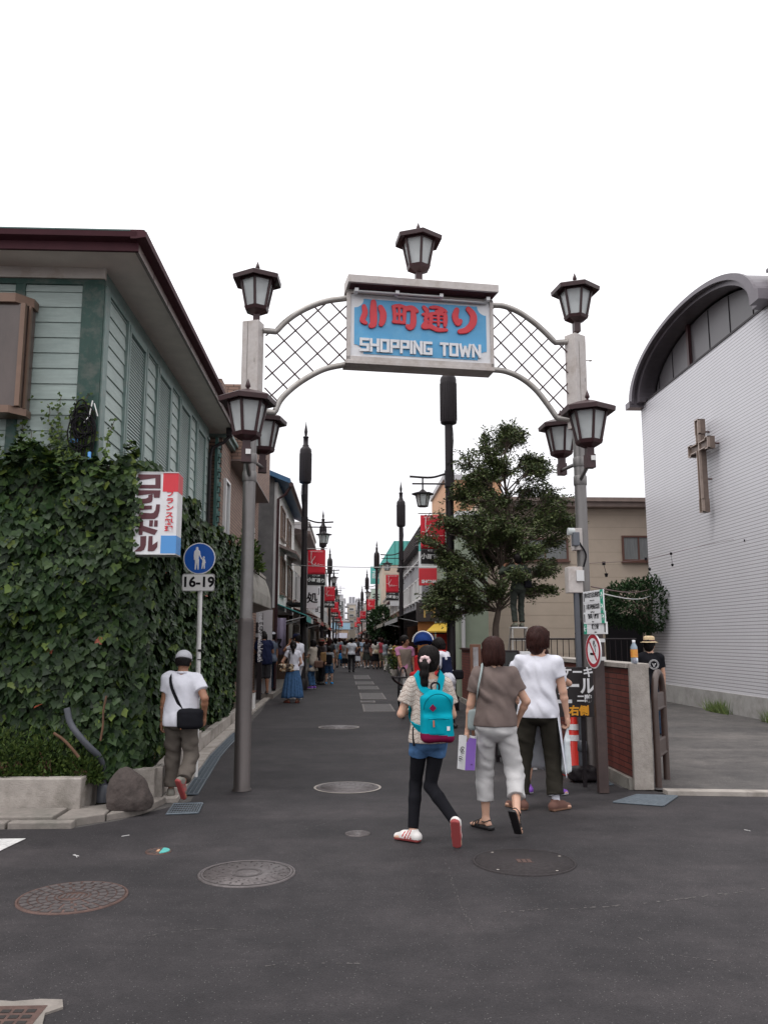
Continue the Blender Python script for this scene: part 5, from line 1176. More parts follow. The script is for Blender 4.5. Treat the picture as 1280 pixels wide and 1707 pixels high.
for y in (-.5, .5): mb.rod((X1 - .05, yc + y, zc), (CX, yc + y, zc), .02, n=6)
W(mb, 'brackets', M_crossd, cr)
# ---------------------------------------------------------------- shopping street gateway
AA = math.atan2(.5, 4.06); AO = (-1.15, 9.6)
def ap(px, py): s_, z = onplane(px, py, AO, AA); return (s_, z)
gw = thing('gateway_arch', 'steel gateway over the street with a blue sign box and seven lanterns', 'gateway', (AO[0], AO[1], 0), AA)
for s_, yb in ((0.0, 0.0), (4.09, 0.0)):
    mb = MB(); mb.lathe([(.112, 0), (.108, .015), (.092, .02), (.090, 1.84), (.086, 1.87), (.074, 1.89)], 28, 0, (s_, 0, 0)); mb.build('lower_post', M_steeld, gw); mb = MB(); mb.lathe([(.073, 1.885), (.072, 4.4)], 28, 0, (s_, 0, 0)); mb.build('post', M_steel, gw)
    Mx = Matrix.Translation((s_, 0, 0)) @ Matrix.Rotation(math.radians(-24 if s_ < 1 else 28), 4, 'Z')
    mb = MB(); mb.box((-.105, -.085, 4.28), (.105, .085, 5.43 if s_ < 1 else 5.52), 0, Mx); pc = mb.build('post_cladding', M_panelp, gw, bevel=.006)
    mb = MB(); mb.box((-.035, -.0885, 4.28), (-.03, -.0855, 5.42), 0, Mx); mb.box((.06, -.0905, 4.9), (.065, -.0885, 4.95), 0, Mx); mb.build('cladding_seam', M_conc_d, gw)
def tubeline(pts): return [(a, 0, b) for a, b in pts]
LU = [ap(*p) for p in ((437, 551), (443, 551), (460, 553))] + [ap(*p) for p in ((460, 553), (478, 535), (505, 517), (540, 503), (580, 497))]
tl = {}
for nm, raw in dict(lu=((440, 551), (460, 553), (478, 535), (505, 517), (540, 503), (580, 497)), ll=((440, 686), (458, 688), (467, 668), (485, 649), (510, 631), (542, 615), (580, 607)),
                    ru=((816, 509), (838, 510), (862, 519), (885, 534), (905, 551), (925, 571), (945, 570)), rl=((816, 616), (842, 619), (868, 630), (892, 649), (912, 674), (928, 697), (948, 699))).items():
    P_ = [Vector((ap(*p)[0], 0, ap(*p)[1])) for p in raw]
    if nm[0] == 'l': pts = [P_[0], P_[1]] + catmull(P_[1:], 6)[1:]
    else: pts = catmull(P_[:-1], 6) + [P_[-1]]
    tl[nm] = pts; mb = MB(); mb.tube(pts, .036, 12); mb.build('arch_tube', M_tube, gw)
def hgt(pts, s_):
    for a, b in zip(pts[:-1], pts[1:]):
        if min(a.x, b.x) <= s_ <= max(a.x, b.x) and abs(b.x - a.x) > 1e-6: t_ = (s_ - a.x) / (b.x - a.x); return a.z + (b.z - a.z) * t_
    return None
for lo_, up_, sa, sb in (('ll', 'lu', .10, 1.14), ('rl', 'ru', 2.96, 3.99)):
    mb = MB(); sp = .275
    for sg in (-1, 1):
        for k in range(-40, 60):
            run = []
            for i in range(261):
                s_ = sa + (sb - sa) * i / 260; z = k * sp + sg * (s_ - sa) * 1.02; l_, u_ = hgt(tl[lo_], s_), hgt(tl[up_], s_); ok = l_ is not None and u_ is not None and l_ < z < u_
                if ok: run.append((s_, .008 * sg, z))
                if (not ok or i == 260) and len(run) > 6: mb.rod(run[0], run[-1], .0095, n=6)
                if not ok: run = []
    mb.build('lattice', M_rodd, gw)
S0, S1, B0, B1 = 1.12, 2.965, 4.93, 5.87
mb = MB(); mb.box((S0 + .02, -.10, B0 + .06), (S1 - .02, .12, B1)); sb_ = mb.build('sign_box', M_panelp, gw)
mb = MB()
for a, b in (((S0, B0 + .06), (S0 + .045, B1)), ((S1 - .045, B0 + .06), (S1, B1)), ((S0, B0 + .055), (S1, B0 + .11)), ((S0, B1 - .035), (S1, B1))): mb.box((a[0], -.135, a[1]), (b[0], -.095, b[1]))
mb.box((S0 - .02, -.15, B0 + .01), (S1, .13, B0 + .054)); mb.build('sign_frame', M_panelp, gw, bevel=.004)
mb = MB(); mb.prism([(-.34, 5.89), (-.34, 5.985), (-.30, 6.0), (.14, 6.06), (.14, 5.905), (-.12, 5.905), (-.31, 5.89)], S0 - .01, S1 + .01, 'x'); mb.build('canopy', M_panelp, gw, bevel=.004)
mb = MB(); mb.box((S0 + .02, -.30, 5.886), (S1 - .01, -.13, 5.8895)); mb.build('canopy_underside', M_fascia, gw)
mb = MB(); mb.rod((S0 + .1, -.22, 5.83), (S0 + 1.15, -.22, 5.83), .016); mb.rod((S0 + .6, -.17, 5.815), (S1 - .1, -.17, 5.815), .016)
for s_ in (S0 + .1, S0 + 1.15, S0 + .6, S1 - .1): mb.cbox((s_, -.2, 5.835), (.045, .12, .04))
mb.build('fluorescent_tube', M_alu, gw)
f0, f1, g0, g1 = 1.175, 2.905, 5.03, 5.81
mb = MB(); mb.box((f0 - .02, -.118, g0 - .02), (f1 + .02, -.1005, g1 + .02)); mb.build('sign_face', M_signw, gw)
a0, a1, b0, b1 = f0 + .035, f1 - .035, g0 + .045, g1 - .035; rr = .115; poly = []
for cx, cz, t0 in ((a0, b0, 90), (a1, b0, 180), (a1, b1, 270), (a0, b1, 0)):
    arc = [(cx + rr * math.cos(math.radians(t0 - a)), cz + rr * math.sin(math.radians(t0 - a))) for a in range(0, 91, 10)]
    poly += arc
mb = MB(); mb.prism(poly, -.125, -.1185, 'y'); mb.build('blue_panel', M_signblue, gw)
# thick brush lettering, blended strokes cut from board
def brush(chars, x0, z0, w, h, y0, y1, m, parent, name='lettering', vox=.006, fat=1.3):
    q = SDF(vox, .006)
    for ci, strokes in enumerate(chars):
        ox = x0 + ci * w * 1.22
        for pts, wd in strokes:
            P_ = catmull([(ox + a * w, (y0 + y1) / 2, z0 + b * h) for a, b in pts], 4) if len(pts) > 2 else [Vector((ox + a * w, (y0 + y1) / 2, z0 + b * h)) for a, b in pts]
            n = len(P_); ws = [fat * wd * w * (.78 + .34 * math.sin(math.pi * min(1, (i + .6) / n) ** .8)) for i in range(n)] if not isinstance(wd, tuple) else [w * (wd[0] + (wd[1] - wd[0]) * i / (n - 1)) for i in range(n)]
            q.chain([tuple(p) for p in P_], [x / 2 for x in ws])
    q.cut((0, y0, 0), (0, -1, 0)); q.cut((0, y1, 0), (0, 1, 0)); return q.build(name, m, parent)
K_small = [([(.50, .98), (.50, .55), (.50, .14), (.40, .04)], .26), ([(.13, .80), (.17, .55), (.07, .24), (.20, .14)], .20), ([(.78, .80), (.88, .55), (.86, .28), (.80, .12)], .24)]
K_machi = [([(.07, .86), (.12, .55), (.10, .28)], .13), ([(.05, .86), (.30, .90), (.55, .86)], .13), ([(.52, .86), (.50, .6), (.50, .28)], .13), ([(.08, .56), (.5, .57)], .10), ([(.08, .26), (.5, .24)], .13), ([(.30, .88), (.30, .25)], .10),
           ([(.55, .80), (.80, .84), (1.0, .74)], .18), ([(.84, .80), (.86, .5), (.84, .2), (.72, .06), (.62, .12)], .19)]
K_tori = [([(.06, .92), (.16, .80), (.20, .74)], .15), ([(.02, .62), (.20, .62), (.12, .44), (.20, .34)], .13), ([(.16, .34), (.05, .14), (.30, .16), (.60, .05), (.95, .06)], .17), ([(.32, .92), (.60, .94), (.92, .84)], .12), ([(.55, .80), (.80, .78), (.66, .72)], .10),
          ([(.34, .68), (.34, .45), (.32, .24)], .13), ([(.34, .68), (.66, .69), (.93, .66)], .12), ([(.92, .68), (.92, .45), (.90, .22)], .15), ([(.36, .52), (.9, .52)], .075), ([(.36, .36), (.9, .36)], .075), ([(.64, .68), (.64, .22)], .11), ([(.78, .9), (.95, .80)], .12)]
K_ri = [([(.17, .90), (.10, .62), (.20, .36), (.30, .46)], .17), ([(.62, .96), (.80, .72), (.78, .40), (.55, .12), (.28, .03)], .19)]
brush([K_small], f0 + .11, g0 + .385, .315, .325, -.15, -.124, M_red, gw, vox=.005, fat=.98); brush([K_machi, K_tori], f0 + .11 + .315 * 1.22, g0 + .385, .315, .325, -.15, -.124, M_red, gw, vox=.005, fat=1.12)
brush([K_ri], f0 + 1.26, g0 + .385, .33, .325, -.15, -.124, M_red, gw, vox=.0055)
# block capitals, each a bent bar
BL = dict(S=[[(1, 1), (0, 1), (0, .5), (1, .5), (1, 0), (0, 0)]], H=[[(0, 0), (0, 1)], [(1, 0), (1, 1)], [(0, .5), (1, .5)]], O=[[(0, .5), (0, 1), (1, 1), (1, 0), (0, 0), (0, .5)]], P=[[(0, 0), (0, 1), (1, 1), (1, .45), (0, .45)]],
          I=[[(0, 0), (0, 1)]], N=[[(0, 0), (0, 1)], [(1, 0), (1, 1)], [(0, 1), (1, 0)]], G=[[(1, 1), (0, 1), (0, 0), (1, 0), (1, .42), (.62, .42)]], T=[[(0, 1), (1, 1)], [(.5, 1), (.5, 0)]], W=[[(0, 1), (.22, 0), (.5, .8), (.78, 0), (1, 1)]])
def blockletters(word, x, z, h, w, th, gap, y0, m, parent, dy=-.022, wide=None):
    mb = MB(); wide = wide or {}
    for c in word:
        if c == ' ': x += w * .75; continue
        cw = w * wide.get(c, 1) - th
        if c == 'I': cw = 0
        for si, st in enumerate(BL[c]):
            P_ = [(x + th / 2 + a * cw, z + th / 2 + b * (h - th)) for a, b in st]
            for i in range(len(P_) - 1):
                (xa, za), (xb, zb_) = P_[i], P_[i + 1]; d = Vector((xb - xa, zb_ - za)).normalized(); n = Vector((-d.y, d.x)) * th / 2; e = d * th / 2
                eps = -.0004 * (si * 6 + i)
                mb.prism([(xa - e.x + n.x, za - e.y + n.y), (xb + e.x + n.x, zb_ + e.y + n.y), (xb + e.x - n.x, zb_ + e.y - n.y), (xa - e.x - n.x, za - e.y - n.y)], y0 + dy + eps, y0, 'y')
        x += cw + th + gap
    return mb.build('lettering', m, parent)
blockletters('SHOPPING TOWN', f0 + .10, g0 + .07, .17, .1155, .032, .0085, -.126, M_signw, gw, wide=dict(W=1.35, T=.95))
def lantern(parent, s_, y, z, k=1.0, ph=0.0, name='lantern'):
    """six-sided lantern on a stub; z = foot of the stub"""
    def L_(prof, n=6): return [(r * k, h * k) for r, h in prof]
    c = (s_, y, z); mb = MB()
    mb.cbox((s_, y, z + .085 * k), (.085 * k, .085 * k, .17 * k)); mb.lathe(L_([(.06, .13), (.15, .175), (.165, .215), (.14, .225)]), 6, 0, c, False, ph)
    for i in range(6):
        a = ph + math.pi / 3 * i; ca, sa_ = math.cos(a), math.sin(a)
        mb.rod((s_ + ca * .142 * k, y + sa_ * .142 * k, z + .22 * k), (s_ + ca * .212 * k, y + sa_ * .212 * k, z + .555 * k), .018 * k, n=5)
    mb.lathe(L_([(.19, .545), (.228, .55), (.228, .575), (.19, .58)]), 6, 0, c, False, ph)
    o = mb.build(name, M_maroon, parent)
    mb = MB(); mb.lathe(L_([(.132, .228), (.202, .55)]), 6, 0, c, False, ph, close=False); g = mb.build('glass', M_glassw, parent); g.parent = o
    mb = MB(); mb.lathe(L_([(.22, .575), (.318, .548), (.325, .60), (.30, .615), (.17, .665), (.06, .70), (.02, .715)]), 6, 0, c, False, ph); g = mb.build('lantern_roof', M_maroon, parent); g.parent = o
    mb = MB(); mb.lathe(L_([(.012, .70), (.012, .725), (.030, .745), (.022, .78), (.001, .835)]), 8, 0, c, True); g = mb.build('finial', M_maroon, parent); g.parent = o
    return o
def arch_lantern(px, tipy, dy, k, ph=0.0, s_=None):
    a = ap(px, tipy)                       # where the sight line meets the gateway plane, then slid along it by dy
    loc = Vector((AO[0] + math.cos(AA) * a[0], AO[1] + math.sin(AA) * a[0], a[1])); Y = loc.y + dy * math.cos(AA); w = V(px, tipy, Y)
    u = Vector((math.cos(AA), math.sin(AA))); n = Vector((-u.y, u.x)); d = Vector((w.x - AO[0], w.y - AO[1]))
    s2, y2 = d.dot(u), d.dot(n); lantern(gw, s2, y2, w.z - .835 * k, k, ph); return s2, y2, w.z - .835 * k
arch_lantern(430, 436, 0, .97, .35); arch_lantern(957, 455, 0, .97, .0 + .55); arch_lantern(697, 371, 0.0, .97, .52)
for px, ty, dy, k, ps in ((414, 631, -.75, 1.0, 0), (440, 672, .85, .97, 0), (978, 650, -.75, 1.0, 4.09), (933, 683, .9, .97, 4.09)):
    s2, y2, z2 = arch_lantern(px, ty, dy, k, .2 if px < 600 else .45)
    mb = MB(); mb.rod((s2, y2, z2 - .04), (ps, 0, z2 - .12), .026, n=4); mb.lathe([(.078, -.06), (.082, -.05), (.082, .05), (.078, .06)], 20, 0, (ps, 0, z2 - .12), close=False); mb.build('lantern_bracket', M_steel, gw); mb = MB(); mb.cbox((s2, y2, z2 - .03), (.105, .105, .16)); mb.build('lantern_socket', M_maroon, gw)
    mb = MB(); mb.cbox((s2 + .02, y2 - (.062 if dy < 0 else -.062), z2 + .0), (.055, .02, .055)); mb.build('sensor_box', M_white, gw)
mb = MB(); mb.rod((-.115, 0, 5.33), (.1, 0, 5.33), .022); mb.rod((4.0, 0, 5.35), (4.22, 0, 5.35), .018); mb.rod((4.2, 0, 5.2), (4.27, 0, 5.2), .006); mb.lathe([(.02, 0), (.02, .01)], 10, 0, (4.29, 0, 5.195)); mb.build('end_bolts', M_tube, gw)

# ---------------------------------------------------------------- black street poles with lamp arms
def pole_thing(lbl):
    t = thing('street_lamp', lbl, 'street lamp', (0, 0, 0), group='black street poles with lamp arms')
    mb = MB(); mb.lathe([(.17, 0), (.17, .3), (.12, .34), (.105, .4), (.10, 5.3), (.10, 6.96)], 16); mb.build('pole', M_blackp, t)
    mb = MB(); mb.lathe([(.10, 6.93), (.19, 6.97), (.205, 7.0), (.205, 8.10), (.19, 8.16), (.12, 8.24)], 24)
    for i in range(24): a = 2 * math.pi * i / 24; mb.rod((math.cos(a) * .205, math.sin(a) * .205, 7.05), (math.cos(a) * .205, math.sin(a) * .205, 8.0), .010, n=4, caps=False)
    mb.build('antenna_drum', M_blackp, t)
    mb = MB(); mb.lathe([(.11, 8.22), (.11, 8.30), (.085, 8.32), (.085, 8.55), (.10, 8.56), (.10, 8.60), (.04, 8.62)], 16); mb.build('collar', M_blackp, t)
    for i in range(6): pass
    mb = MB(); mb.lathe([(.03, 8.60), (.045, 8.66), (.062, 8.78), (.045, 8.88), (.02, 9.02), (.001, 9.18)], 6, sm=False); mb.build('spear_finial', M_blackp, t)
    mb = MB(); mb.tube(catmull([(.08, 0, 5.70), (.45, 0, 5.60), (.98, 0, 5.62)], 5), .028, 6); mb.rod((.08, 0, 5.44), (.92, 0, 5.44), .022, n=6); mb.rod((.66, 0, 5.6), (.66, 0, 5.28), .02, n=6); mb.box((-.11, -.11, 5.36), (.11, .11, 5.78)); mb.build('lamp_arm', M_blackp, t)
    mb = MB(); mb.lathe([(.03, 5.30), (.10, 5.24), (.25, 5.18), (.27, 5.20), (.27, 5.165), (.2, 5.165)], 6, 0, (.66, 0, 0), False)
    for i in range(6): a = math.pi / 3 * i; mb.rod((.66 + math.cos(a) * .18, math.sin(a) * .18, 5.17), (.66 + math.cos(a) * .12, math.sin(a) * .12, 4.88), .011, n=4)
    mb.lathe([(.13, 4.89), (.13, 4.865), (.001, 4.86)], 6, 0, (.66, 0, 0), False); l = mb.build('lamp', M_blackp, t)
    mb = MB(); mb.lathe([(.17, 5.16), (.113, 4.892)], 6, 0, (.66, 0, 0), False, close=False); g = mb.build('lamp_glass', M_glassw, t); g.parent = l
    mb = MB(); mb.rod((.08, 0, 4.70), (.78, 0, 4.70), .014, n=6); mb.build('banner_rod', M_tube, t); mb = MB(); mb.rod((.08, 0, 3.44), (.70, 0, 3.44), .010, n=6); mb.build('banner_rod', M_tube, t)
    mb = MB()
    for i in range(5): mb.tube([(-.11 + .02 * i, -.1, 6.9), (-.13 + .015 * i, -.11, 6.6 - .06 * i), (-.105 + .01 * i, -.1, 6.3 - .1 * i)], .008, 4)
    mb.cbox((0, -.11, 6.45), (.08, .05, .22)); mb.build('cables', M_blackd, t)
    return t
LP = [(-1.46, 28.1), (-1.42, 48), (-1.42, 68), (-1.42, 88), (-1.40, 110), (-1.38, 138)]; RP = [(2.50, 20.0), (2.54, 39), (2.24, 63), (2.13, 89), (2.1, 116), (2.1, 148)]
order = ['nearest', 'second', 'third', 'fourth', 'fifth', 'farthest']
p0 = pole_thing('%s black street pole on the left side of the street' % order[0]); p0.location = (LP[0][0], LP[0][1], 0)
for i, (x, y) in enumerate(LP[1:]): clone(p0, (x, y, 0), 0, '%s black street pole on the left side of the street' % order[i + 1])
for i, (x, y) in enumerate(RP): clone(p0, (x, y, 0), math.pi, '%s black street pole on the right side of the street' % order[i])
def banner_thing(lbl, mirror=False):
    t = thing('banner', lbl, 'banner', (0, 0, 0), group='red and black banners on the street poles'); mb = MB(); n = 10; s = -1 if mirror else 1
    for (z0, z1, m) in ((3.83, 4.66, 0), (3.46, 3.83, 1)):
        xs = (.12, .72) if not mirror else (-.72, -.12); vs = []
        for j in range(n + 1):
            for i in range(n + 1):
                x = xs[0] + (xs[1] - xs[0]) * i / n; z = z0 + (z1 - z0) * j / n; vs.append((x, .012 * math.sin(x * 9 + z * 3), z))
        mb.add(vs, [(j * (n + 1) + i, j * (n + 1) + i + 1, (j + 1) * (n + 1) + i + 1, (j + 1) * (n + 1) + i) for j in range(n) for i in range(n)], m, True)
    o = mb.build('cloth', [M_redb, M_bannerk], t); md = o.modifiers.new('thick', 'SOLIDIFY'); md.thickness = .004
    x0 = .12 if not mirror else -.72; y = -.03; Z = 3.83
    mb = MB()
    for st, w in (([(.22, .74), (.20, .55), (.24, .36), (.30, .24)], .012), ([(.20, .36), (.34, .50), (.42, .58)], .012), ([(.05, .40), (.22, .38), (.36, .30), (.46, .30)], .009), ([(.40, .30), (.46, .37), (.43, .29), (.55, .30), (.62, .34), (.60, .28), (.72, .31), (.80, .30)], .008), ([(.80, .30), (.92, .31)], .006)):
        mb.tube(catmull([(x0 + a * .6, y, Z + b * 1.05) for a, b in st], 5), w * .8, 6)
    mb.build('script_lettering', M_white, t)
    text('KAMAKURA', .07, M_white, 'lettering', t, (x0 + .3, y, 4.60), (RX90, 0, 0), .0, .001, sp=1.2)
    text('鎌倉 小町', .06, M_white, 'lettering', t, (x0 + .3, y, 3.775), (RX90, 0, 0), .0015, .001)
    text('小町通り', .15, M_white, 'lettering', t, (x0 + .3, y, 3.62), (RX90, .08, 0), .004, .001)
    return t
bl = banner_thing('red banner on the nearest left pole, black 小町通り strip below'); bl.location = (LP[0][0], LP[0][1], 0)
bl['label'] = 'red banner with black strip on the nearest left-hand pole'
for i, (x, y) in enumerate(LP[1:]): clone(bl, (x, y, 0), 0, 'red banner with black strip on the %s left-hand pole' % order[i + 1])
br = banner_thing('red banner with black strip on the nearest right-hand pole, by the tree', True); br.location = (RP[0][0], RP[0][1], 0)
for i, (x, y) in enumerate(RP[1:]): clone(br, (x, y, 0), 0, 'red banner with black strip on the %s right-hand pole' % order[i + 1])
# thin white wire across the street
t = thing('overhead_wire', 'thin white wire strung across the street between the poles', 'wire', (0, 28, 4.1)); mb = MB(); a, b = V(486, 942, 28), V(757, 944, 22)
mb.tube([a.lerp(b, i / 12) - Vector((0, 0, .05 * math.sin(math.pi * i / 12))) for i in range(13)], .011, 5); W(mb, 'wire', M_alu, t)

# ---------------------------------------------------------------- signs on the left
t = thing('restaurant_sign', 'white red and blue box sign of the French restaurant sticking out of the ivy', 'sign', (-2.0, 8.6, 2.5)); 
x0, x1, y0, y1, z0, z1 = -2.20, -1.765, 8.58, 8.84, 2.52, 3.37; xm = -2.2 + .435 * .645
mb = MB(); mb.box((x0, y0, z0), (x1, y1, z1)); W(mb, 'sign_box', M_signw, t, bevel=.004)
mb = MB(); mb.box((xm, y0 - .003, z1 - .20), (x1 + .003, y1 - .02, z1 - .005)); W(mb, 'red_panel', M_red, t)
mb = MB(); mb.box((xm, y0 - .003, z0 + .005), (x1 + .003, y1 - .02, z0 + .19)); W(mb, 'blue_panel', M_sblue, t)
mb = MB(); mb.box((x0 - .008, y0 - .008, z0 - .008), (x1, y1, z0)); mb.box((x0 - .008, y0 - .008, z1), (x1 + .004, y1, z1 + .008)); mb.rod((x0, 8.75, 2.8), (-2.4, 8.9, 2.8), .02); mb.rod((x0, 8.75, 3.2), (-2.4, 8.9, 3.2), .02); W(mb, 'frame', M_alu, t)
RSP = [[(95,110),(505,110),(505,385),(120,385),(120,315),(410,315),(410,180),(95,230)], [(85,420),(505,420),(488,565),(385,565),(378,485),(85,530)], [(285,515),(365,490),(362,600),(345,650),(300,668),(130,695),(130,590),(245,582),(285,560)],
 [(120,725),(350,718),(350,790),(120,810)], [(430,695),(497,695),(490,820),(460,930),(400,980),(90,985),(140,855),(330,868),(380,860),(415,810)], [(60,1018),(195,1015),(195,1110),(460,1195),(405,1290),(190,1215),(185,1290),(120,1290),(115,1130),(60,1120)],
 [(310,1005),(375,1005),(370,1125),(305,1125)], [(400,1005),(460,1005),(455,1125),(392,1125)], [(150,1315),(255,1308),(250,1480),(220,1570),(160,1605),(40,1610),(150,1500)], [(300,1308),(370,1308),(368,1480),(460,1410),(455,1520),(400,1590),(370,1600),(285,1600)]]
mb = MB()
for pg in RSP: mb.prism([(x0 + (a - 60 + (b - 75) * .03) / 770 * .435, z1 - (b - 75) / 1575 * .85) for a, b in pg], y0 - .0045, y0 - .001, 'y')
W(mb, 'lettering', M_brown, t)
for i, c in enumerate('フランス料理'): text(c, .066, M_red, 'lettering', t, (xm + .077 - t.location.x, y0 - .004 - t.location.y, z1 - .226 - i * .0735 - t.location.z), (RX90, 0, 0), .0025, .001, 1.3)
ps = thing('pedestrian_sign', 'round blue pedestrian sign with a 16-19 plate on a white post', 'road sign', (-1.82, 10.5, 0)); c1 = V(333, 931, 10.46); c2 = V(331, 971, 10.46)
mb = MB(); mb.rod((0, 0, 0), (-.02, 0, c1.z + .05), .030, n=16); mb.build('post', M_white, ps); mb = MB(); mb.rod((-.0, 0, 1.5), (-.0, 0, 1.53), .034, n=16); mb.rod((0, 0, 1.40), (0, 0, 1.41), .034, n=16); mb.build('band', M_blackd, ps)
dx = c1.x + 1.82; R_ = .198
mb = MB(); mb.prism([(dx + math.cos(a) * R_, c1.z + math.sin(a) * R_) for a in np.linspace(0, 2 * math.pi, 49)[:-1]], -.05, -.035, 'y'); mb.build('sign_plate', M_signw, ps)
mb = MB(); mb.prism([(dx + math.cos(a) * (R_ - .012), c1.z + math.sin(a) * (R_ - .012)) for a in np.linspace(0, 2 * math.pi, 49)[:-1]], -.053, -.0505, 'y'); mb.build('blue_disc', mat('road_sign_blue', (.005, .09, .42), .35), ps)
q = SDF(.0035, .004); zc = c1.z; k = .0038
def sgl(pts, r): q.chain([(dx + a, -.055, zc + b) for a, b in pts], r)
sgl([(-.03, .128), (-.03, .122)], [.016, .016]); sgl([(-.052, .085), (-.008, .085)], [.014, .014]); sgl([(-.03, .09), (-.03, -.01)], [.026, .022]); sgl([(-.058, .08), (-.062, .03), (-.060, -.015)], [.010, .009, .007]); sgl([(-.002, .08), (.006, .04), (.024, .0)], [.010, .009, .007])
sgl([(-.040, -.02), (-.042, -.08), (-.046, -.135)], [.015, .011, .009]); sgl([(-.018, -.02), (-.014, -.08), (-.012, -.135)], [.015, .011, .009])
sgl([(.055, .012), (.055, .008)], [.013, .013]); sgl([(.053, -.02), (.053, -.055)], [.016, .014]); sgl([(.040, -.018), (.026, .002)], [.007, .006]); sgl([(.066, -.018), (.076, -.055)], [.007, .006]); sgl([(.044, -.06), (.040, -.10), (.037, -.125)], [.011, .008, .008]); sgl([(.062, -.06), (.064, -.10), (.064, -.125)], [.011, .008, .008])
q.cut((0, -.059, 0), (0, -1, 0)); q.cut((0, -.053, 0), (0, 1, 0)); q.build('walking_figures', M_signw, ps)
dx2 = c2.x + 1.82; mb = MB(); w, h, r = .20, .108, .025; poly = []
for sx_, sz, t0 in ((1, 1, 0), (-1, 1, 90), (-1, -1, 180), (1, -1, 270)): poly += [(dx2 + sx_ * (w - r) + r * math.cos(math.radians(t0 + a)), c2.z + sz * (h - r) + r * math.sin(math.radians(t0 + a))) for a in range(0, 91, 18)]
mb.prism(poly, -.05, -.036, 'y'); mb.build('time_plate', M_white, ps)
mb = MB(); ins = [(dx2 + (a - dx2) * .955, c2.z + (b - c2.z) * .92) for a, b in poly]; n = len(poly)
for i in range(n): mb.prism([poly[i], poly[(i + 1) % n], ins[(i + 1) % n], ins[i]], -.0515, -.0505, 'y')
mb.build('plate_edge', mat('plate_edge_grey', (.35, .34, .34), .5), ps)
text('16-19', .175, M_blackd, 'lettering', ps, (dx2, -.052, c2.z), (RX90, 0, 0), .0055, .001, 1.0)
# ---------------------------------------------------------------- planters, boulder, drainpipe, sticks
t = thing('planter_wall', 'stained concrete planter wall along the side road', 'planter', (-3.4, 8.4, 0)); mb = MB()
mb.box((-12, 8.33, 0), (-2.52, 8.47, .34)); mb.box((-2.66, 8.471, 0), (-2.52, 9.3, .338)); W(mb, 'concrete_rim', M_conc, t, bevel=.012); mb = MB(); mb.box((-12, 8.471, 0), (-2.661, 9.2, .26)); W(mb, 'soil', M_soil, t)
t = thing('planter_wall', 'low concrete planter wall running up the street under the ivy', 'planter', (-2.1, 9.5, 0)); mb = MB()
mb.prism([(-2.45, 8.96), (-1.97, 8.96), (-1.97, 9.08), (-2.45, 9.08)], 0, .33, 'z')
y = 9.081
for i in range(9):
    y1 = y + 1.25; mb.prism([(lx(y) - .42, y), (lx(y) - .31, y), (lx(y1) - .31, y1 - .01), (lx(y1) - .42, y1 - .01)], 0, .33 - .02 * (i > 1) - .10 * (i > 2) - .005 * (i % 2), 'z'); y = y1
W(mb, 'concrete_rim', M_conc, t, bevel=.01); mb = MB(); mb.prism([(-2.6, 9.081), (lx(9.1) - .421, 9.081), (lx(20) - .421, 20), (-2.6, 20)], 0, .18, 'z'); W(mb, 'soil', M_soil, t)
q = SDF(.012, .08); q.ell((0, 0, .16), (.25, .20, .22)); q.ell((-.06, .02, .22), (.15, .14, .19)); q.ell((.08, -.02, .08), (.22, .18, .14)); q.bx((.02, 0, .02), (.18, .12, .05), .05)
_f1, _f2 = folds(8, .008, (8, 8, 8), 6), folds(9, .003, (28, 28, 28), 6); q.disp = lambda X, Y, Z: _f1(X, Y, Z) + _f2(X, Y, Z); q.cut((0, 0, 0), (0, 0, -1))
o = q.build('boulder', M_rock); o.scale = (.80, .9, .92); o.location = (-2.10, 8.42, .045); props(o, 'brown rounded boulder on the corner between the planters', 'rock')
t = thing('drainpipe', 'grey corrugated drainpipe curving out of the ivy beside the boulder', 'pipe', (-2.5, 8.7, 0)); mb = MB()
P_ = catmull([V(112, 1180, 8.45), V(118, 1205, 8.45), V(132, 1226, 8.45), V(150, 1246, 8.5), V(166, 1262, 8.6), V(174, 1285, 8.72), Vector((-2.42, 8.72, .3)), Vector((-2.42, 8.72, .05))], 8); mb.tube(P_, [.030 + .002 * (i % 2) for i in range(len(P_))], 10); W(mb, 'pipe', M_pvc, t)
mb = MB(); mb.lathe([(.06, 0), (.06, .16), (.048, .17)], 14, 0, (-2.42, 8.72, .05)); W(mb, 'socket', M_pvc, t)
for lbl, pts, r in (('bare brown branch leaning in the planter shrubs', [(90, 1222), (105, 1232), (118, 1245), (132, 1262)], .014), ('thin curved twig hanging in the lower ivy', [(178, 1160), (173, 1185), (172, 1210), (168, 1235)], .010)):
    mb = MB(); mb.tube(catmull([V(a, b, 8.36) for a, b in pts], 4), r, 6); o = mb.build('branch', M_vine); props(o, lbl, 'branch')

# ---------------------------------------------------------------- right-hand post furniture
rx, ry = AO[0] + math.cos(AA) * 4.09, AO[1] + math.sin(AA) * 4.09
t = thing('meter_box', 'grey electric meter box high on the right gateway post', 'meter box', (rx - .1, ry, 3.1)); a = V(950, 882, ry); b = V(966, 918, ry)
mb = MB(); mb.box((a.x + .02, ry - .10, b.z), (b.x + .01, ry + .06, a.z)); W(mb, 'backing_board', M_panelp, t, bevel=.004); mb = MB(); mb.box((a.x - .02, ry - .2, b.z + .04), (a.x + .06, ry - .101, a.z - .06)); W(mb, 'meter', mat('meter_grey', (.10, .11, .13), .3), t, bevel=.01)
mb = MB(); mb.rod((a.x - .07, ry - .14, a.z - .05), (a.x + .01, ry - .14, a.z - .05), .045, n=14); W(mb, 'meter_dome', M_glassw, t)
t = thing('junction_box', 'cream junction box on the right gateway post below the meter', 'junction box', (rx - .1, ry, 2.5)); a = V(942, 946, ry); b = V(967, 989, ry)
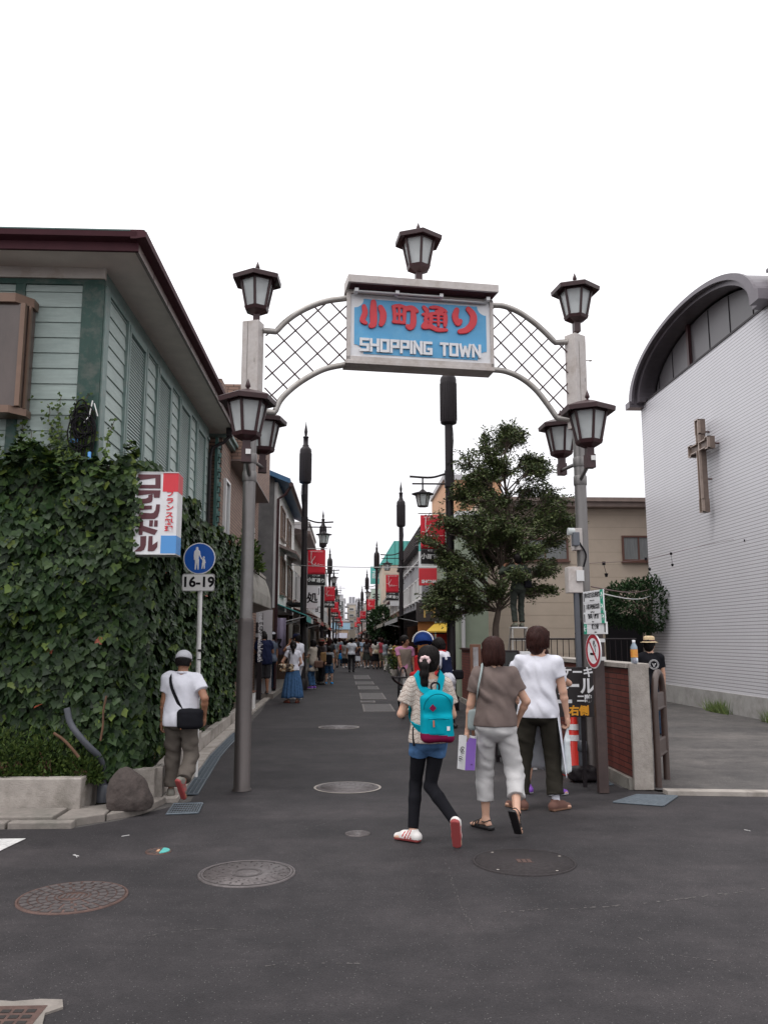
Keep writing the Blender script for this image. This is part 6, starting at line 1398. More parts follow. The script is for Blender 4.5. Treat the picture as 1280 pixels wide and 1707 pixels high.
mb = MB(); mb.box((a.x, ry - .13, b.z), (b.x, ry + .05, a.z)); W(mb, 'box', M_panelp, t, bevel=.006); mb = MB(); mb.box((a.x + .09, ry - .17, b.z + .14), (b.x + .005, ry - .131, b.z + .27)); W(mb, 'hood', M_alu, t)
mb = MB(); mb.tube(catmull([(b.x - .02, ry - .1, a.z + .3), (b.x + .05, ry - .12, a.z + .15), (b.x + .02, ry - .11, a.z)], 5), .012, 6); W(mb, 'cable', M_blackd, t)
t = thing('conduit_pipe', 'grey plastic conduit running down beside the right gateway post', 'conduit', (rx - .15, ry - .1, 0)); X = V(962, 1100, ry).x
mb = MB(); mb.rod((X, ry - .08, .35), (X - .01, ry - .08, 2.42), .036, n=12); W(mb, 'pipe', M_pvc, t); mb = MB(); mb.lathe([(.036, .32), (.06, .35), (.055, .45), (.038, .47)], 14, 0, (X, ry - .08, 0)); mb.lathe([(.05, 0), (.05, .33)], 14, 0, (X, ry - .08, 0)); W(mb, 'joint', M_pvc, t)
mb = MB()
for z in (1.72, .42): mb.rod((X - .04, ry - .09, z), (X + .12, ry - .02, z), .012, n=6)
W(mb, 'clamp', M_blackd, t)
sp_ = thing('sign_post', 'slim dark brown square post next to the brick wall', 'post', (2.80, 9.27, 0)); mb = MB(); mb.box((-.055, -.04, 0), (.055, .04, 2.05)); mb.build('post', mat('brown_steel', (.05, .032, .03), .5, .2, 8, dirt=(.09, .06, .05), dscale=5), sp_, bevel=.004)
mb = MB(); mb.box((-.07, -.055, 1.62), (.07, .055, 1.66)); mb.box((-.07, -.055, 1.42), (.07, .055, 1.46)); mb.build('clamp', M_white, sp_)
# four green-and-white direction boards
dirs = (((972, 988), (1005, 981), (1006, 1000), (973, 1008)), ((973, 1008), (1006, 1001), (1007, 1019), (974, 1026)), ((973, 1026), (1008, 1019), (1009, 1036), (974, 1038)), ((974, 1038), (1010, 1038), (1010, 1055), (974, 1056)))
rowsT = ('鏑木清方記念美術館', '川喜多映画記念館', '鶴岡八幡宮', '鎌倉駅')
M_sgreen = mat('sign_green', (.02, .32, .20), .45)
for i, c in enumerate(dirs):
    yl, yr = 9.30, 8.72
    a = V(*c[0], yl); b = V(*c[3], yl); d = V(*c[1], yr); e_ = V(*c[2], yr)
    if i == 3: a = V(974, 1039, yl); b = V(974, 1056, yl); d = V(1011, 1038, yr); e_ = V(1011, 1056, yr)
    w = math.hypot(d.x - a.x, d.y - a.y); h = .128; ang = math.atan2(d.y - a.y, d.x - a.x); cx_, cy_ = (a.x + d.x) / 2, (a.y + d.y) / 2; cz_ = (a.z + b.z + d.z + e_.z) / 4
    t = thing('direction_sign', ('topmost', 'second', 'third', 'lowest')[i] + ' of the four green and white direction boards on the brown post' + (', arrow pointing left' if i == 3 else ''), 'direction sign', (cx_, cy_, cz_), ang, 'direction boards on the brown post')
    mb = MB(); mb.box((-w / 2, -.008, -h / 2), (w / 2, .008, h / 2)); mb.build('board', M_signw, t, bevel=.002); s = -1 if i == 3 else 1; g0_ = s * w / 2; g1_ = s * (w / 2 - .075)
    mb = MB(); mb.box((min(g0_, g1_), -.0105, -h / 2 + .001), (max(g0_, g1_), -.0085, h / 2 - .001)); mb.build('green_end', M_sgreen, t)
    mb = MB(); m_ = (g0_ + g1_) / 2; mb.rod((m_ - s * .025, -.012, 0), (m_ + s * .025, -.012, 0), .005, n=4); mb.rod((m_, -.012, .035), (m_ + s * .025, -.012, 0), .005, n=4); mb.rod((m_, -.012, -.035), (m_ + s * .025, -.012, 0), .005, n=4); mb.build('arrow', M_signw, t)
    text(rowsT[i], .062, M_blackd, 'lettering', t, (-s * .01, -.0095, .014), (RX90, 0, 0), .001, .0005, .78 if i < 2 else 1.0)
    text(('Museum of Art', 'Film Museum', 'Shrine', 'Station')[i], .022, M_blackd, 'lettering', t, (-s * .02, -.0095, -.042), (RX90, 0, 0), 0, .0005)
    mb = MB(); mb.box((-s * (w / 2 - .035) - .012, -.0098, -.045), (-s * (w / 2 - .035) + .012, -.0086, .045)); mb.build('pictogram', M_blackd, t)
ns = thing('no_smoking_sign', 'round red-rimmed no smoking sign on the brown post', 'sign', (V(989, 1085, 9.1).x, 9.1, V(989, 1085, 9.1).z), -1.42); r = .19
def disc(r0, r1, y0_, y1_, m, nm, rz_=1.0):
    mb = MB()
    A_ = [(math.cos(a), math.sin(a)) for a in np.linspace(0, 2 * math.pi, 41)[:-1]]
    if r0 == 0: mb.prism([(x * r1, z * r1 * rz_) for x, z in A_], y0_, y1_, 'y')
    else:
        for i in range(40): p, q_ = A_[i], A_[(i + 1) % 40]; mb.prism([(p[0] * r0, p[1] * r0 * rz_), (q_[0] * r0, q_[1] * r0 * rz_), (q_[0] * r1, q_[1] * r1 * rz_), (p[0] * r1, p[1] * r1 * rz_)], y0_, y1_, 'y')
    return mb.build(nm, m, ns)
M_nsr = mat('no_smoking_red', (.33, .02, .035), .45)
disc(0, r, -.006, .004, M_signw, 'sign_plate'); disc(r * .74, r * .94, -.009, -.0065, M_nsr, 'red_ring')
mb = MB(); mb.prism([(-.095, .09), (-.075, .105), (.095, -.09), (.075, -.105)], -.0096, -.007, 'y'); mb.build('red_bar', M_nsr, ns)
mb = MB(); mb.box((-.075, -.0085, -.045), (.05, -.0066, -.022)); mb.tube(catmull([(.02, -.009, .11), (.015, -.009, .07), (.05, -.009, .03), (.055, -.009, -.01)], 4), .005, 4); mb.tube(catmull([(.05, -.009, .11), (.045, -.009, .08), (.075, -.009, .05)], 4), .005, 4); mb.build('cigarette', M_blackd, ns)
# black cafe board behind the man
cb_ = thing('cafe_board', 'black cafe signboard with white lettering behind the man in the white T-shirt', 'signboard', (0, 0, 0)); yb = 9.62
a = V(905, 1112, yb); b = V(992, 1195, yb - .0); cb_.location = (a.x, yb, b.z); bw_, bh2 = b.x - a.x, a.z - b.z
mb = MB(); mb.box((0, -.012, 0), (bw_, .012, bh2)); mb.build('board', mat('board_black', (.016, .012, .013), .35, .1, 4), cb_, bevel=.003)
mb = MB(); mb.box((.02, .012, -.9), (.06, .04, bh2 - .1)); mb.box((bw_ - .16, .012, -.9), (bw_ - .12, .04, bh2 - .1)); mb.build('leg', M_blackp, cb_)
text('&ケーキ', .125, M_signw, 'lettering', cb_, (bw_ - .235, -.014, bh2 - .065), (RX90, 0, 0), .004, .001)
text('ール', .20, M_signw, 'lettering', cb_, (bw_ - .17, -.014, bh2 - .225), (RX90, 0, 0), .007, .001, .85); text('ァ', .19, M_signw, 'lettering', cb_, (bw_ - .36, -.014, bh2 - .24), (RX90, 0, 0), .007, .001)
text('二階', .085, M_signw, 'lettering', cb_, (bw_ - .125, -.014, bh2 - .36), (RX90, 0, 0), .004, .001)
text('右側', .115, mat('board_orange', (.75, .33, .02), .5), 'lettering', cb_, (bw_ - .19, -.014, .065), (RX90, 0, 0), .005, .001)
mb = MB(); mb.box((.1, -.0145, .155), (bw_ - .27, -.0125, .195)); mb.build('white_stripe', M_signw, cb_)
# traffic cone with bag of sand
tc_ = thing('traffic_cone', 'red traffic cone with white bands behind the conduit pipe', 'traffic cone', (V(958, 1270, 10.6).x, 10.6, 0)); mb = MB(); mb.box((-.19, -.19, 0), (.19, .19, .03)); mb.lathe([(.155, .03), (.14, .06), (.032, .70), (.02, .71)], 24); mb.build('cone_body', mat('cone_red', (.62, .03, .02), .4), tc_, bevel=.004)
mb = MB()
for z in (.40, .53): r = .142 - (z - .06) * .169 + .002; mb.lathe([(r, z), (r - .012, z + .07)], 24, close=False)
mb.build('reflective_band', M_signw, tc_)
t = thing('sandbag', 'dark weighted base bag on the ground by the gateway post', 'weight bag', (2.78, 10.0, 0)); q = SDF(.012, .03); q.bx((0, 0, .09), (.12, .06, .045), .04); q.cone((-.1, 0, .15), (.1, 0, .16), .03); q.disp = folds(3, .006, (20, 20, 20)); q.build('bag', M_blackp, t)
# round-topped steel barrier
t = thing('hoop_barrier', 'dark brown round-topped steel barrier beside the wall end', 'barrier', (3.45, 9.4, 0)); a = V(1093, 1313, 9.35); b = V(1107, 1300, 9.62)
A0 = Vector((3.50, 9.50, 0)); B0_ = Vector((3.80, 10.03, 0)); h = 1.27; u = (B0_ - A0); r = u.length / 2; u.normalize(); M_ = (A0 + B0_) / 2
pts = [A0, A0 + Vector((0, 0, h - r))] + [M_ + Vector((0, 0, h - r)) - u * r * math.cos(x) + Vector((0, 0, r * math.sin(x))) for x in np.linspace(.15, math.pi - .15, 10)] + [B0_ + Vector((0, 0, h - r)), B0_]
mbs = mat('barrier_brown', (.075, .052, .045), .4, .15, 8); mb = MB(); mb.tube(pts, .038, 12); W(mb, 'hoop', mbs, t); mb = MB()
for z in (.34, .86): mb.rod(A0 + Vector((0, 0, z)), B0_ + Vector((0, 0, z)), .03, n=4); mb.rod(A0 + Vector((0, 0, z + .16)), B0_ + Vector((0, 0, z + .16)), .02, n=6)
for z in (.34, .86): mb.prism([(A0.x, A0.y), (B0_.x, B0_.y), (B0_.x + .02, B0_.y), (A0.x + .02, A0.y)], z, z + .16, 'z')
W(mb, 'cross_plate', mbs, t)
# bottle on the wall
bt = thing('drink_bottle', 'orange-labelled plastic drink bottle standing on the brick wall end', 'bottle', (V(1056, 1112, 9.45).x, 9.42, 1.382)); k = 1.0
mb = MB(); mb.lathe([(.030, 0), (.034, .01), (.034, .05), (.031, .055), (.034, .06)], 20); mb.lathe([(.034, .135), (.033, .16), (.014, .20), (.0135, .205)], 20, close=False); mb.build('bottle_body', mat('bottle_plastic', (.45, .55, .65), .15, trans=.5), bt)
mb = MB(); mb.lathe([(.0345, .058), (.0345, .137)], 20, close=False); mb.build('label', mat('bottle_label', (.65, .16, .04), .4, col2=(.75, .45, .08), vscale=40), bt); mb = MB(); mb.lathe([(.0155, .204), (.0155, .225), (.012, .228)], 16); mb.build('bottle_cap', M_signw, bt)
mb = MB(); mb.lathe([(.0315, .004), (.0325, .05)], 20, close=False); mb.build('drink', mat('drink_red', (.5, .04, .02), .2), bt)
bt.scale = (1.15, 1.15, 1.15)
# string lights between post and church
for j, (ya, pts) in enumerate((('upper', [(970, 940, 10.1), (1075, 932, 16), (1170, 910, 17.5), (1280, 888, 18.5)]), ('lower', [(985, 970, 10.1), (1075, 976, 17), (1170, 985, 18)]))):
    if j: continue
    t = thing('string_lights', 'dark string of bare bulbs sagging from the gateway post to the church', 'string lights', (5, 15, 3)); A_ = [V(a, b, c) for a, b, c in pts]; P_ = catmull(A_, 8)
    mb = MB(); mb.tube(P_, .004, 4); W(mb, 'wire', M_crossd, t); mb = MB()
    for a, b, c, d, Y in ((1006, 942, 1010, 956, 12), (1076, 934, 1082, 947, 15), (1118, 925, 1120, 940, 16.5), (1241, 903, 1246, 916, 17.5)):
        p, q_ = V(a, b, Y), V(c, d, Y); mb.rod(p, q_, .004, n=4); mb.rod(p, p + Vector((0, 0, .05)), .025, n=8); mb.rod(q_, q_ - Vector((0, 0, .05)), .03, .018, n=8)
    W(mb, 'bulb_holders', M_blackd, t)
for j, (p1, p2) in enumerate((((985, 978), (1088, 980)), ((1005, 990), (1088, 991)))):
    mb = MB(); a, b = V(*p1, 10.2), V(*p2, 24); mb.tube([a.lerp(b, i / 8) - Vector((0, 0, .1 * math.sin(math.pi * i / 8))) for i in range(9)], .009, 4); o = mb.build('cable', M_crossd if j == 0 else M_alu); props(o, ('dark', 'pale')[j] + ' cable running from the gateway post past the clipped tree', 'cable')
# notice boards along the brick wall
def board(name, lbl, cat, x, y0, y1, z0, z1, frame, face, th=.05):
    t = thing(name, lbl, cat, (x, (y0 + y1) / 2, z0)); mb = MB(); mb.box((x, y0, z0), (x + th, y1, z1)); W(mb, 'frame', frame, t, bevel=.005); mb = MB(); mb.box((x - .006, y0 + .06, z0 + .05), (x - .001, y1 - .06, z1 - .06)); W(mb, 'face', face, t); return t
wood = mat('board_wood', (.14, .06, .035), .6, .15, 8, stretch=(1, 1, .2))
def xboard(name, lbl, cat, pxa, pya, pxb, pyb, Y, frame, face, fw=.05, legs=True):
    a = V(pxa, pya, Y); b = V(pxb, pyb, Y); t = thing(name, lbl, cat, (a.x, Y, 0)); w = b.x - a.x
    mb = MB(); mb.box((0, -.02, b.z), (w, .03, a.z)); mb.build('frame', frame, t, bevel=.005); mb = MB(); mb.box((fw, -.026, b.z + fw), (w - fw, -.0205, a.z - fw)); mb.build('face', face, t)
    if legs: mb = MB(); mb.box((.01, 0, 0), (.06, .04, b.z)); mb.box((w - .06, 0, 0), (w - .01, .04, b.z)); mb.build('leg', frame, t)
    return t, w, a.z, b.z
xboard('notice_board', 'wood-framed notice board with a pale poster, left of the woman in taupe', 'notice board', 783, 1074, 802, 1140, 14.6, wood, mat('poster_pale', (.42, .42, .45), .4, col2=(.22, .2, .2), vscale=5))
t, w, zt_, zb_ = xboard('menu_board', 'tall black chalkboard with a yellow edge between the woman and the man', 'menu board', 822, 1084, 868, 1262, 11.6, M_blackp, mat('chalk_black', (.03, .032, .032), .7, .3, 6), .03)
mb = MB(); mb.box((w - .03, -.03, zb_ + .02), (w - .005, -.0225, zt_ - .3)); mb.build('yellow_edge', mat('edge_yellow', (.65, .33, .03), .5), t)
t, w, zt_, zb_ = xboard('poster_board', 'green and white poster board behind the man in the white T-shirt', 'poster', 866, 1086, 894, 1200, 10.9, M_alu, M_signw, .015)
mb = MB(); mb.box((.02, -.03, zt_ - .32), (w - .02, -.027, zt_ - .06)); mb.build('picture', mat('poster_green', (.20, .32, .12), .5, col2=(.5, .5, .25), vscale=8), t)
# low drain kerb blocks seen behind the people on the right
mb = MB(); mb.box((3.0, 13.3, 0), (3.09, 15.1, .12)); props(mb.build('kerb', M_conc), kind='structure')
# shop signs up the street
def vsign(lbl, x, y, z0, z1, w, txt, col, tcol, size, side=1, cat='shop sign', th=.1, off=.004):
    t = thing('shop_sign', lbl, cat, (x, y, z0)); h = z1 - z0; mb = MB(); mb.box((-w / 2, 0, 0), (w / 2, th, h)); mb.build('sign_box', col, t, bevel=.01)
    mb = MB(); mb.rod((0, th / 2, h * .8), (side * -.6, th / 2, h * .8), .02, n=6); mb.build('bracket', M_blackp, t); n = len(txt)
    for i, c in enumerate(txt): text(c, size, tcol, 'lettering', t, (0, -.003, h - (i + .5) * h / n), (RX90, 0, 0), off, .001)
    return t
vsign('white hanging sign with black well-curb character, right side', 2.55, 44, 3.4, 4.9, .55, '井', M_signw, M_blackd, .5, -1, off=.02)
vsign('tall white vertical sign reading そば処 on the left', -1.75, 42, 3.2, 6.1, .55, 'そば処', M_signw, M_blackd, .55, 1, off=.015)
vsign('small pale vertical sign far up the left side', -1.9, 56, 3.0, 5.4, .6, '小町', M_signw, M_blackd, .5, 1)
vsign('pale green vertical sign far up the right side', 2.5, 72, 2.9, 6.0, .9, '茶房', mat('mint', (.5, .62, .55), .5), M_blackd, .7, -1)
vsign('teal sign high on the right beyond the second pole', 2.6, 75, 6.6, 8.2, 1.0, '画', M_teal, M_signw, .8, -1)
t = thing('shop_sign', 'teal white and red tall sign behind the banner by the tree', 'shop sign', (V(698, 905, 30).x, 30, 0)); p1, p2 = V(698, 900, 30), V(737, 976, 30); w = p2.x - p1.x; h = (p1.z - p2.z)
for nm, m, z0_, z1_ in (('teal_panel', M_teal, p1.z - h * .25, p1.z), ('white_panel', M_signw, p1.z - h * .62, p1.z - h * .25), ('red_panel', M_red, p2.z, p1.z - h * .62)): mb = MB(); mb.box((0, 0, z0_), (w, .12, z1_)); mb.build(nm, m, t)
text('SHONAN', .155, M_signw, 'lettering', t, (w / 2, -.004, p2.z + .14), (RX90, 0, 0), .008, .001)
t = thing('shop_awning', 'small yellow awning on the dark shop behind the tree', 'awning', (3, 27, 0)); a, b, c, d = V(708, 1052, 26.9), V(726, 1038, 27.15), V(746, 1037, 27.15), V(742, 1052, 26.9)
c1_, d1_ = V(735, 1046, 26.4), V(707, 1052, 26.4); mb = MB(); mb.add([a + Vector((0, -.5, 0)), V(744, 1052, 26.4), c, b, a + Vector((0, -.5, -.04)), V(744, 1052, 26.4) + Vector((0, 0, -.04))], [(0, 1, 2, 3), (0, 4, 5, 1), (0, 3, 4), (1, 5, 2)]); W(mb, 'canvas', mat('awning_yellow', (.62, .40, .05), .7), t)
mb = MB(); mb.rod(V(710, 1056, 26.9), V(742, 1056, 26.9), .02, n=5); W(mb, 'front_bar', M_blackp, t)
t = thing('shop_sign', 'dark sign band with gold emblem above the yellow awning', 'shop sign', (3.2, 27, 3)); a, b = V(694, 1005, 27.0), V(745, 1036, 27.0); mb = MB(); mb.box((a.x, 27.0, b.z), (b.x, 27.15, a.z)); W(mb, 'board', smat((.05, .04, .04)), t)
text('門', .42, mat('gold_emblem', (.55, .36, .12), .5), 'lettering', t, (a.x + .42 - 3.2, -.005, (a.z + b.z) / 2 - 3), (RX90, 0, 0), .015, .002)
mb = MB(); mb.box((V(700, 1050, 27.1).x, 27.16, .1), (V(740, 1050, 27.1).x, 27.18, 2.2)); 
mb = MB(); mb.box((a.x + .05, 27.1, .1), (a.x + .6, 27.14, 2.6)); W(mb, 'orange_door', smat((.40, .15, .04)), t)
mb = MB(); mb.box((a.x + .65, 27.1, 1.2), (b.x, 27.14, 2.0)); W(mb, 'red_noren', smat((.45, .03, .02)), t)
# left: vertical banner, wall plates and menu stand by the navy-shirt man
t = thing('lettered_post', 'dark post with vertical white cut-out lettering at the end of the ivy', 'sign post', (-2.28, 22.2, .1)); mb = MB(); mb.box((-.06, -.05, 0), (.06, .05, .95)); mb.build('post', M_blackp, t); mb = MB(); mb.box((.06, -.012, .95), (.075, .012, 2.25)); mb.build('rod', M_blackp, t)
mb = MB(); rn = random.Random(9)
for i in range(34): z = .97 + i * .037; w_ = rn.choice([.10, .10, .13, .07]); mb.box((-.05, -.02, z), (-.05 + w_, 0, z + .017)); (mb.box((-.05 + rn.choice([0, .05, w_ - .02]), -.019, z), (-.03 + rn.choice([0, .05]), -.001, z + .037)))
mb.build('cut_out_lettering', M_signw, t)
t = thing('folding_stand', 'white folding sign stand on the step at the end of the ivy', 'stand', (-2.22, 20.2, .03)); mb = MB(); mb.box((-.05, -.2, 0), (.05, .2, .38)); mb.build('panel', M_white, t, bevel=.01); mb = MB(); mb.box((-.06, -.21, .38), (.06, .21, .41)); mb.build('wood_top', wood, t)
t = thing('wall_plates', 'grid of small dark framed pictures on the pale wall by the navy-shirt man', 'pictures', (-2.9, 24.35, 1.5))
mb = MB(); mb.box((-.7, -.02, -1.4), (.75, .0, 1.0)); mb.build('backing', smat((.45, .44, .45)), t); mb = MB()
for i in range(3):
    for j in range(3): mb.box((-.45 + i * .34, -.05, -.5 + j * .42), (-.22 + i * .34, -.021, -.2 + j * .42))
mb.build('frame', M_blackp, t)
t = thing('noren_cloth', 'hanging mauve cloth with black kana over the left shop door', 'shop curtain', (-2.05, 25.6, 1.2)); mb = MB(); n = 12; vs = []
for j in range(2):
    for i in range(n + 1): vs.append((-.30 + .5 * i / n, .03 * math.sin(i * 1.4), j * 1.1))
mb.add(vs, [(i, i + 1, n + 2 + i, n + 1 + i) for i in range(n)], 0, True); o = mb.build('cloth', smat((.20, .17, .24)), t); o.modifiers.new('s', 'SOLIDIFY').thickness = .005; text('ヌ', .4, M_blackd, 'lettering', t, (-.05, -.05, .3), (RX90, 0, 0), .012, .001)
# rickshaw with the blue hood
rk = thing('rickshaw', 'rickshaw with a navy blue folding hood by the right-hand pole', 'rickshaw', (1.66, 17.7, 0), -.25)
q = SDF(.012, .02); q.ell((-.05, .2, 1.60), (.23, .30, .22)); q.ell((-.05, .2, 1.54), (.21, .28, .20), None, .005, 's'); q.cut((0, .0, 1.60), (.1, -.25, -1)); q.cut((0, -.1, 0), (.25, -1, -.2)); q.build('hood', C_bluehood, rk)
mb = MB(); mb.tube([(-.05 + .23 * math.cos(a), -.0 - .05 * math.cos(a), 1.60 + .22 * math.sin(a)) for a in np.linspace(0, math.pi, 14)], .014, 6); mb.build('hood_trim', M_white, rk)
q = SDF(.014, .03); q.bx((-.05, .25, .86), (.24, .24, .06), .05); q.bx((-.05, .5, 1.10), (.22, .05, .16), .05); q.build('seat', C_red, rk); q = SDF(.014, .03); q.bx((-.05, .25, .72), (.34, .32, .1), .02); q.build('tub', M_blackp, rk)
for sx_ in (-.52, .42):
    mb = MB(); mb.tube([(sx_, .2 + .52 * math.cos(a), .54 + .52 * math.sin(a)) for a in np.linspace(0, 2 * math.pi, 33)], .02, 6); w_ = mb.build('wheel', M_blackd, rk); mb = MB()
    for a in np.linspace(0, 2 * math.pi, 21)[:-1]: mb.rod((sx_, .2, .54), (sx_, .2 + .5 * math.cos(a), .54 + .5 * math.sin(a)), .005, n=4)
    mb.rod((sx_ - .05, .2, .54), (sx_ + .05, .2, .54), .04); o = mb.build('spokes', M_alu, rk); o.parent = w_
mb = MB()
for sx_ in (-.38, .28): mb.tube(catmull([(sx_, .5, .7), (sx_, -.3, .68), (sx_, -1.4, .85), (sx_, -1.7, .95)], 5), .022, 6)
mb.rod((-.38, -1.65, .93), (.28, -1.65, .93), .02, n=6); mb.rod((-.52, .2, .54), (.42, .2, .54), .02); mb.build('shafts', M_blackp, rk)
# stepladder
sl = thing('stepladder', 'aluminium stepladder standing under the tree', 'ladder', (3.82, 18.5, 0), .1); mb = MB(); h = 1.9
for s_ in (-1, 1):
    mb.rod((s_ * .30, -.45, 0), (s_ * .16, -.06, h), .022, n=6); mb.rod((s_ * .30, .45, 0), (s_ * .16, .06, h), .02, n=6)
mb.build('side_rail', M_tube, sl); mb = MB()
for i in range(1, 7): f = i / 7; mb.cbox((0, -.45 + .39 * f, h * f), (.6 - .28 * f, .06, .02)); mb.rod((-.30 + .14 * f, .45 - .39 * f, h * f), (.30 - .14 * f, .45 - .39 * f, h * f), .012, n=5)
mb.build('rung', M_tube, sl); mb = MB(); mb.cbox((0, 0, h + .01), (.36, .2, .03)); mb.build('top_step', M_alu, sl, bevel=.004)
# potted plant by the far right pole
pp = thing('potted_plant', 'green potted plant at the foot of the second right-hand pole', 'plant', (2.1, 37.2, 0)); mb = MB(); mb.lathe([(.14, 0), (.19, .34), (.17, .34)], 16); mb.build('pot', M_conc, pp)
POTS = [(pp, 0, 0, .7, .35)]
# ---------------------------------------------------------------- foliage
rs = np.random.RandomState(11)
IVY = np.array([(0, 0), (.18, -.10), (.40, -.10), (.44, .08), (.56, .26), (.38, .38), (.26, .56), (0, .92), (-.26, .56), (-.38, .38), (-.56, .26), (-.44, .08), (-.40, -.10), (-.18, -.10)])
def ivy_template():
    v = np.array([(x, .0 - .14 * abs(x) + .05 * math.sin(y * 4), y) for x, y in IVY]); c = np.array([[0, .03, .28]])
    v = np.concatenate([c, v]); f = np.array([(0, i, i % len(IVY) + 1) for i in range(1, len(IVY) + 1)]); return v, f
DIA = (np.array([(0, 0, 0), (.22, .03, .35), (.16, .0, .75), (0, -.05, 1.0), (-.16, .0, .75), (-.22, .03, .35), (0, -.04, .5)]), np.array([(0, 1, 6), (1, 2, 6), (2, 3, 6), (3, 4, 6), (4, 5, 6), (5, 0, 6)]))
def basis(up, nn):
    """rows: frames whose z axis is up (leaf length) and y axis roughly nn (leaf face)"""
    z = up / np.linalg.norm(up, axis=1, keepdims=True); x = np.cross(nn, z); x /= np.linalg.norm(x, axis=1, keepdims=True) + 1e-9; y = np.cross(z, x); return x, y, z
def leaves(name, tmpl, pos, up, nn, size, mats, parent, mi=None):
    tv, tf = tmpl; x, y, z = basis(up, nn); n = len(pos)
    v = pos[:, None] + size[:, None, None] * (tv[None, :, 0:1] * x[:, None] + tv[None, :, 1:2] * y[:, None] + tv[None, :, 2:3] * z[:, None])
    f = tf[None] + (np.arange(n) * len(tv))[:, None, None]
    m = None if mi is None else np.repeat(mi, len(tf))
    return npmesh(name, v.reshape(-1, 3), f.reshape(-1, 3), mats, parent, m, False)
def bump2(u, v, s=0):                                # lumpy surface of the ivy
    return .10 * np.sin(u * 2.1 + s + 1.1 * np.sin(v * 1.7)) * np.sin(v * 2.4 - s) + .06 * np.sin(u * 5.3 + v * 3.1 + s) + .04 * np.sin(v * 7.7 - u * 3.3)
iv = thing('ivy', 'dense green ivy covering the corner wall and hanging above the planters', 'ivy', (-2.4, 9.2, .3))
gwall = thing('garden_wall', 'dark wall hidden behind the ivy at the street corner', 'wall', (-3, 9, 0)); mb = MB(); mb.box((-12, 8.86, 0), (-2.40, 8.99, 3.5)); mb.box((-2.52, 8.99, 0), (-2.40, 17.4, 3.55)); W(mb, 'wall', mat('wall_dark', (.03, .032, .02), .95, .3, 6), gwall)  # backing wall in a plain dark colour behind the leaves
P_, U_, N_, S_ = [], [], [], []
def add_front(n):
    x = rs.uniform(-4.6, -2.16, n); z = rs.uniform(.30, 3.62, n); ok = z < 3.52 + .10 * np.sin(x * 5) + .08 * np.sin(x * 11 + 1) + .05 * np.sin(x * 23) - .15 * (x > -2.4) * ((x + 2.4) / .25); x, z = x[ok], z[ok]; n = len(x)
    round_ = np.clip((x + 2.42) / .26, 0, 1); y = 8.80 - .07 - bump2(x, z) * .9 + round_ ** 2 * .30 + rs.uniform(-.08, .08, n) + .10 * np.clip((1.1 - z) / .5, 0, 1); P_.append(np.stack([x, y, z], 1))
    nn = np.stack([rs.normal(0, .5, n) + round_ * .6, -np.ones(n), rs.normal(.6, .45, n)], 1); up = np.stack([rs.normal(0, .42, n), rs.normal(-.35, .2, n), -np.ones(n) + rs.normal(0, .25, n)], 1); U_.append(up); N_.append(-nn); S_.append(rs.uniform(.07, .135, n))
def add_side(n):
    y = 8.8 + rs.uniform(0, 1, n) ** 1.15 * 8.9; z = rs.uniform(.22, 3.66, n); ok = (z < 3.55 + .10 * np.sin(y * 2.2) + .06 * np.sin(y * 6.1)) & ~((y > 17.0) & (z < 2.2) & (rs.uniform(0, 1, n) < .3)); y, z = y[ok], z[ok]; n = len(y)
    x = -2.20 - .07 + bump2(y, z, 2) * .8 + rs.uniform(-.05, .05, n) - np.clip((9.05 - y) / .3, 0, 1) * .12 - .12 * np.clip((1.2 - z), 0, 1); P_.append(np.stack([x, y, z], 1))
    nn = np.stack([np.ones(n), rs.normal(-.25, .55, n), rs.normal(.6, .45, n)], 1); up = np.stack([rs.normal(.35, .2, n), rs.normal(0, .42, n), -np.ones(n) + rs.normal(0, .25, n)], 1); U_.append(up); N_.append(-nn); S_.append(rs.uniform(.08, .145, n))
add_front(11500); add_side(22000)
# fringe on top and the creepers climbing the boards
n = 900; x = rs.uniform(-4.6, -2.3, n); y = rs.uniform(8.62, 9.0, n); P_.append(np.stack([x, y, 3.47 + .10 * np.sin(x * 5) + .08 * np.sin(x * 11 + 1) + rs.uniform(-.1, .14, n) ** 1], 1)); U_.append(np.stack([rs.normal(0, .6, n), -np.ones(n) * .8, rs.normal(-.1, .5, n)], 1)); N_.append(np.stack([rs.normal(0, .3, n), rs.normal(0, .3, n), -np.ones(n)], 1)); S_.append(rs.uniform(.07, .13, n))
P_, U_, N_, S_ = map(np.concatenate, (P_, U_, N_, S_)); mi = (rs.uniform(0, 1, len(P_)) < .07 + .12 * (P_[:, 2] > 3.35) + .10 * (np.sin(P_[:, 0] * 4 + P_[:, 2] * 3) * np.sin(P_[:, 2] * 2.2 + P_[:, 1] * 1.5) > .6)).astype(int)
mi[rs.uniform(0, 1, len(P_)) < .0018] = 2
leaves('leaves', ivy_template(), P_, U_, N_, S_ * .83, [M_leaf, M_leaf2, M_leaf_red], iv).parent = None if False else iv
o = iv.children[0]; o.data.polygons.foreach_set('material_index', np.repeat(mi, len(IVY)).astype(np.int32))
off = np.array(iv.location); co = np.empty(len(o.data.vertices) * 3, np.float32); o.data.vertices.foreach_get('co', co); co = co.reshape(-1, 3) - off; o.data.vertices.foreach_set('co', co.ravel().astype(np.float32)); o.data.update()
def shift(o, par):
    off = np.array(par.location); co = np.empty(len(o.data.vertices) * 3, np.float32); o.data.vertices.foreach_get('co', co); co = co.reshape(-1, 3) - off; o.data.vertices.foreach_set('co', co.ravel().astype(np.float32)); o.data.update(); return o
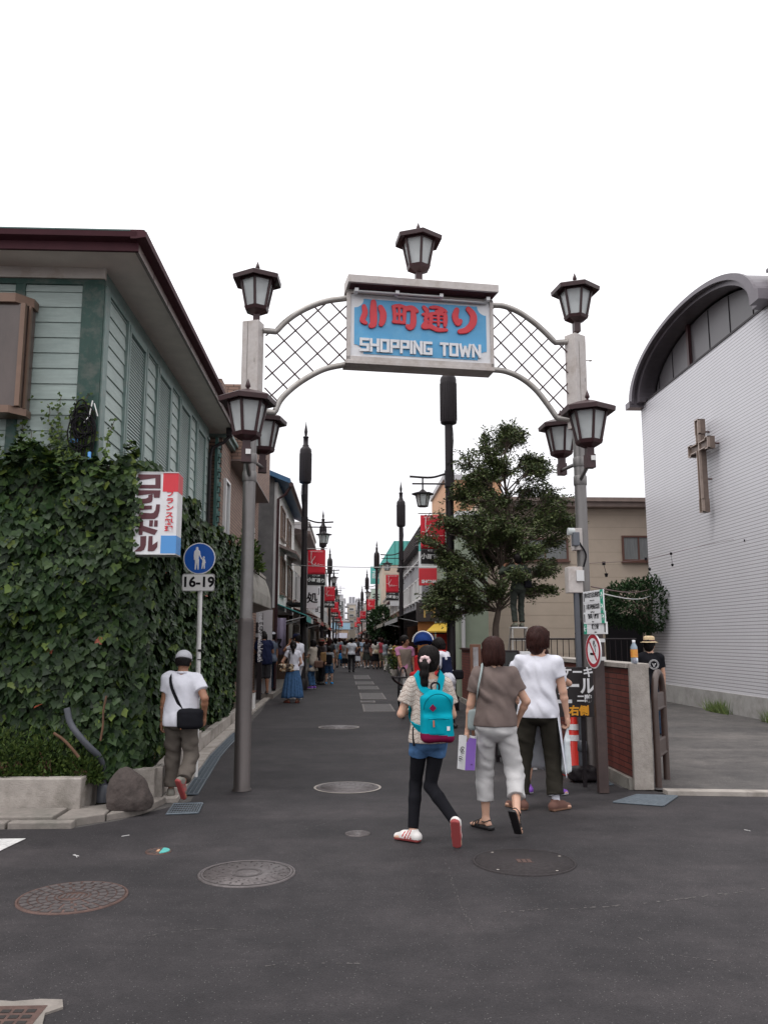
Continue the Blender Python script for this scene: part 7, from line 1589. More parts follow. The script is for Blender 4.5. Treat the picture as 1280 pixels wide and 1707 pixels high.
# climbing tendrils with small young leaves
cl = thing('creeper', 'sparse young creepers climbing the pale green boards above the ivy', 'creeper', (-3.2, 8.95, 3.6)); mb = MB(); pp_, pu, pn, psz = [], [], [], []
rn = random.Random(4)
for k in range(46):
    x = rn.choice([rn.gauss(-3.25, .22), rn.gauss(-2.95, .08), rn.gauss(-3.75, .25), rn.gauss(-2.95, .05)]); z = 3.45; L_ = abs(rn.gauss(.25, .32)) + .1; pts = [Vector((x, 8.955, z))]
    for i in range(int(L_ / .05)):
        x += rn.gauss(0, .018); z += .05; pts.append(Vector((x, 8.95, z)))
        for j in range(3): pp_.append((x + rn.gauss(0, .035), 8.935 - rn.uniform(0, .03), z + rn.gauss(0, .03))); pu.append((rn.gauss(0, .7), -.3, rn.gauss(-.6, .5))); pn.append((rn.gauss(0, .3), 1, -.3)); psz.append(rn.uniform(.025, .055) * (1.25 - .5 * i * .05 / L_))
    if len(pts) > 2: mb.tube(pts, .0035, 4)
W(mb, 'stems', M_vine, cl); shift(leaves('leaves', ivy_template(), np.array(pp_), np.array(pu), np.array(pn), np.array(psz), [M_leaf2, M_leaf], cl, (rs.uniform(0, 1, len(pp_)) < .35).astype(int)), cl)
# strands of ivy over the left edge of the box sign
n = 110; z = rs.uniform(2.45, 3.4, n); pos = np.stack([-2.20 + rs.normal(0, .035, n) + .03 * np.sin(z * 9), np.full(n, 8.565) - rs.uniform(0, .04, n), z], 1)
q = thing('ivy', 'thin ivy strand hanging over the left edge of the box sign', 'ivy', (-2.2, 8.55, 2.4)); shift(leaves('leaves', ivy_template(), pos, np.stack([rs.normal(0, .6, n), np.full(n, -.2), -np.ones(n)], 1), np.stack([rs.normal(0, .3, n), np.ones(n), np.full(n, -.3)], 1), rs.uniform(.03, .065, n), [M_leaf2, M_leaf], q, (rs.uniform(0, 1, n) < .7).astype(int)), q)
def shrub(lbl, c, r, n, lm, size=(.02, .045), name='shrub', stems=8, group=None, tm=None):
    t = thing(name, lbl, name.replace('_', ' '), c, group=group); u = rs.normal(0, 1, (n, 3)); u /= np.linalg.norm(u, axis=1, keepdims=True); u[:, 2] = np.abs(u[:, 2]) * rs.choice([1, .3], n)
    k = rs.uniform(.35, 1.0, n) ** .5 * (1 + .28 * np.sin(u[:, 0] * 9 + 1) * np.sin(u[:, 1] * 7 + u[:, 2] * 5)); pos = u * k[:, None] * np.array(r); up = u + rs.normal(0, .5, (n, 3)) + np.array([0, 0, .3]); nn = rs.normal(0, 1, (n, 3)) + np.array([0, 0, 1.2])
    leaves('foliage', tm or DIA, pos, up, nn, rs.uniform(*size, n) * 1.3, lm, t); mb = MB()
    for i in range(stems): v = Vector(u[i]); mb.tube([(0, 0, 0), Vector((v.x * r[0] * .3, v.y * r[1] * .3, r[2] * .4)), Vector((v.x * r[0] * .8, v.y * r[1] * .8, abs(v.z) * r[2] * .8))], [.01, .008, .004], 5)
    mb.build('stem', M_vine, t); return t
for i, (px, py, Y, r, n) in enumerate(((15, 1275, 8.58, (.38, .18, .50), 3400), (80, 1262, 8.6, (.30, .16, .52), 2800), (135, 1285, 8.58, (.22, .13, .30), 1700), (230, 1270, 9.2, (.2, .14, .28), 600))):
    p = V(px, py, Y); p.z = .26 if i < 3 else .2
    shrub(('leafy low shrub at the far left end of the planter', 'taller small-leaved shrub in the middle of the planter', 'small low shrub at the right end of the corner planter', 'broad-leaved young shrub behind the boulder')[i], p, r, n, [M_shrub] if i < 3 else [M_leaf], (.022, .042) if i < 3 else (.05, .09))
for i, (y) in enumerate((10.6, 12.0, 13.6, 15.2, 17.0)):
    shrub('low green plant in the street-side planter, %s from the corner' % ('nearest', 'second', 'third', 'fourth', 'fifth')[i], (lx(y) - .58, y, .18), (.15, .4, .28), 380, [M_shrub, M_leaf], (.03, .06), 'planter_plant', 4, 'plants in the street-side planter')
shrub('leafy shrub growing out of the curved balcony', (-2.3, 19.0, 3.2), (.36, .9, .75), 1600, [M_shrub], (.06, .10)); 
t, *_r = POTS[0]; n = 500; u = rs.normal(0, 1, (n, 3)) * np.array([.16, .16, .22]) + np.array([0, 0, .68]); leaves('foliage', DIA, u, rs.normal(0, 1, (n, 3)) + [0, 0, .6], rs.normal(0, 1, (n, 3)), rs.uniform(.07, .13, n), [M_shrub], t)
for i, (px, py, Y, w) in enumerate(((1205, 1196, 18.9, .5), (1262, 1224, 16.2, .55))):
    p = G(px, py); n = 420; t = thing('weeds', ('tuft of dry weeds against the church plinth, left one', 'tuft of taller weeds against the church plinth, right one')[i], 'weeds', (8.45, Y, 0)); pos = np.stack([rs.uniform(-.12, .08, n), rs.normal(0, w * .5, n), np.zeros(n)], 1); leaves('blades', (np.array([(-.03, 0, 0), (.03, 0, 0), (0, .15, 1)]), np.array([(0, 1, 2)])), pos, np.stack([rs.normal(-.2, .4, n), rs.normal(0, .4, n), np.ones(n)], 1), rs.normal(0, 1, (n, 3)), rs.uniform(.12, .38, n), [M_grass], t)
# ---------------------------------------------------------------- trees
def tree(lbl, base, blobs, trunk, nleaf, lsize, lm, seed=1, limb_r=.05, name='tree', twigs=True, dens=1.0):
    """limbs reach for the clumps of the crown, twigs spread there and leaves sit along the twigs"""
    rn = random.Random(seed); r_ = np.random.RandomState(seed); t = thing(name, lbl, 'tree', base); mb = MB(); tk = catmull(trunk, 5); n = len(tk); r0 = max(.07, limb_r * 5.2); mb.tube(tk, [r0 * (1 - .88 * (i / n) ** .8) for i in range(n)], 10)
    o = mb.build('trunk', M_bark, t); mb = MB(); pos, up = [], []
    for (c, r) in blobs:
        c = Vector(c); s = tk[min(n - 1, max(2, int(n * min(.98, max(.35, (c.z - .9) / trunk[-1][2])))))]; mid = s.lerp(c, .5) + Vector((rn.gauss(0, .12), rn.gauss(0, .12), .12)); lim = catmull([s, mid, c], 6); mb.tube(lim, [limb_r * (1 - .8 * i / len(lim)) for i in range(len(lim))], 6)
        for k in range(int(34 * dens)):
            d = Vector((rn.gauss(0, 1), rn.gauss(0, 1), rn.gauss(0, .8))).normalized(); q = lim[rn.randrange(len(lim) // 2, len(lim))]; L_ = rn.uniform(.35, 1.4); tip = c + Vector((d.x * r[0], d.y * r[1], d.z * r[2])) * L_; m_ = q.lerp(tip, .55) + Vector((0, 0, rn.uniform(0, .1)))
            tw = catmull([q, m_, tip], 4); mb.tube(tw, [.010 * (1 - .7 * i / len(tw)) for i in range(len(tw))], 4, caps=False); nl = int(nleaf / len(blobs) / (34 * dens))
            for j in range(nl):
                f = rn.uniform(.3, 1.03) ** .7; a = tw[min(len(tw) - 1, int(f * (len(tw) - 1)))]; pos.append((a.x + rn.gauss(0, .05), a.y + rn.gauss(0, .05), a.z + rn.gauss(0, .04))); dd = (tip - q).normalized(); up.append((dd.x + rn.gauss(0, .7), dd.y + rn.gauss(0, .7), dd.z * .4 + rn.gauss(-.15, .5)))
    mb.build('limbs', M_bark, t); pos, up = np.array(pos), np.array(up); leaves('crown', DIA, pos, up, r_.normal(0, .6, (len(pos), 3)) + np.array([0, 0, 1]), r_.uniform(*lsize, len(pos)), lm, t); return t
TB = Vector((3.62, 19.6, 0))
def tb(px, py, dy, rx_, ry_, rz_): p = V(px, py, TB.y + dy) - TB; return ((p.x, p.y, p.z), (rx_, ry_, rz_))
blobs = [tb(805, 740, 0, .28, .3, .42), tb(850, 735, .2, .30, .3, .36), tb(775, 775, .1, .36, .5, .34), tb(835, 785, -.3, .5, .5, .34), tb(900, 790, .1, .42, .5, .36), tb(760, 825, .2, .34, .5, .30), tb(810, 835, -.5, .5, .4, .34), tb(870, 840, .4, .5, .5, .34), tb(930, 840, 0, .34, .4, .30), tb(955, 870, .2, .30, .3, .16),
         tb(735, 870, -.2, .38, .5, .30), tb(790, 890, -.6, .5, .4, .34), tb(850, 900, .5, .42, .5, .30), tb(905, 880, -.3, .42, .5, .26), tb(740, 930, .1, .34, .5, .26), tb(790, 950, -.5, .42, .4, .28), tb(850, 950, .2, .42, .4, .28), tb(905, 950, -.2, .34, .4, .26), tb(735, 985, .3, .36, .4, .24), tb(720, 1010, 0, .30, .3, .20), tb(780, 995, -.4, .36, .4, .22), tb(830, 985, -.2, .30, .3, .2), tb(912, 985, 0, .2, .25, .12), tb(745, 1030, .2, .24, .3, .14), tb(790, 1015, .1, .22, .3, .14), tb(712, 900, -.3, .18, .3, .2), tb(815, 790, .3, .5, .5, .4), tb(865, 880, -.9, .4, .3, .3), tb(820, 920, .4, .5, .5, .3), tb(865, 960, -1.35, .34, .25, .18), tb(770, 870, -.4, .4, .5, .3), tb(885, 920, -1.2, .3, .25, .2), tb(820, 870, -.8, .4, .4, .3), tb(760, 965, -.5, .4, .4, .25), tb(880, 820, .2, .45, .5, .35)]
_o = [(800, 705), (862, 712), (915, 775), (948, 805), (958, 850), (978, 882), (938, 905), (925, 990), (880, 1000), (800, 1030), (735, 1030), (697, 1000), (718, 940), (712, 872), (740, 840), (757, 790), (772, 748)]
def _in(x, y): return sum((_o[i][1] > y) != (_o[i - 1][1] > y) and x < (_o[i - 1][0] - _o[i][0]) * (y - _o[i][1]) / (_o[i - 1][1] - _o[i][1]) + _o[i][0] for i in range(len(_o))) % 2 == 1
_r = random.Random(21)
while len(blobs) < 88:
    x, y = _r.uniform(695, 978), _r.uniform(705, 1030)
    if _in(x, y) and _in(x - 8, y - 10) and _in(x + 8, y + 8) and not (835 < x < 900 and y > 985): blobs.append(tb(x, y, _r.uniform(-.6, .9), _r.uniform(.22, .34), _r.uniform(.22, .34), _r.uniform(.18, .26)))
trunk = [Vector((0, 0, 0)), V(826, 1065, TB.y) - TB, V(830, 1020, TB.y) - TB, V(838, 980, TB.y) - TB, V(845, 900, TB.y) - TB, V(843, 820, TB.y) - TB, V(835, 760, TB.y) - TB]
tree('airy broadleaf tree being pruned beside the black pole', TB, blobs, trunk, 68000, (.05, .095), [M_tleaf], 3, .020, dens=.8)
mb = MB(); 
def roundtree(lbl, base, c, r, n, size, lm, seed, h):
    t = thing('tree', lbl, 'tree', base); r_ = np.random.RandomState(seed); u = r_.normal(0, 1, (n, 3)); u /= np.linalg.norm(u, axis=1, keepdims=True); k = r_.uniform(.5, 1.0, n) ** .4 * (1 + .14 * np.sin(u[:, 0] * 6 + seed) * np.sin(u[:, 1] * 5 + u[:, 2] * 7) + .08 * np.sin(u[:, 0] * 17 + u[:, 2] * 15))
    pos = u * k[:, None] * np.array(r) + np.array(c); leaves('crown', DIA, pos, u + r_.normal(0, .6, (n, 3)), u * .6 + r_.normal(0, .7, (n, 3)) + [0, 0, .5], r_.uniform(*size, n), lm, t)
    mb = MB(); mb.tube(catmull([(0, 0, 0), (c[0] * .3, c[1] * .3, c[2] * .5), (c[0], c[1], c[2])], 4), [.11, .10, .10, .09, .09, .08, .07, .06, .05][:9], 8)
    for i in range(9): mb.tube([(c[0] * .6, c[1] * .6, c[2] * .7), (c[0] + u[i][0] * r[0] * .4, c[1] + u[i][1] * r[1] * .4, c[2] + u[i][2] * r[2] * .2), (c[0] + u[i][0] * r[0] * .85, c[1] + u[i][1] * r[1] * .85, c[2] + u[i][2] * r[2] * .8)], [.05, .03, .01], 5)
    mb.build('trunk', M_bark, t); return t
c = V(1056, 1002, 23.0); roundtree('clipped dark round tree between the beige house and the church', (c.x + .4, 23.0, 0), (0, 0, c.z - .1), (1.35, 1.1, .72), 9000, (.07, .12), [M_darkshrub], 5, 3)
c = V(628, 1042, 58); roundtree('small street tree beside the third right-hand pole', (c.x + .3, 58, 0), (0, 0, c.z), (.9, .9, 1.3), 2200, (.16, .28), [M_darkshrub], 6, 3)
c = V(655, 1062, 50); roundtree('dark bush hanging over the right-hand shops', (c.x + .2, 50, 0), (0, 0, c.z + .3), (.7, .9, .8), 1500, (.14, .24), [M_darkshrub], 7, 3)
# ---------------------------------------------------------------- people
A3 = lambda *q: np.array(q, float)
# 1 --- woman with the turquoise backpack, mid-stride
P1 = Person('woman in a cream lace top and black leggings carrying a turquoise backpack', (.665, 7.12), 1.57, -4, .0072, True, hip=(.03, 0), lean=(.01, .05), drop=.012, fL=(-.115, .05, .09), fR=(.235, -.20, .20), pL=0, pR=68, yL=-50, yR=22, kL=(.1, 1, 0), kR=(-.9, 1, 0),
            hL=(-.10, .25, 1.13), hR=(.12, .25, 1.12), poL=(-.75, -.8, -.8), poR=(.75, -.8, -.8), yaw=20, pitch=6, curl=45, bulk=.93)
P1.top(C_lace, sl=.66, hem=.88, g=.014, r0=.072, r1=.088, amp=.004, neck=.105, name='lace_top', drape=.005, flare=.01, seed=2)
P1.trousers(C_black, 1.93, (.088, .058, .042), 1.0, g=.005, amp=.001, name='leggings', k_=.03)
P1.trousers(C_denim, .34, (.100, .098, .09), 1.0, g=.016, amp=.005, name='denim_shorts', seed=5)
P1.shoes('sneaker', S_white, S_sole, S_red); P1.hair('pony', M_hairk, 3)
def bag_backpack(P):
    k = P.k; c = P.sp(1.14) + P.A(.03, -.21, -.01); q = SDF(.0072, .03)
    q.bx(c + P.A(0, 0, -.02), P.A(.105, .055, .165), .035 * k); q.ell(c + P.A(0, -.01, .11), P.A(.135, .085, .12)); q.bx(c + P.A(.0, -.04, -.10), P.A(.10, .05, .08), .035 * k)
    q.disp = folds(4, .006, (9, 9, 12)); zb = c[2] - .155 * k
    o = q.build('backpack', [C_teal, C_magenta], None, [(lambda x, y, z: z < zb + (x - c[0]) * -.10, 1)]); bp = thing('backpack', 'turquoise backpack with a magenta base and diamond patch on the woman in lace', 'backpack', P.root.location.copy()); bp.rotation_euler = P.root.rotation_euler; o.parent = bp; o.name = 'bag_body'
    q = SDF(.006, .02); q.bx(c + P.A(.0, -.085, -.085), P.A(.075, .022, .055), .02 * k); q.disp = folds(7, .003, (16, 9, 16)); q.build('front_pocket', C_teal, bp)
    mb = MB(); mb.tube([c + P.A(-.09 + .18 * i / 8, -.124 - .006 * math.sin(i * .4), -.022 + .005 * math.sin(math.pi * i / 8)) for i in range(9)], .0035, 5); mb.tube([c + P.A(.128 * math.cos(a), -.095 - .018 * math.sin(a), .06 + .135 * math.sin(a)) for a in np.linspace(0, math.pi, 16)], .004, 5); mb.build('zip', C_teald, bp)
    mb = MB(); mb.rod(c + P.A(-.045, -.132, -.03), c + P.A(-.045, -.137, -.085), .006); mb.build('zip_pull', mat('pull_orange', (.5, .1, .04), .5), bp)
    cc = Vector(c + P.A(-.05, -.128, .075)); s = .030 * k; mb = MB(); mb.prism([(cc.x - s, cc.z - .002), (cc.x, cc.z + s * 1.05), (cc.x + s, cc.z), (cc.x, cc.z - s * 1.05)], cc.y - .002, cc.y + .018, 'y'); mb.build('diamond_patch', C_magenta, bp)
    cc = Vector(c + P.A(.085, -.126, -.10)); mb = MB(); mb.box((cc.x - .012, cc.y - .004, cc.z - .016), (cc.x + .012, cc.y + .004, cc.z + .016)); mb.build('tag', M_signw, bp)
    mb = MB(); mb.tube(catmull([c + P.A(-.03, .03, .20), c + P.A(-.035, .035, .265), c + P.A(0, .03, .285), c + P.A(.035, .035, .265), c + P.A(.03, .03, .20)], 5), .009 * k, 7); mb.build('grab_loop', C_black, bp)
    for s_ in (-1, 1):
        o = P.strap('shoulder_strap', [tuple(c + P.A(s_ * .035, .045, .19)), tuple(P.sp(1.36) + P.A(s_ * .075, -.118, 0)), tuple(P.sp(1.445) + P.A(s_ * .108, -.062, .022)), tuple(P.sp(1.475) + P.A(s_ * .112, -.002, .01)), tuple(P.sp(1.41) + P.A(s_ * .112, .09, .0)), tuple(P.sp(1.25) + P.A(s_ * .125, .155, 0)), tuple(P.sp(1.08) + P.A(s_ * .15, .09, 0)), tuple(P.sp(1.03) + P.A(s_ * .14, -.06, 0)), tuple(c + P.A(s_ * .11, .03, -.12))], .062 * k, C_teal, .012); o.parent = bp
bag_backpack(P1)
q = SDF(.006, .004); b = P1.hp(-.01, -.128, .005)
for i, a in enumerate(np.linspace(0, 2 * math.pi, 9)[:-1]): q.ell(b + P1.HR @ P1.A(.034 * math.cos(a), -.004 - .006 * (i % 2), .030 * math.sin(a)), P1.A(.019, .018, .019))
q.build('scrunchie', mat('scrunchie_pink', (.62, .45, .45), .7, .2, 60), P1.root)
P1.tube('belt_strap', [tuple(P1.sp(1.02) + P1.A(-.15, -.06, 0)), tuple(P1.sp(.95) + P1.A(-.155, -.075, 0)), tuple(P1.sp(.86) + P1.A(-.15, -.09, 0))], .009, C_black)

# 2 --- woman in taupe top and pale cropped trousers
P2 = Person('woman in a taupe T-shirt and pale grey cropped trousers walking away', (1.33, 7.55), 1.635, 4, .0072, True, hip=(0, .0), lean=(-.005, .0), fL=(-.10, .05, .085), fR=(.14, -.28, .21), pL=0, pR=58, yL=-40, yR=30, kR=(.3, 1, 0), hL=(-.26, .06, .86), hR=(.22, .14, .95), poL=(-1, -.3, 0), poR=(1, -.6, 0), yaw=-22, pitch=4, bulk=1.06, curl=50)
P2.top(C_taupe, sl=.62, hem=.925, g=.018, r0=.075, r1=.082, amp=.012, neck=.085, name='tshirt', drape=.014, seed=6); P2.trousers(C_ltgrey, 1.62, (.102, .080, .078), .98, seed=8, amp=.006, name='cropped_trousers'); P2.shoes('sandal', S_black, S_black); P2.hair('bob', M_hairb, 5)
sb2 = P2.strap('shoulder_strap', [tuple(P2.sp(1.12) + P2.A(-.17, .02, 0)), tuple(P2.sp(1.28) + P2.A(-.155, -.10, 0)), tuple(P2.sp(1.43) + P2.A(-.115, -.065, .02)), tuple(P2.sp(1.47) + P2.A(-.11, .02, .01)), tuple(P2.sp(1.33) + P2.A(-.12, .13, 0)), tuple(P2.sp(1.1) + P2.A(-.17, .13, 0)), tuple(P2.sp(.98) + P2.A(-.19, .1, 0))], .020, mat('strap_grey_green', (.30, .35, .35), .6), .006)
t = thing('shoulder_bag', 'small grey-green shoulder bag tucked under the left arm of the woman in taupe', 'bag', P2.root.location.copy()); t.rotation_euler = P2.root.rotation_euler; q = SDF(.008, .02); q.bx(P2.sp(.98) + P2.A(-.205, .10, 0), P2.A(.02, .08, .07), .03); q.build('bag_body', mat('strap_grey_green', (0, 0, 0)), t); sb2.parent = t
sh = thing('shopping_bag', 'white and purple paper shopping bag hanging from the hand of the woman in taupe', 'shopping bag', (0, 0, 0)); Yb = 7.58; a, b = V(761, 1225, Yb), V(790, 1281, Yb); sh.location = (a.x, Yb, b.z); sh.rotation_euler = (0, .07, .06); wz_ = a.z - b.z
w1, w2 = .055, .095
mb = MB(); mb.add([(0, 0, 0), (w1, -.075, .0), (w1, -.075, wz_), (0, 0, wz_)], [(0, 1, 2, 3)]); mb.add([(w1 + w2, -.05, 0), (w2, .03, 0), (w2, .03, wz_), (w1 + w2, -.05, wz_), (0, 0, 0), (0, 0, wz_)], [(0, 1, 2, 3), (1, 4, 5, 2)]); o = mb.build('white_side', M_signw, sh, recalc=False); o.modifiers.new('t', 'SOLIDIFY').thickness = .002
mb = MB(); mb.add([(w1, -.075, 0), (w1 + w2, -.05, 0), (w1 + w2, -.05, wz_ * .93), (w1 + .03, -.068, wz_ * .96), (w1, -.075, wz_ * .80)], [(0, 1, 2, 3, 4)]); o = mb.build('purple_side', C_purple, sh, recalc=False); o.modifiers.new('t', 'SOLIDIFY').thickness = .002
mb = MB(); hd = P2.wrL
hw_ = Vector((P2.root.location)) + Matrix.Rotation(P2.root.rotation_euler.z, 3, 'Z') @ Vector(P2.wrL) + Vector((0, 0, -.075)); hl = sh.matrix_basis.inverted() @ hw_
for x_, y_ in ((.02, -.02), (.10, -.045)): mb.tube(catmull([(x_, y_, wz_), tuple(hl.lerp(Vector((x_, y_, wz_)), .4)), tuple(hl), tuple(hl + Vector((.02, .01, -.05))), (x_ + .04, y_ - .01, wz_)], 4), .004, 5)
mb.build('handle', M_signw, sh)
mb = MB(); rn = random.Random(2)
for i in range(9): c = Vector((.028 + rn.uniform(-.014, .014), -.0415 + 0, .05 + .15 * i / 9)); mb.tube([c + Vector((math.cos(a) * .013, -.0175 * math.cos(a) - .004, math.sin(a) * .011)) for a in np.linspace(0, 5, 8)], .0022, 4)
mb.tube([(w1 + .05, -.067, .045), (w1 + .06, -.066, .055), (w1 + .07, -.063, .045)], .002, 4); mb.build('print', M_blackd, sh)

# 3 --- man in the white T-shirt
P3 = Person('man in a white T-shirt and dark olive trousers standing with his back to us', (1.915, 8.42), 1.74, 14, .0075, False, hip=(.0, 0), lean=(.015, .02), fL=(-.19, -.02, .085), fR=(.145, -.02, .085), yL=-48, yR=42, hL=(-.22, .28, 1.02), hR=(.285, .06, .82), poL=(-1, -.2, -.3), poR=(.7, -1, 0), yaw=26, pitch=3, bulk=.97, curl=45)
P3.top(C_white, sl=.52, hem=.865, g=.020, r0=.078, r1=.078, amp=.009, neck=.088, name='tshirt', drape=.014, seed=9, flare=.022); P3.trousers(C_olive, 1.84, (.104, .086, .076), .98, seed=4, amp=.007)
for w in ('L', 'R'):
    kn, an = (P3.knL, P3.foot['L'][0]) if w == 'L' else (P3.knR, P3.foot['R'][0]); a = kn + (an - kn) * .80; b = kn + (an - kn) * .865; q = SDF(.0075, .01); q.cone(a - (b - a) * .5, b + (b - a) * .5, .088 * P3.k, .086 * P3.k, clip=(b, nrm(b - a))); q.cut(a, -nrm(b - a)); q.disp = folds(2, .004); q.build('trouser_cuff', C_olive, P3.root)
    q = SDF(.0075, .01); q.cone(an + (kn - an) * .02, an + (kn - an) * .12, .038 * P3.k, .038 * P3.k); q.build('sock', C_white, P3.root)
P3.shoes('sneaker', S_brown, S_gum); P3.hair('thick', M_hairb, 7)
def apron_drape(P, name, m, pts_top, pts_bot, seed):
    n, rows = len(pts_top) * 8, 14; T, B = catmull(pts_top, 8), catmull(pts_bot, 8); vs = []; n = len(T)
    for j in range(rows + 1):
        for i in range(n):
            p = T[i].lerp(B[i], j / rows); f = j / rows; vs.append(p + Vector((.012 * f * math.sin(i * .55 + seed), .016 * f * math.cos(i * .5 + seed * 2), .01 * f * math.sin(i * .9))))
    mb = MB(); mb.add(vs, [(j * n + i, j * n + i + 1, (j + 1) * n + i + 1, (j + 1) * n + i) for j in range(rows) for i in range(n - 1)], 0, True); o = mb.build(name, m, P.root); o.modifiers.new('t', 'SOLIDIFY').thickness = .004; return o
apron_drape(P3, 'long_apron', C_white2, [tuple(P3.sp(.98) + P3.A(-.17, -.04, 0)), tuple(P3.sp(.98) + P3.A(-.185, .08, 0)), tuple(P3.sp(.98) + P3.A(0, .17, 0)), tuple(P3.sp(.98) + P3.A(.185, .08, 0)), tuple(P3.sp(.98) + P3.A(.17, -.04, 0))],
            [tuple(P3.sp(.40) + P3.A(-.30, .0, 0)), tuple(P3.sp(.36) + P3.A(-.27, .14, 0)), tuple(P3.sp(.34) + P3.A(0, .26, 0)), tuple(P3.sp(.30) + P3.A(.27, .14, 0)), tuple(P3.sp(.30) + P3.A(.26, -.02, 0))], 3)
t = thing('plastic_bag', 'thin white plastic bag hanging from the right hand of the man in the white T-shirt', 'bag', P3.root.location.copy()); t.rotation_euler = P3.root.rotation_euler; h_ = P3.wrR + P3.A(.0, .01, -.10); q = SDF(.0075, .02); q.cone(h_, h_ + P3.A(-.01, .0, -.14), .008, .028); q.cone(h_ + P3.A(-.01, .0, -.14), h_ + P3.A(-.03, .02, -.40), .030, .052); q.disp = lambda X, Y, Z: .010 * np.sin(X * 90 + Z * 6) * np.cos(Y * 70); q.build('bag_body', mat('thin_plastic', (.62, .66, .68), .3, .1, 20), t)

# 4 --- woman hidden behind him
P4 = Person('woman in white with lime shorts and purple shoes, half hidden behind the man', (2.14, 9.22), 1.56, 24, .009, True, fL=(-.20, .0, .085), fR=(.13, -.05, .085), yL=-50, yR=40, hL=(-.1, .25, 1.2), hR=(.11, .14, 1.42), poL=(-1, -.3, -.6), poR=(1, .1, -.8), yaw=30, curl=30, dR=(-.3, .0, .9), palm={'R': (-.3, -.8, 0)})
P4.top(C_white, sl=.6, hem=.80, g=.02, r0=.075, r1=.08, amp=.008, seed=12, name='blouse', drape=.01); P4.trousers(C_lime, 1.45, (.10, .09, .09), .98, seed=14, name='wide_shorts'); P4.shoes('sneaker', S_purple, S_rubber, S_rubber); P4.hair('long', M_hairb, 8)
apron_drape(P4, 'long_apron', C_white2, [tuple(P4.sp(.95) + P4.A(-.18, -.08, 0)), tuple(P4.sp(.95) + P4.A(-.19, .08, 0)), tuple(P4.sp(.95) + P4.A(-.02, .17, 0)), tuple(P4.sp(.95) + P4.A(.10, .14, 0))], [tuple(P4.sp(.36) + P4.A(-.27, -.12, 0)), tuple(P4.sp(.36) + P4.A(-.26, .12, 0)), tuple(P4.sp(.34) + P4.A(0, .22, 0)), tuple(P4.sp(.36) + P4.A(.12, .2, 0))], 5)

# 5 --- elderly man with cap on the left
P5 = Person('man in a grey cap, white polo shirt and khaki trousers walking along the planter', (-1.75, 9.12), 1.50, 4, .0075, False, fL=(-.10, .04, .085), fR=(.14, -.34, .24), pL=0, pR=62, yL=-12, yR=28, hL=(-.255, .07, .80), hR=(.285, -.02, .93), poL=(-.4, -1, 0), poR=(.8, -1, 0), kR=(.1, 1, 0), yaw=0, pitch=10, bulk=1.16, skin=M_skind, curl=35, z=.012)
P5.top(C_white, sl=.60, hem=.835, g=.018, r0=.082, r1=.086, amp=.011, neck=.066, name='polo_shirt', drape=.024, seed=15, flare=.01); P5.trousers(C_khaki, 1.93, (.105, .085, .078), .98, seed=16, amp=.010); P5.hair('cap', M_hairk, 4); P5.cap(C_capgrey, .07); P5.shoes('sneaker', mat('shoe_grey', (.16, .15, .13), .6), S_sole, S_red)
mb = MB(); mb.tube([tuple(P5.sp(1.455) + P5.A(.062 * math.cos(a), -.008 + .062 * math.sin(a), .008)) for a in np.linspace(0, 2 * math.pi, 20)], .014 * P5.k, 8); mb.build('collar', C_white, P5.root)
mb = MB(); mb.lathe([(.032, -.008), (.034, 0), (.032, .008)], 14, 0, tuple(P5.wrL + P5.A(0, 0, .02)), close=False); mb.build('bracelet', mat('bracelet_gold', (.3, .2, .08), .4, metal=.7), P5.root)
t = thing('messenger_bag', 'black messenger bag hanging behind the hip of the man with the grey cap', 'bag', P5.root.location.copy()); t.rotation_euler = P5.root.rotation_euler; q = SDF(.0075, .02); c = P5.sp(.93) + P5.A(.155, -.185, 0); q.bx(c, P5.A(.095, .028, .065), .05); q.bx(c + P5.A(0, -.04, -.025), P5.A(.07, .015, .045), .03); q.disp = folds(19, .005, (12, 12, 12)); q.build('bag_body', C_black, t)
o = P5.strap('bag_strap', [tuple(c + P5.A(-.09, .04, .06)), tuple(P5.sp(1.15) + P5.A(-.02, -.15, 0)), tuple(P5.sp(1.32) + P5.A(-.10, -.13, 0)), tuple(P5.sp(1.455) + P5.A(-.135, -.02, .005)), tuple(P5.sp(1.38) + P5.A(-.11, .11, 0)), tuple(P5.sp(1.15) + P5.A(.06, .16, 0)), tuple(P5.sp(.98) + P5.A(.20, .02, 0)), tuple(c + P5.A(.08, .03, .06))], .034, C_black, .005); o.parent = t
mb = MB(); mb.tube([tuple(c + P5.A(-.09, -.06, .02)), tuple(c + P5.A(-.095, -.065, -.06)), tuple(c + P5.A(-.09, -.06, -.12))], .007, 5); mb.build('bag_charm', mat('charm_brown', (.3, .12, .06), .6), t)

# 6 --- right-hand middle ground
P6 = Person('smiling man in a pink T-shirt and taupe apron facing us beside the right-hand pole', (1.42, 20.6), 1.72, 168, .010, False, fL=(-.11, 0, .085), fR=(.11, .05, .085), hL=(-.22, .10, .82), hR=(.14, .24, .92), yaw=-40, skin=M_skind, z=0)
P6.top(C_pink, sl=.6, hem=.85, seed=21, name='tshirt'); P6.trousers(smat((.03, .03, .03)), 1.9, seed=22); P6.shoes('sneaker', S_black, S_black); P6.hair('short', M_hairk, 2)
q = SDF(.010, .04); P6.torso(q, .034); q.ell(P6.sp(.78) + P6.A(0, .03, 0), P6.A(.21, .15, .22)); q.cut(P6.sp(.70), (0, 0, -1)); q.cut(P6.sp(1.40), (0, 0, 1)); q.cut(P6.sp(1.1) + P6.A(-.15, 0, 0), (-1, 0, 0)); q.cut(P6.sp(1.1) + P6.A(.16, 0, 0), (1, 0, 0)); q.disp = folds(23, .006); q.build('apron', C_apron, P6.root)
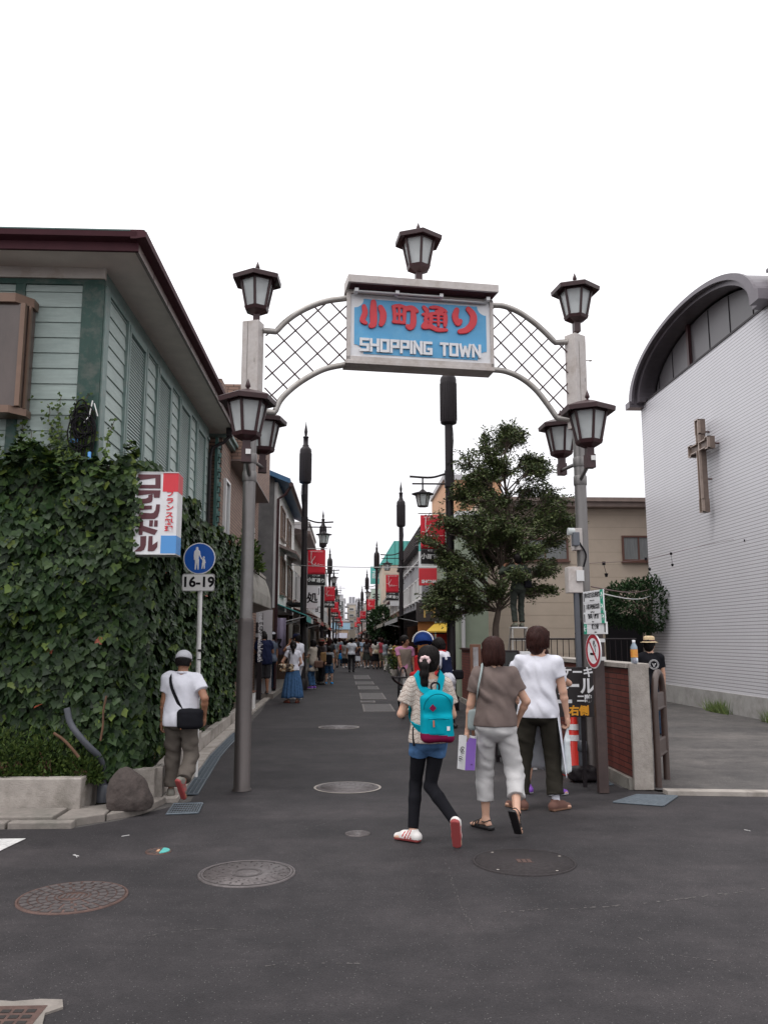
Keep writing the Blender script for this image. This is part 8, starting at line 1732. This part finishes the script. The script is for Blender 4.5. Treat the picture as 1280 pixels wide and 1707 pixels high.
P7 = Person('rickshaw man in a white shirt, white shorts and red neckerchief looking down at his hands', (1.92, 15.9), 1.66, -62, .009, False, lean=(0, .12), fL=(-.10, .02, .085), fR=(.10, -.05, .085), hL=(-.05, .34, 1.12), hR=(.07, .36, 1.10), poL=(-1, -.4, -.8), poR=(1, -.4, -.8), yaw=10, pitch=34, skin=M_skind, bulk=1.0)
P7.top(C_white, sl=.62, hem=.93, seed=31, name='happi_shirt'); P7.trousers(C_white, .82, (.108, .115, .11), 1.0, seed=32, name='shorts'); P7.hair('thick', M_hairk, 6); P7.scarf(C_red); P7.shoes('sneaker', S_black, S_black)
q = SDF(.010, .03); P7.torso(q, .028); q.cut(P7.sp(.93), (0, 0, -1)); q.cut(P7.sp(1.36), (0, 0, 1)); q.disp = folds(33, .005)
q.build('dark_vest', C_navy, P7.root)
for w in ('L', 'R'):
    kn, an = (P7.knL, P7.foot['L'][0]) if w == 'L' else (P7.knR, P7.foot['R'][0]); q = SDF(.009, .02); q.cone(kn + (an - kn) * .25, an, .060, .044); q.build('leg_wrap', C_black, P7.root)
t = thing('waist_pouch', 'black pouch behind the back of the rickshaw man', 'bag', P7.root.location.copy()); t.rotation_euler = P7.root.rotation_euler; q = SDF(.01, .03); q.bx(P7.sp(1.02) + P7.A(.04, -.21, 0), P7.A(.05, .05, .05), .04); q.build('pouch_body', C_black, t)
P8 = Person('man in a straw hat and black printed T-shirt by the church wall', (V(1083, 1105, 13.9).x, 13.9), 1.66, 8, .010, False, fL=(-.1, 0, .085), fR=(.1, .02, .085), hL=(-.30, .10, .92), hR=(.24, .1, .84), poL=(-1, -.6, 0), yaw=30, skin=M_skin)
P8.top(C_black, sl=.62, hem=.86, seed=41, name='tshirt'); P8.trousers(C_denimd, 1.93, seed=42); P8.hair('short', M_hairk, 3); P8.brimhat(C_straw, M_brown, .135); P8.shoes('sneaker', S_black, S_rubber)
mb = MB(); cb3 = P8.sp(1.27) + P8.A(.03, -.152, 0); n = 28
for i in range(n):
    a0, a1 = 2 * math.pi * i / n, 2 * math.pi * (i + .7) / n
    for r_ in (.078, .062): mb.rod(cb3 + A3(math.cos(a0) * r_, .004 - .0, math.sin(a0) * r_), cb3 + A3(math.cos(a1) * r_, .004, math.sin(a1) * r_), .0045, n=4)
mb.tube([cb3 + A3(x, 0, z) for x, z in ((-.03, .02), (-.015, -.005), (0, .012), (.015, -.005), (.03, .02))], .006, 4); mb.rod(cb3 + A3(-.015, 0, -.025), cb3 + A3(.015, 0, -.025), .008, n=5); mb.build('shirt_print', M_signw, P8.root)
P9 = Person('gardener in dark clothes standing on the stepladder inside the tree', (3.84, 18.55), 1.62, -10, .010, False, fL=(-.09, 0, .085), fR=(.09, .03, .085), hL=(-.22, .30, 1.45), hR=(.24, .32, 1.5), poL=(-1, 0, -1), poR=(1, 0, -1), yaw=0, pitch=-10, skin=M_skind, z=1.93)
P9.top(mat('work_jacket', (.022, .03, .02), .8), sl=1.85, hem=.86, r0=.072, r1=.06, seed=51, name='work_jacket'); P9.trousers(mat('work_trousers', (.018, .024, .018), .8), 1.93, seed=52); P9.hair('short', M_hairk, 1); P9.shoes('sneaker', mat('shoe_olive', (.12, .12, .09), .7), S_black)
t = thing('tool_pouch', 'black tool pouch on the belt of the gardener on the ladder', 'bag', P9.root.location.copy()); q = SDF(.01, .03); q.bx((.2, -.08, .95), (.05, .05, .05), .035); q.build('pouch_body', C_black, t)

# 7 --- left-hand middle ground
Q = Person('man in a navy T-shirt and dark shorts looking down, standing on the left pavement', (-2.33, 24.0), 1.74, -20, .011, False, hip=(0, 0), lean=(0, .08), hL=(-.08, .33, 1.12), hR=(.10, .33, 1.10), poL=(-1, -.3, -.8), poR=(1, -.3, -.8), yaw=-5, pitch=30, skin=M_skind, bulk=1.15, z=.13)
Q.top(C_navy, .64, .80, seed=61, r0=.08, r1=.088, drape=.03, name='tshirt'); Q.trousers(smat((.035, .035, .04)), 1.12, (.11, .10, .10), seed=62, name='shorts'); Q.hair('bob', M_hairk, 2); Q.shoes('sandal', S_black, S_black)
Q = Person('man in a white cap standing behind the man in the navy T-shirt', (-2.22, 25.1), 1.74, -60, .012, False, hR=(.25, .0, .82), skin=M_skind, z=.13)
Q.top(smat((.08, .1, .14)), .62, .85, seed=63, name='tshirt'); Q.trousers(C_denimd, 1.93, seed=64); Q.hair('short', M_hairk, 2); Q.cap(C_white, .07); Q.shoes('sneaker', S_black, S_rubber)
Q = Person('woman in a white top and long blue denim skirt carrying a patchwork bag', (-1.42, 22.5), 1.58, -8, .010, True, fL=(-.13, .02, .085), fR=(.12, -.03, .085), yL=-30, yR=20, hL=(-.22, .12, .95), hR=(.16, .2, 1.0), poL=(-1, -.5, 0), yaw=0, pitch=12)
Q.top(C_white, .45, .90, seed=65, name='blouse', r0=.07, r1=.07); Q.skirt(C_denim, .14, .155, .30, 1.0, 17, .022, 3, 'denim_skirt'); Q.hair('pony', M_hairk, 2); Q.shoes('sandal', mat('sandal_red', (.3, .05, .03), .5), S_brown)
t = thing('patchwork_bag', 'large cream and brown patchwork bag on the arm of the woman in the denim skirt', 'bag', Q.root.location.copy()); t.rotation_euler = Q.root.rotation_euler; q = SDF(.010, .03); q.bx(Q.sp(.98) + Q.A(-.20, -.10, 0), Q.A(.16, .05, .07), .05); q.disp = folds(66, .014, (14, 14, 14)); q.build('bag_body', C_camo, t)
for dx in (-.06, .05): o = Q.tube('bag_handle', [tuple(Q.sp(1.05) + Q.A(-.20 + dx, -.13, 0)), tuple(Q.sp(1.28) + Q.A(-.12 + dx * .3, -.14, 0)), tuple(Q.sp(1.46) + Q.A(-.11 + dx * .3, -.02, 0)), tuple(Q.sp(1.1) + Q.A(-.2, .12, 0))], .009, M_blackd); o.parent = t
Q = Person('tall man in a white shirt raising one hand to his face, behind the denim skirt', (-1.38, 23.6), 1.80, -50, .011, False, hL=(-.06, .22, 1.46), poL=(-.8, .3, -1), hR=(.24, .05, .84), pitch=15, skin=M_skind, dL=(.1, -.1, 1))
Q.top(C_white, .62, .86, seed=67, name='polo_shirt'); Q.trousers(C_white2, 1.93, seed=68); Q.hair('short', M_hairk, 2); Q.cap(C_navy, .07); Q.shoes('sneaker', S_white, S_rubber)
Q = Person('woman in a long beige tunic and jeans standing with folded arms by the left pole', (-1.14, 28.7), 1.62, -62, .011, True, hL=(.02, .25, 1.10), hR=(-.04, .27, 1.12), poL=(-1, -.2, -.8), poR=(1, -.2, -.8), yaw=10)
Q.top(C_beige, .62, .62, seed=69, r0=.08, r1=.085, drape=.03, flare=.05, name='tunic'); Q.trousers(C_denim, 1.9, (.09, .07, .07), seed=70, name='jeans'); Q.hair('bob', M_hairk, 2); Q.shoes('sneaker', S_purple, S_rubber)
t = thing('handbag', 'dark patterned handbag hanging from the arm of the woman in the beige tunic', 'bag', (-1.0, 28.55, 0)); q = SDF(.012, .03); q.bx((.06, 0, .82), (.10, .05, .07), .05); q.build('bag_body', smat((.12, .06, .04)), t); mb = MB(); mb.tube([(-.02, 0, .9), (.0, 0, 1.1), (.1, 0, 1.1), (.14, 0, .9)], .01, 5); mb.build('handle', S_brown, t)
Q = Person('boy in denim shorts with a big black backpack', (-.66, 31.6), 1.36, 10, .011, False, yaw=-20, fL=(-.13, .02, .085), fR=(.14, .04, .085))
Q.top(C_grey, .62, .84, seed=71, name='tshirt'); Q.trousers(C_denim, .95, (.10, .10, .10), seed=72, name='denim_shorts'); Q.hair('bob', M_hairk, 2); Q.shoes('sneaker', C_blue, S_rubber)
t = thing('backpack', 'black backpack on the boy in denim shorts', 'backpack', Q.root.location.copy()); t.rotation_euler = Q.root.rotation_euler; q = SDF(.012, .03); q.bx(Q.sp(1.15) + Q.A(.02, -.23, 0), Q.A(.11, .06, .16), .05); q.build('bag_body', C_black, t)
Q = Person('woman in dark clothes and a wide brown hat leaning by the shop wall', (-.98, 31.4), 1.64, 60, .012, True, lean=(0, .05), hL=(-.16, .2, 1.0)); Q.top(smat((.03, .02, .02)), 1.6, .82, seed=73, name='jacket'); Q.trousers(C_black, 1.93, seed=74); Q.hair('bob', M_hairb, 2); Q.brimhat(smat((.12, .07, .05)), C_red, .18); Q.shoes('sneaker', S_black, S_black)
t = thing('shoulder_bag', 'ochre shoulder bag on the woman in the wide brown hat', 'bag', (-.86, 31.2, 0)); q = SDF(.012, .03); q.bx((0, 0, 1.0), (.06, .04, .13), .05); q.build('bag_body', C_ochre, t)
# far walkers: label, px of feet, Y, H, face, top(col, sleeve, hem), bottom kind/col, hair, extras
def walker(lbl, px, Y, H, face, tm, bm_, kind='trousers', hair='short', skin=None, female=False, vox=.014, hem=.88, sl=.6, st=None, hat=None, hm=None, x=None, z=0.0, **kw):
    x = V(px, 1100, Y).x if x is None else x; s = .06 if st is None else st
    q = Person(lbl, (x, Y), H, face, vox, female, fL=(-.10, s, .085), fR=(.10, -s, .085 + abs(s) * .3), pR=25 if s else 0, skin=skin, z=z, **kw); sd_ = int(Y * 7) % 97
    q.top(tm, sl, hem, seed=sd_, name='top', amp=.006)
    if kind == 'trousers': q.trousers(bm_, 1.93, seed=sd_ + 1)
    elif kind == 'shorts': q.trousers(bm_, .9, (.10, .10, .10), seed=sd_ + 1, name='shorts')
    else: q.skirt(bm_, kw.get('z1', .48), .15, .24, 1.0, 9, .014, sd_, 'skirt')
    q.hair(hair, hm or (M_hairk if sd_ % 3 else M_hairb), sd_)
    if hat is not None: q.brimhat(hat, None, .15)
    q.shoes('sneaker', S_black if sd_ % 2 else S_white, S_black); return q
wv = .014
P10 = walker('man in a white shirt and dark trousers with hand on hip walking up the street', 586, 43.2, 1.70, 0, C_white2, smat((.02, .018, .022)), hL=(-.27, .05, .84), hR=(.20, -.02, 1.0), poR=(1, -1, 0), bulk=1.12, skin=M_skind)
t = thing('briefcase', 'black bag carried in the left hand of the man in the white shirt', 'bag', (P10.root.location.x - .34, 43.25, .42)); q = SDF(.014, .02); q.bx((0, 0, .14), (.12, .05, .11), .03); q.build('bag_body', C_black, t); mb = MB(); mb.tube([(-.05, 0, .26), (-.02, 0, .36), (.05, 0, .36), (.06, 0, .26)], .01, 5); mb.build('handle', C_black, t)
walker('person with a red backpack-style vest in front of the blue bag', 566, 54, 1.72, 0, smat((.12, .16, .2)), C_denimd, vox=wv); t = thing('backpack', 'dark red backpack on a walker far up the street', 'backpack', (V(566, 1100, 54).x, 53.8, 0)); q = SDF(.014, .02); q.bx((0, 0, 1.15), (.1, .06, .12), .04); q.build('bag_body', C_red, t)
t = thing('shopping_bag', 'bright blue plastic bag among the walkers far up the street', 'shopping bag', (V(569, 1100, 52).x, 52, 0)); q = SDF(.014, .03); q.bx((0, 0, .62), (.11, .06, .13), .05); q.cone((0, 0, .8), (0, 0, .95), .03, .015); q.disp = folds(5, .01); q.build('bag_body', C_blue, t)
walker('short woman in grey walking beside the man in the white shirt', 575, 49, 1.55, 0, smat((.28, .26, .25)), C_beige, 'shorts', 'bob', None, True)
walker('child in a white skirt walking behind the man in the white shirt', 596, 50, 1.35, 0, smat((.03, .02, .03)), C_white2, 'skirt', 'bob', None, True)
walker('woman in black top and skirt with bare legs, centre right of the street', 611, 48.5, 1.68, 10, smat((.02, .018, .02)), smat((.02, .025, .02)), 'skirt', 'long', None, True)
walker('woman in a dark red top beside the woman in black', 617, 51, 1.62, -20, smat((.2, .03, .05)), smat((.05, .03, .03)), 'trousers', 'long', None, True)
P11 = walker('woman in a white blouse and dark skirt with a small cream bag', 625.5, 47.5, 1.62, 5, smat((.5, .46, .42)), C_black, 'skirt', 'long', None, True)
t = thing('shoulder_bag', 'small cream bag on the hip of the woman in the white blouse', 'bag', (V(627, 1100, 47).x, 47.2, 0)); q = SDF(.014, .02); q.bx((0, 0, .98), (.09, .03, .06), .03); q.build('bag_body', smat((.5, .42, .28)), t)
walker('person in a grey top and cream trousers reading a paper at the right-hand shops', 642, 44.5, 1.62, 60, smat((.22, .24, .27)), smat((.5, .47, .43)), 'trousers', 'bob', None, False, hL=(-.1, .35, 1.1), hR=(.1, .35, 1.1))
t = thing('newspaper', 'open white paper held by the person in cream trousers', 'paper', (V(654, 1100, 44.4).x, 44.4, 1.18)); mb = MB(); mb.add([(-.16, -.1, -.06), (.18, -.1, .08), (.18, .12, .12), (-.16, .12, -.02)], [(0, 1, 2, 3)]); o = mb.build('sheet', M_signw, t); o.modifiers.new('t', 'SOLIDIFY').thickness = .004
walker('man in dark clothes standing behind the person reading', 633, 50, 1.74, 30, smat((.18, .2, .23)), smat((.04, .04, .05)), hm=M_hairb)
walker('woman in a magenta top in front of the right-hand shops', 662, 42.5, 1.58, 190, smat((.4, .06, .16)), smat((.06, .05, .05)), 'trousers', 'bob', None, True, st=0)
walker('shopper in a white top under the left-hand awning', 549, 47, 1.6, 20, smat((.5, .5, .5)), smat((.06, .05, .05)), 'trousers', 'bob', None, True)
walker('man in a pale hat under the left-hand awning', 542, 38, 1.66, 200, smat((.3, .28, .25)), smat((.10, .09, .08)), 'trousers', 'short', M_skind, hat=C_straw, st=0)
walker('man in a black shirt at the left shopfront', 556, 58, 1.7, 0, smat((.04, .04, .05)), smat((.12, .1, .08)))
walker('person in blue at the middle of the far crowd', 561, 66, 1.68, 180, smat((.08, .16, .3)), smat((.05, .05, .06)))
walker('tanned man facing us behind the man in the white shirt', 594, 56, 1.76, 180, smat((.05, .05, .06)), smat((.06, .05, .05)), skin=M_skind)
walker('woman in beige facing us near the third right-hand pole', 604, 58, 1.62, 180, smat((.42, .32, .25)), smat((.03, .03, .03)), 'skirt', 'long', None, True)
walker('person in white far up the street on the left', 570, 84, 1.7, 0, smat((.55, .55, .55)), smat((.05, .05, .06)))
walker('person in red far up the street', 580, 92, 1.65, 180, smat((.35, .05, .05)), smat((.04, .04, .06)), 'skirt', 'long', None, True)
walker('person in pale pink far up the street on the right', 589, 76, 1.6, 0, smat((.5, .35, .35)), smat((.06, .05, .05)), 'trousers', 'bob', None, True)
walker('person in grey far up the street on the right', 600, 88, 1.7, 0, smat((.3, .3, .32)), smat((.05, .05, .06)))
walker('person in black far up the street on the right', 608, 70, 1.66, 170, smat((.03, .03, .03)), smat((.3, .28, .25)), 'shorts', 'short')
walker('person in a striped top near the first awning on the right', 652, 52, 1.6, 150, smat((.35, .12, .10)), smat((.05, .05, .06)), 'trousers', 'bob', None, True)
walker('man in a rust shirt just behind the woman in the beige tunic', 534, 32.5, 1.66, 185, smat((.10, .09, .10)), smat((.05, .05, .05)), skin=M_skind, st=0)
# more crowd: each with its own clothes
CT = [('mustard', (.40, .27, .06)), ('pale blue', (.30, .40, .52)), ('grey', (.22, .22, .23)), ('white', (.58, .57, .57)), ('black', (.02, .02, .022)), ('crimson', (.32, .03, .05)), ('cream', (.52, .46, .36)), ('navy', (.02, .03, .09))]
CB = [('jeans', (.05, .09, .17), 'trousers'), ('black skirt', (.02, .02, .02), 'skirt'), ('beige shorts', (.35, .29, .21), 'shorts'), ('grey trousers', (.14, .14, .15), 'trousers')]
rn = random.Random(77); spots = [(545, 41), (553, 44), (559, 50), (566, 61), (573, 64), (579, 58), (586, 68), (592, 66), (599, 61), (605, 53), (613, 57), (620, 60), (628, 54), (637, 48), (647, 47), (656, 50), (662, 39), (583, 78), (595, 96), (575, 100), (549, 35.5), (540, 36.5)]
for i, (px, Y) in enumerate(spots):
    (tn, tcx), (bn, bc, bk) = CT[i % 8], CB[(i + i // 8) % 4]; walker('distant walker in a %s top and %s%s' % (tn, bn, ('', ' seen from the front', ' walking in the left half of the street')[0 if i % 3 else 1]), px, Y, rn.uniform(1.54, 1.76), 180 if i % 3 == 0 else rn.uniform(-25, 25), smat(tcx), smat(bc), bk, ('short', 'bob', 'long')[i % 3], M_skind if i % 4 == 0 else None, i % 2 == 1, vox=.017)
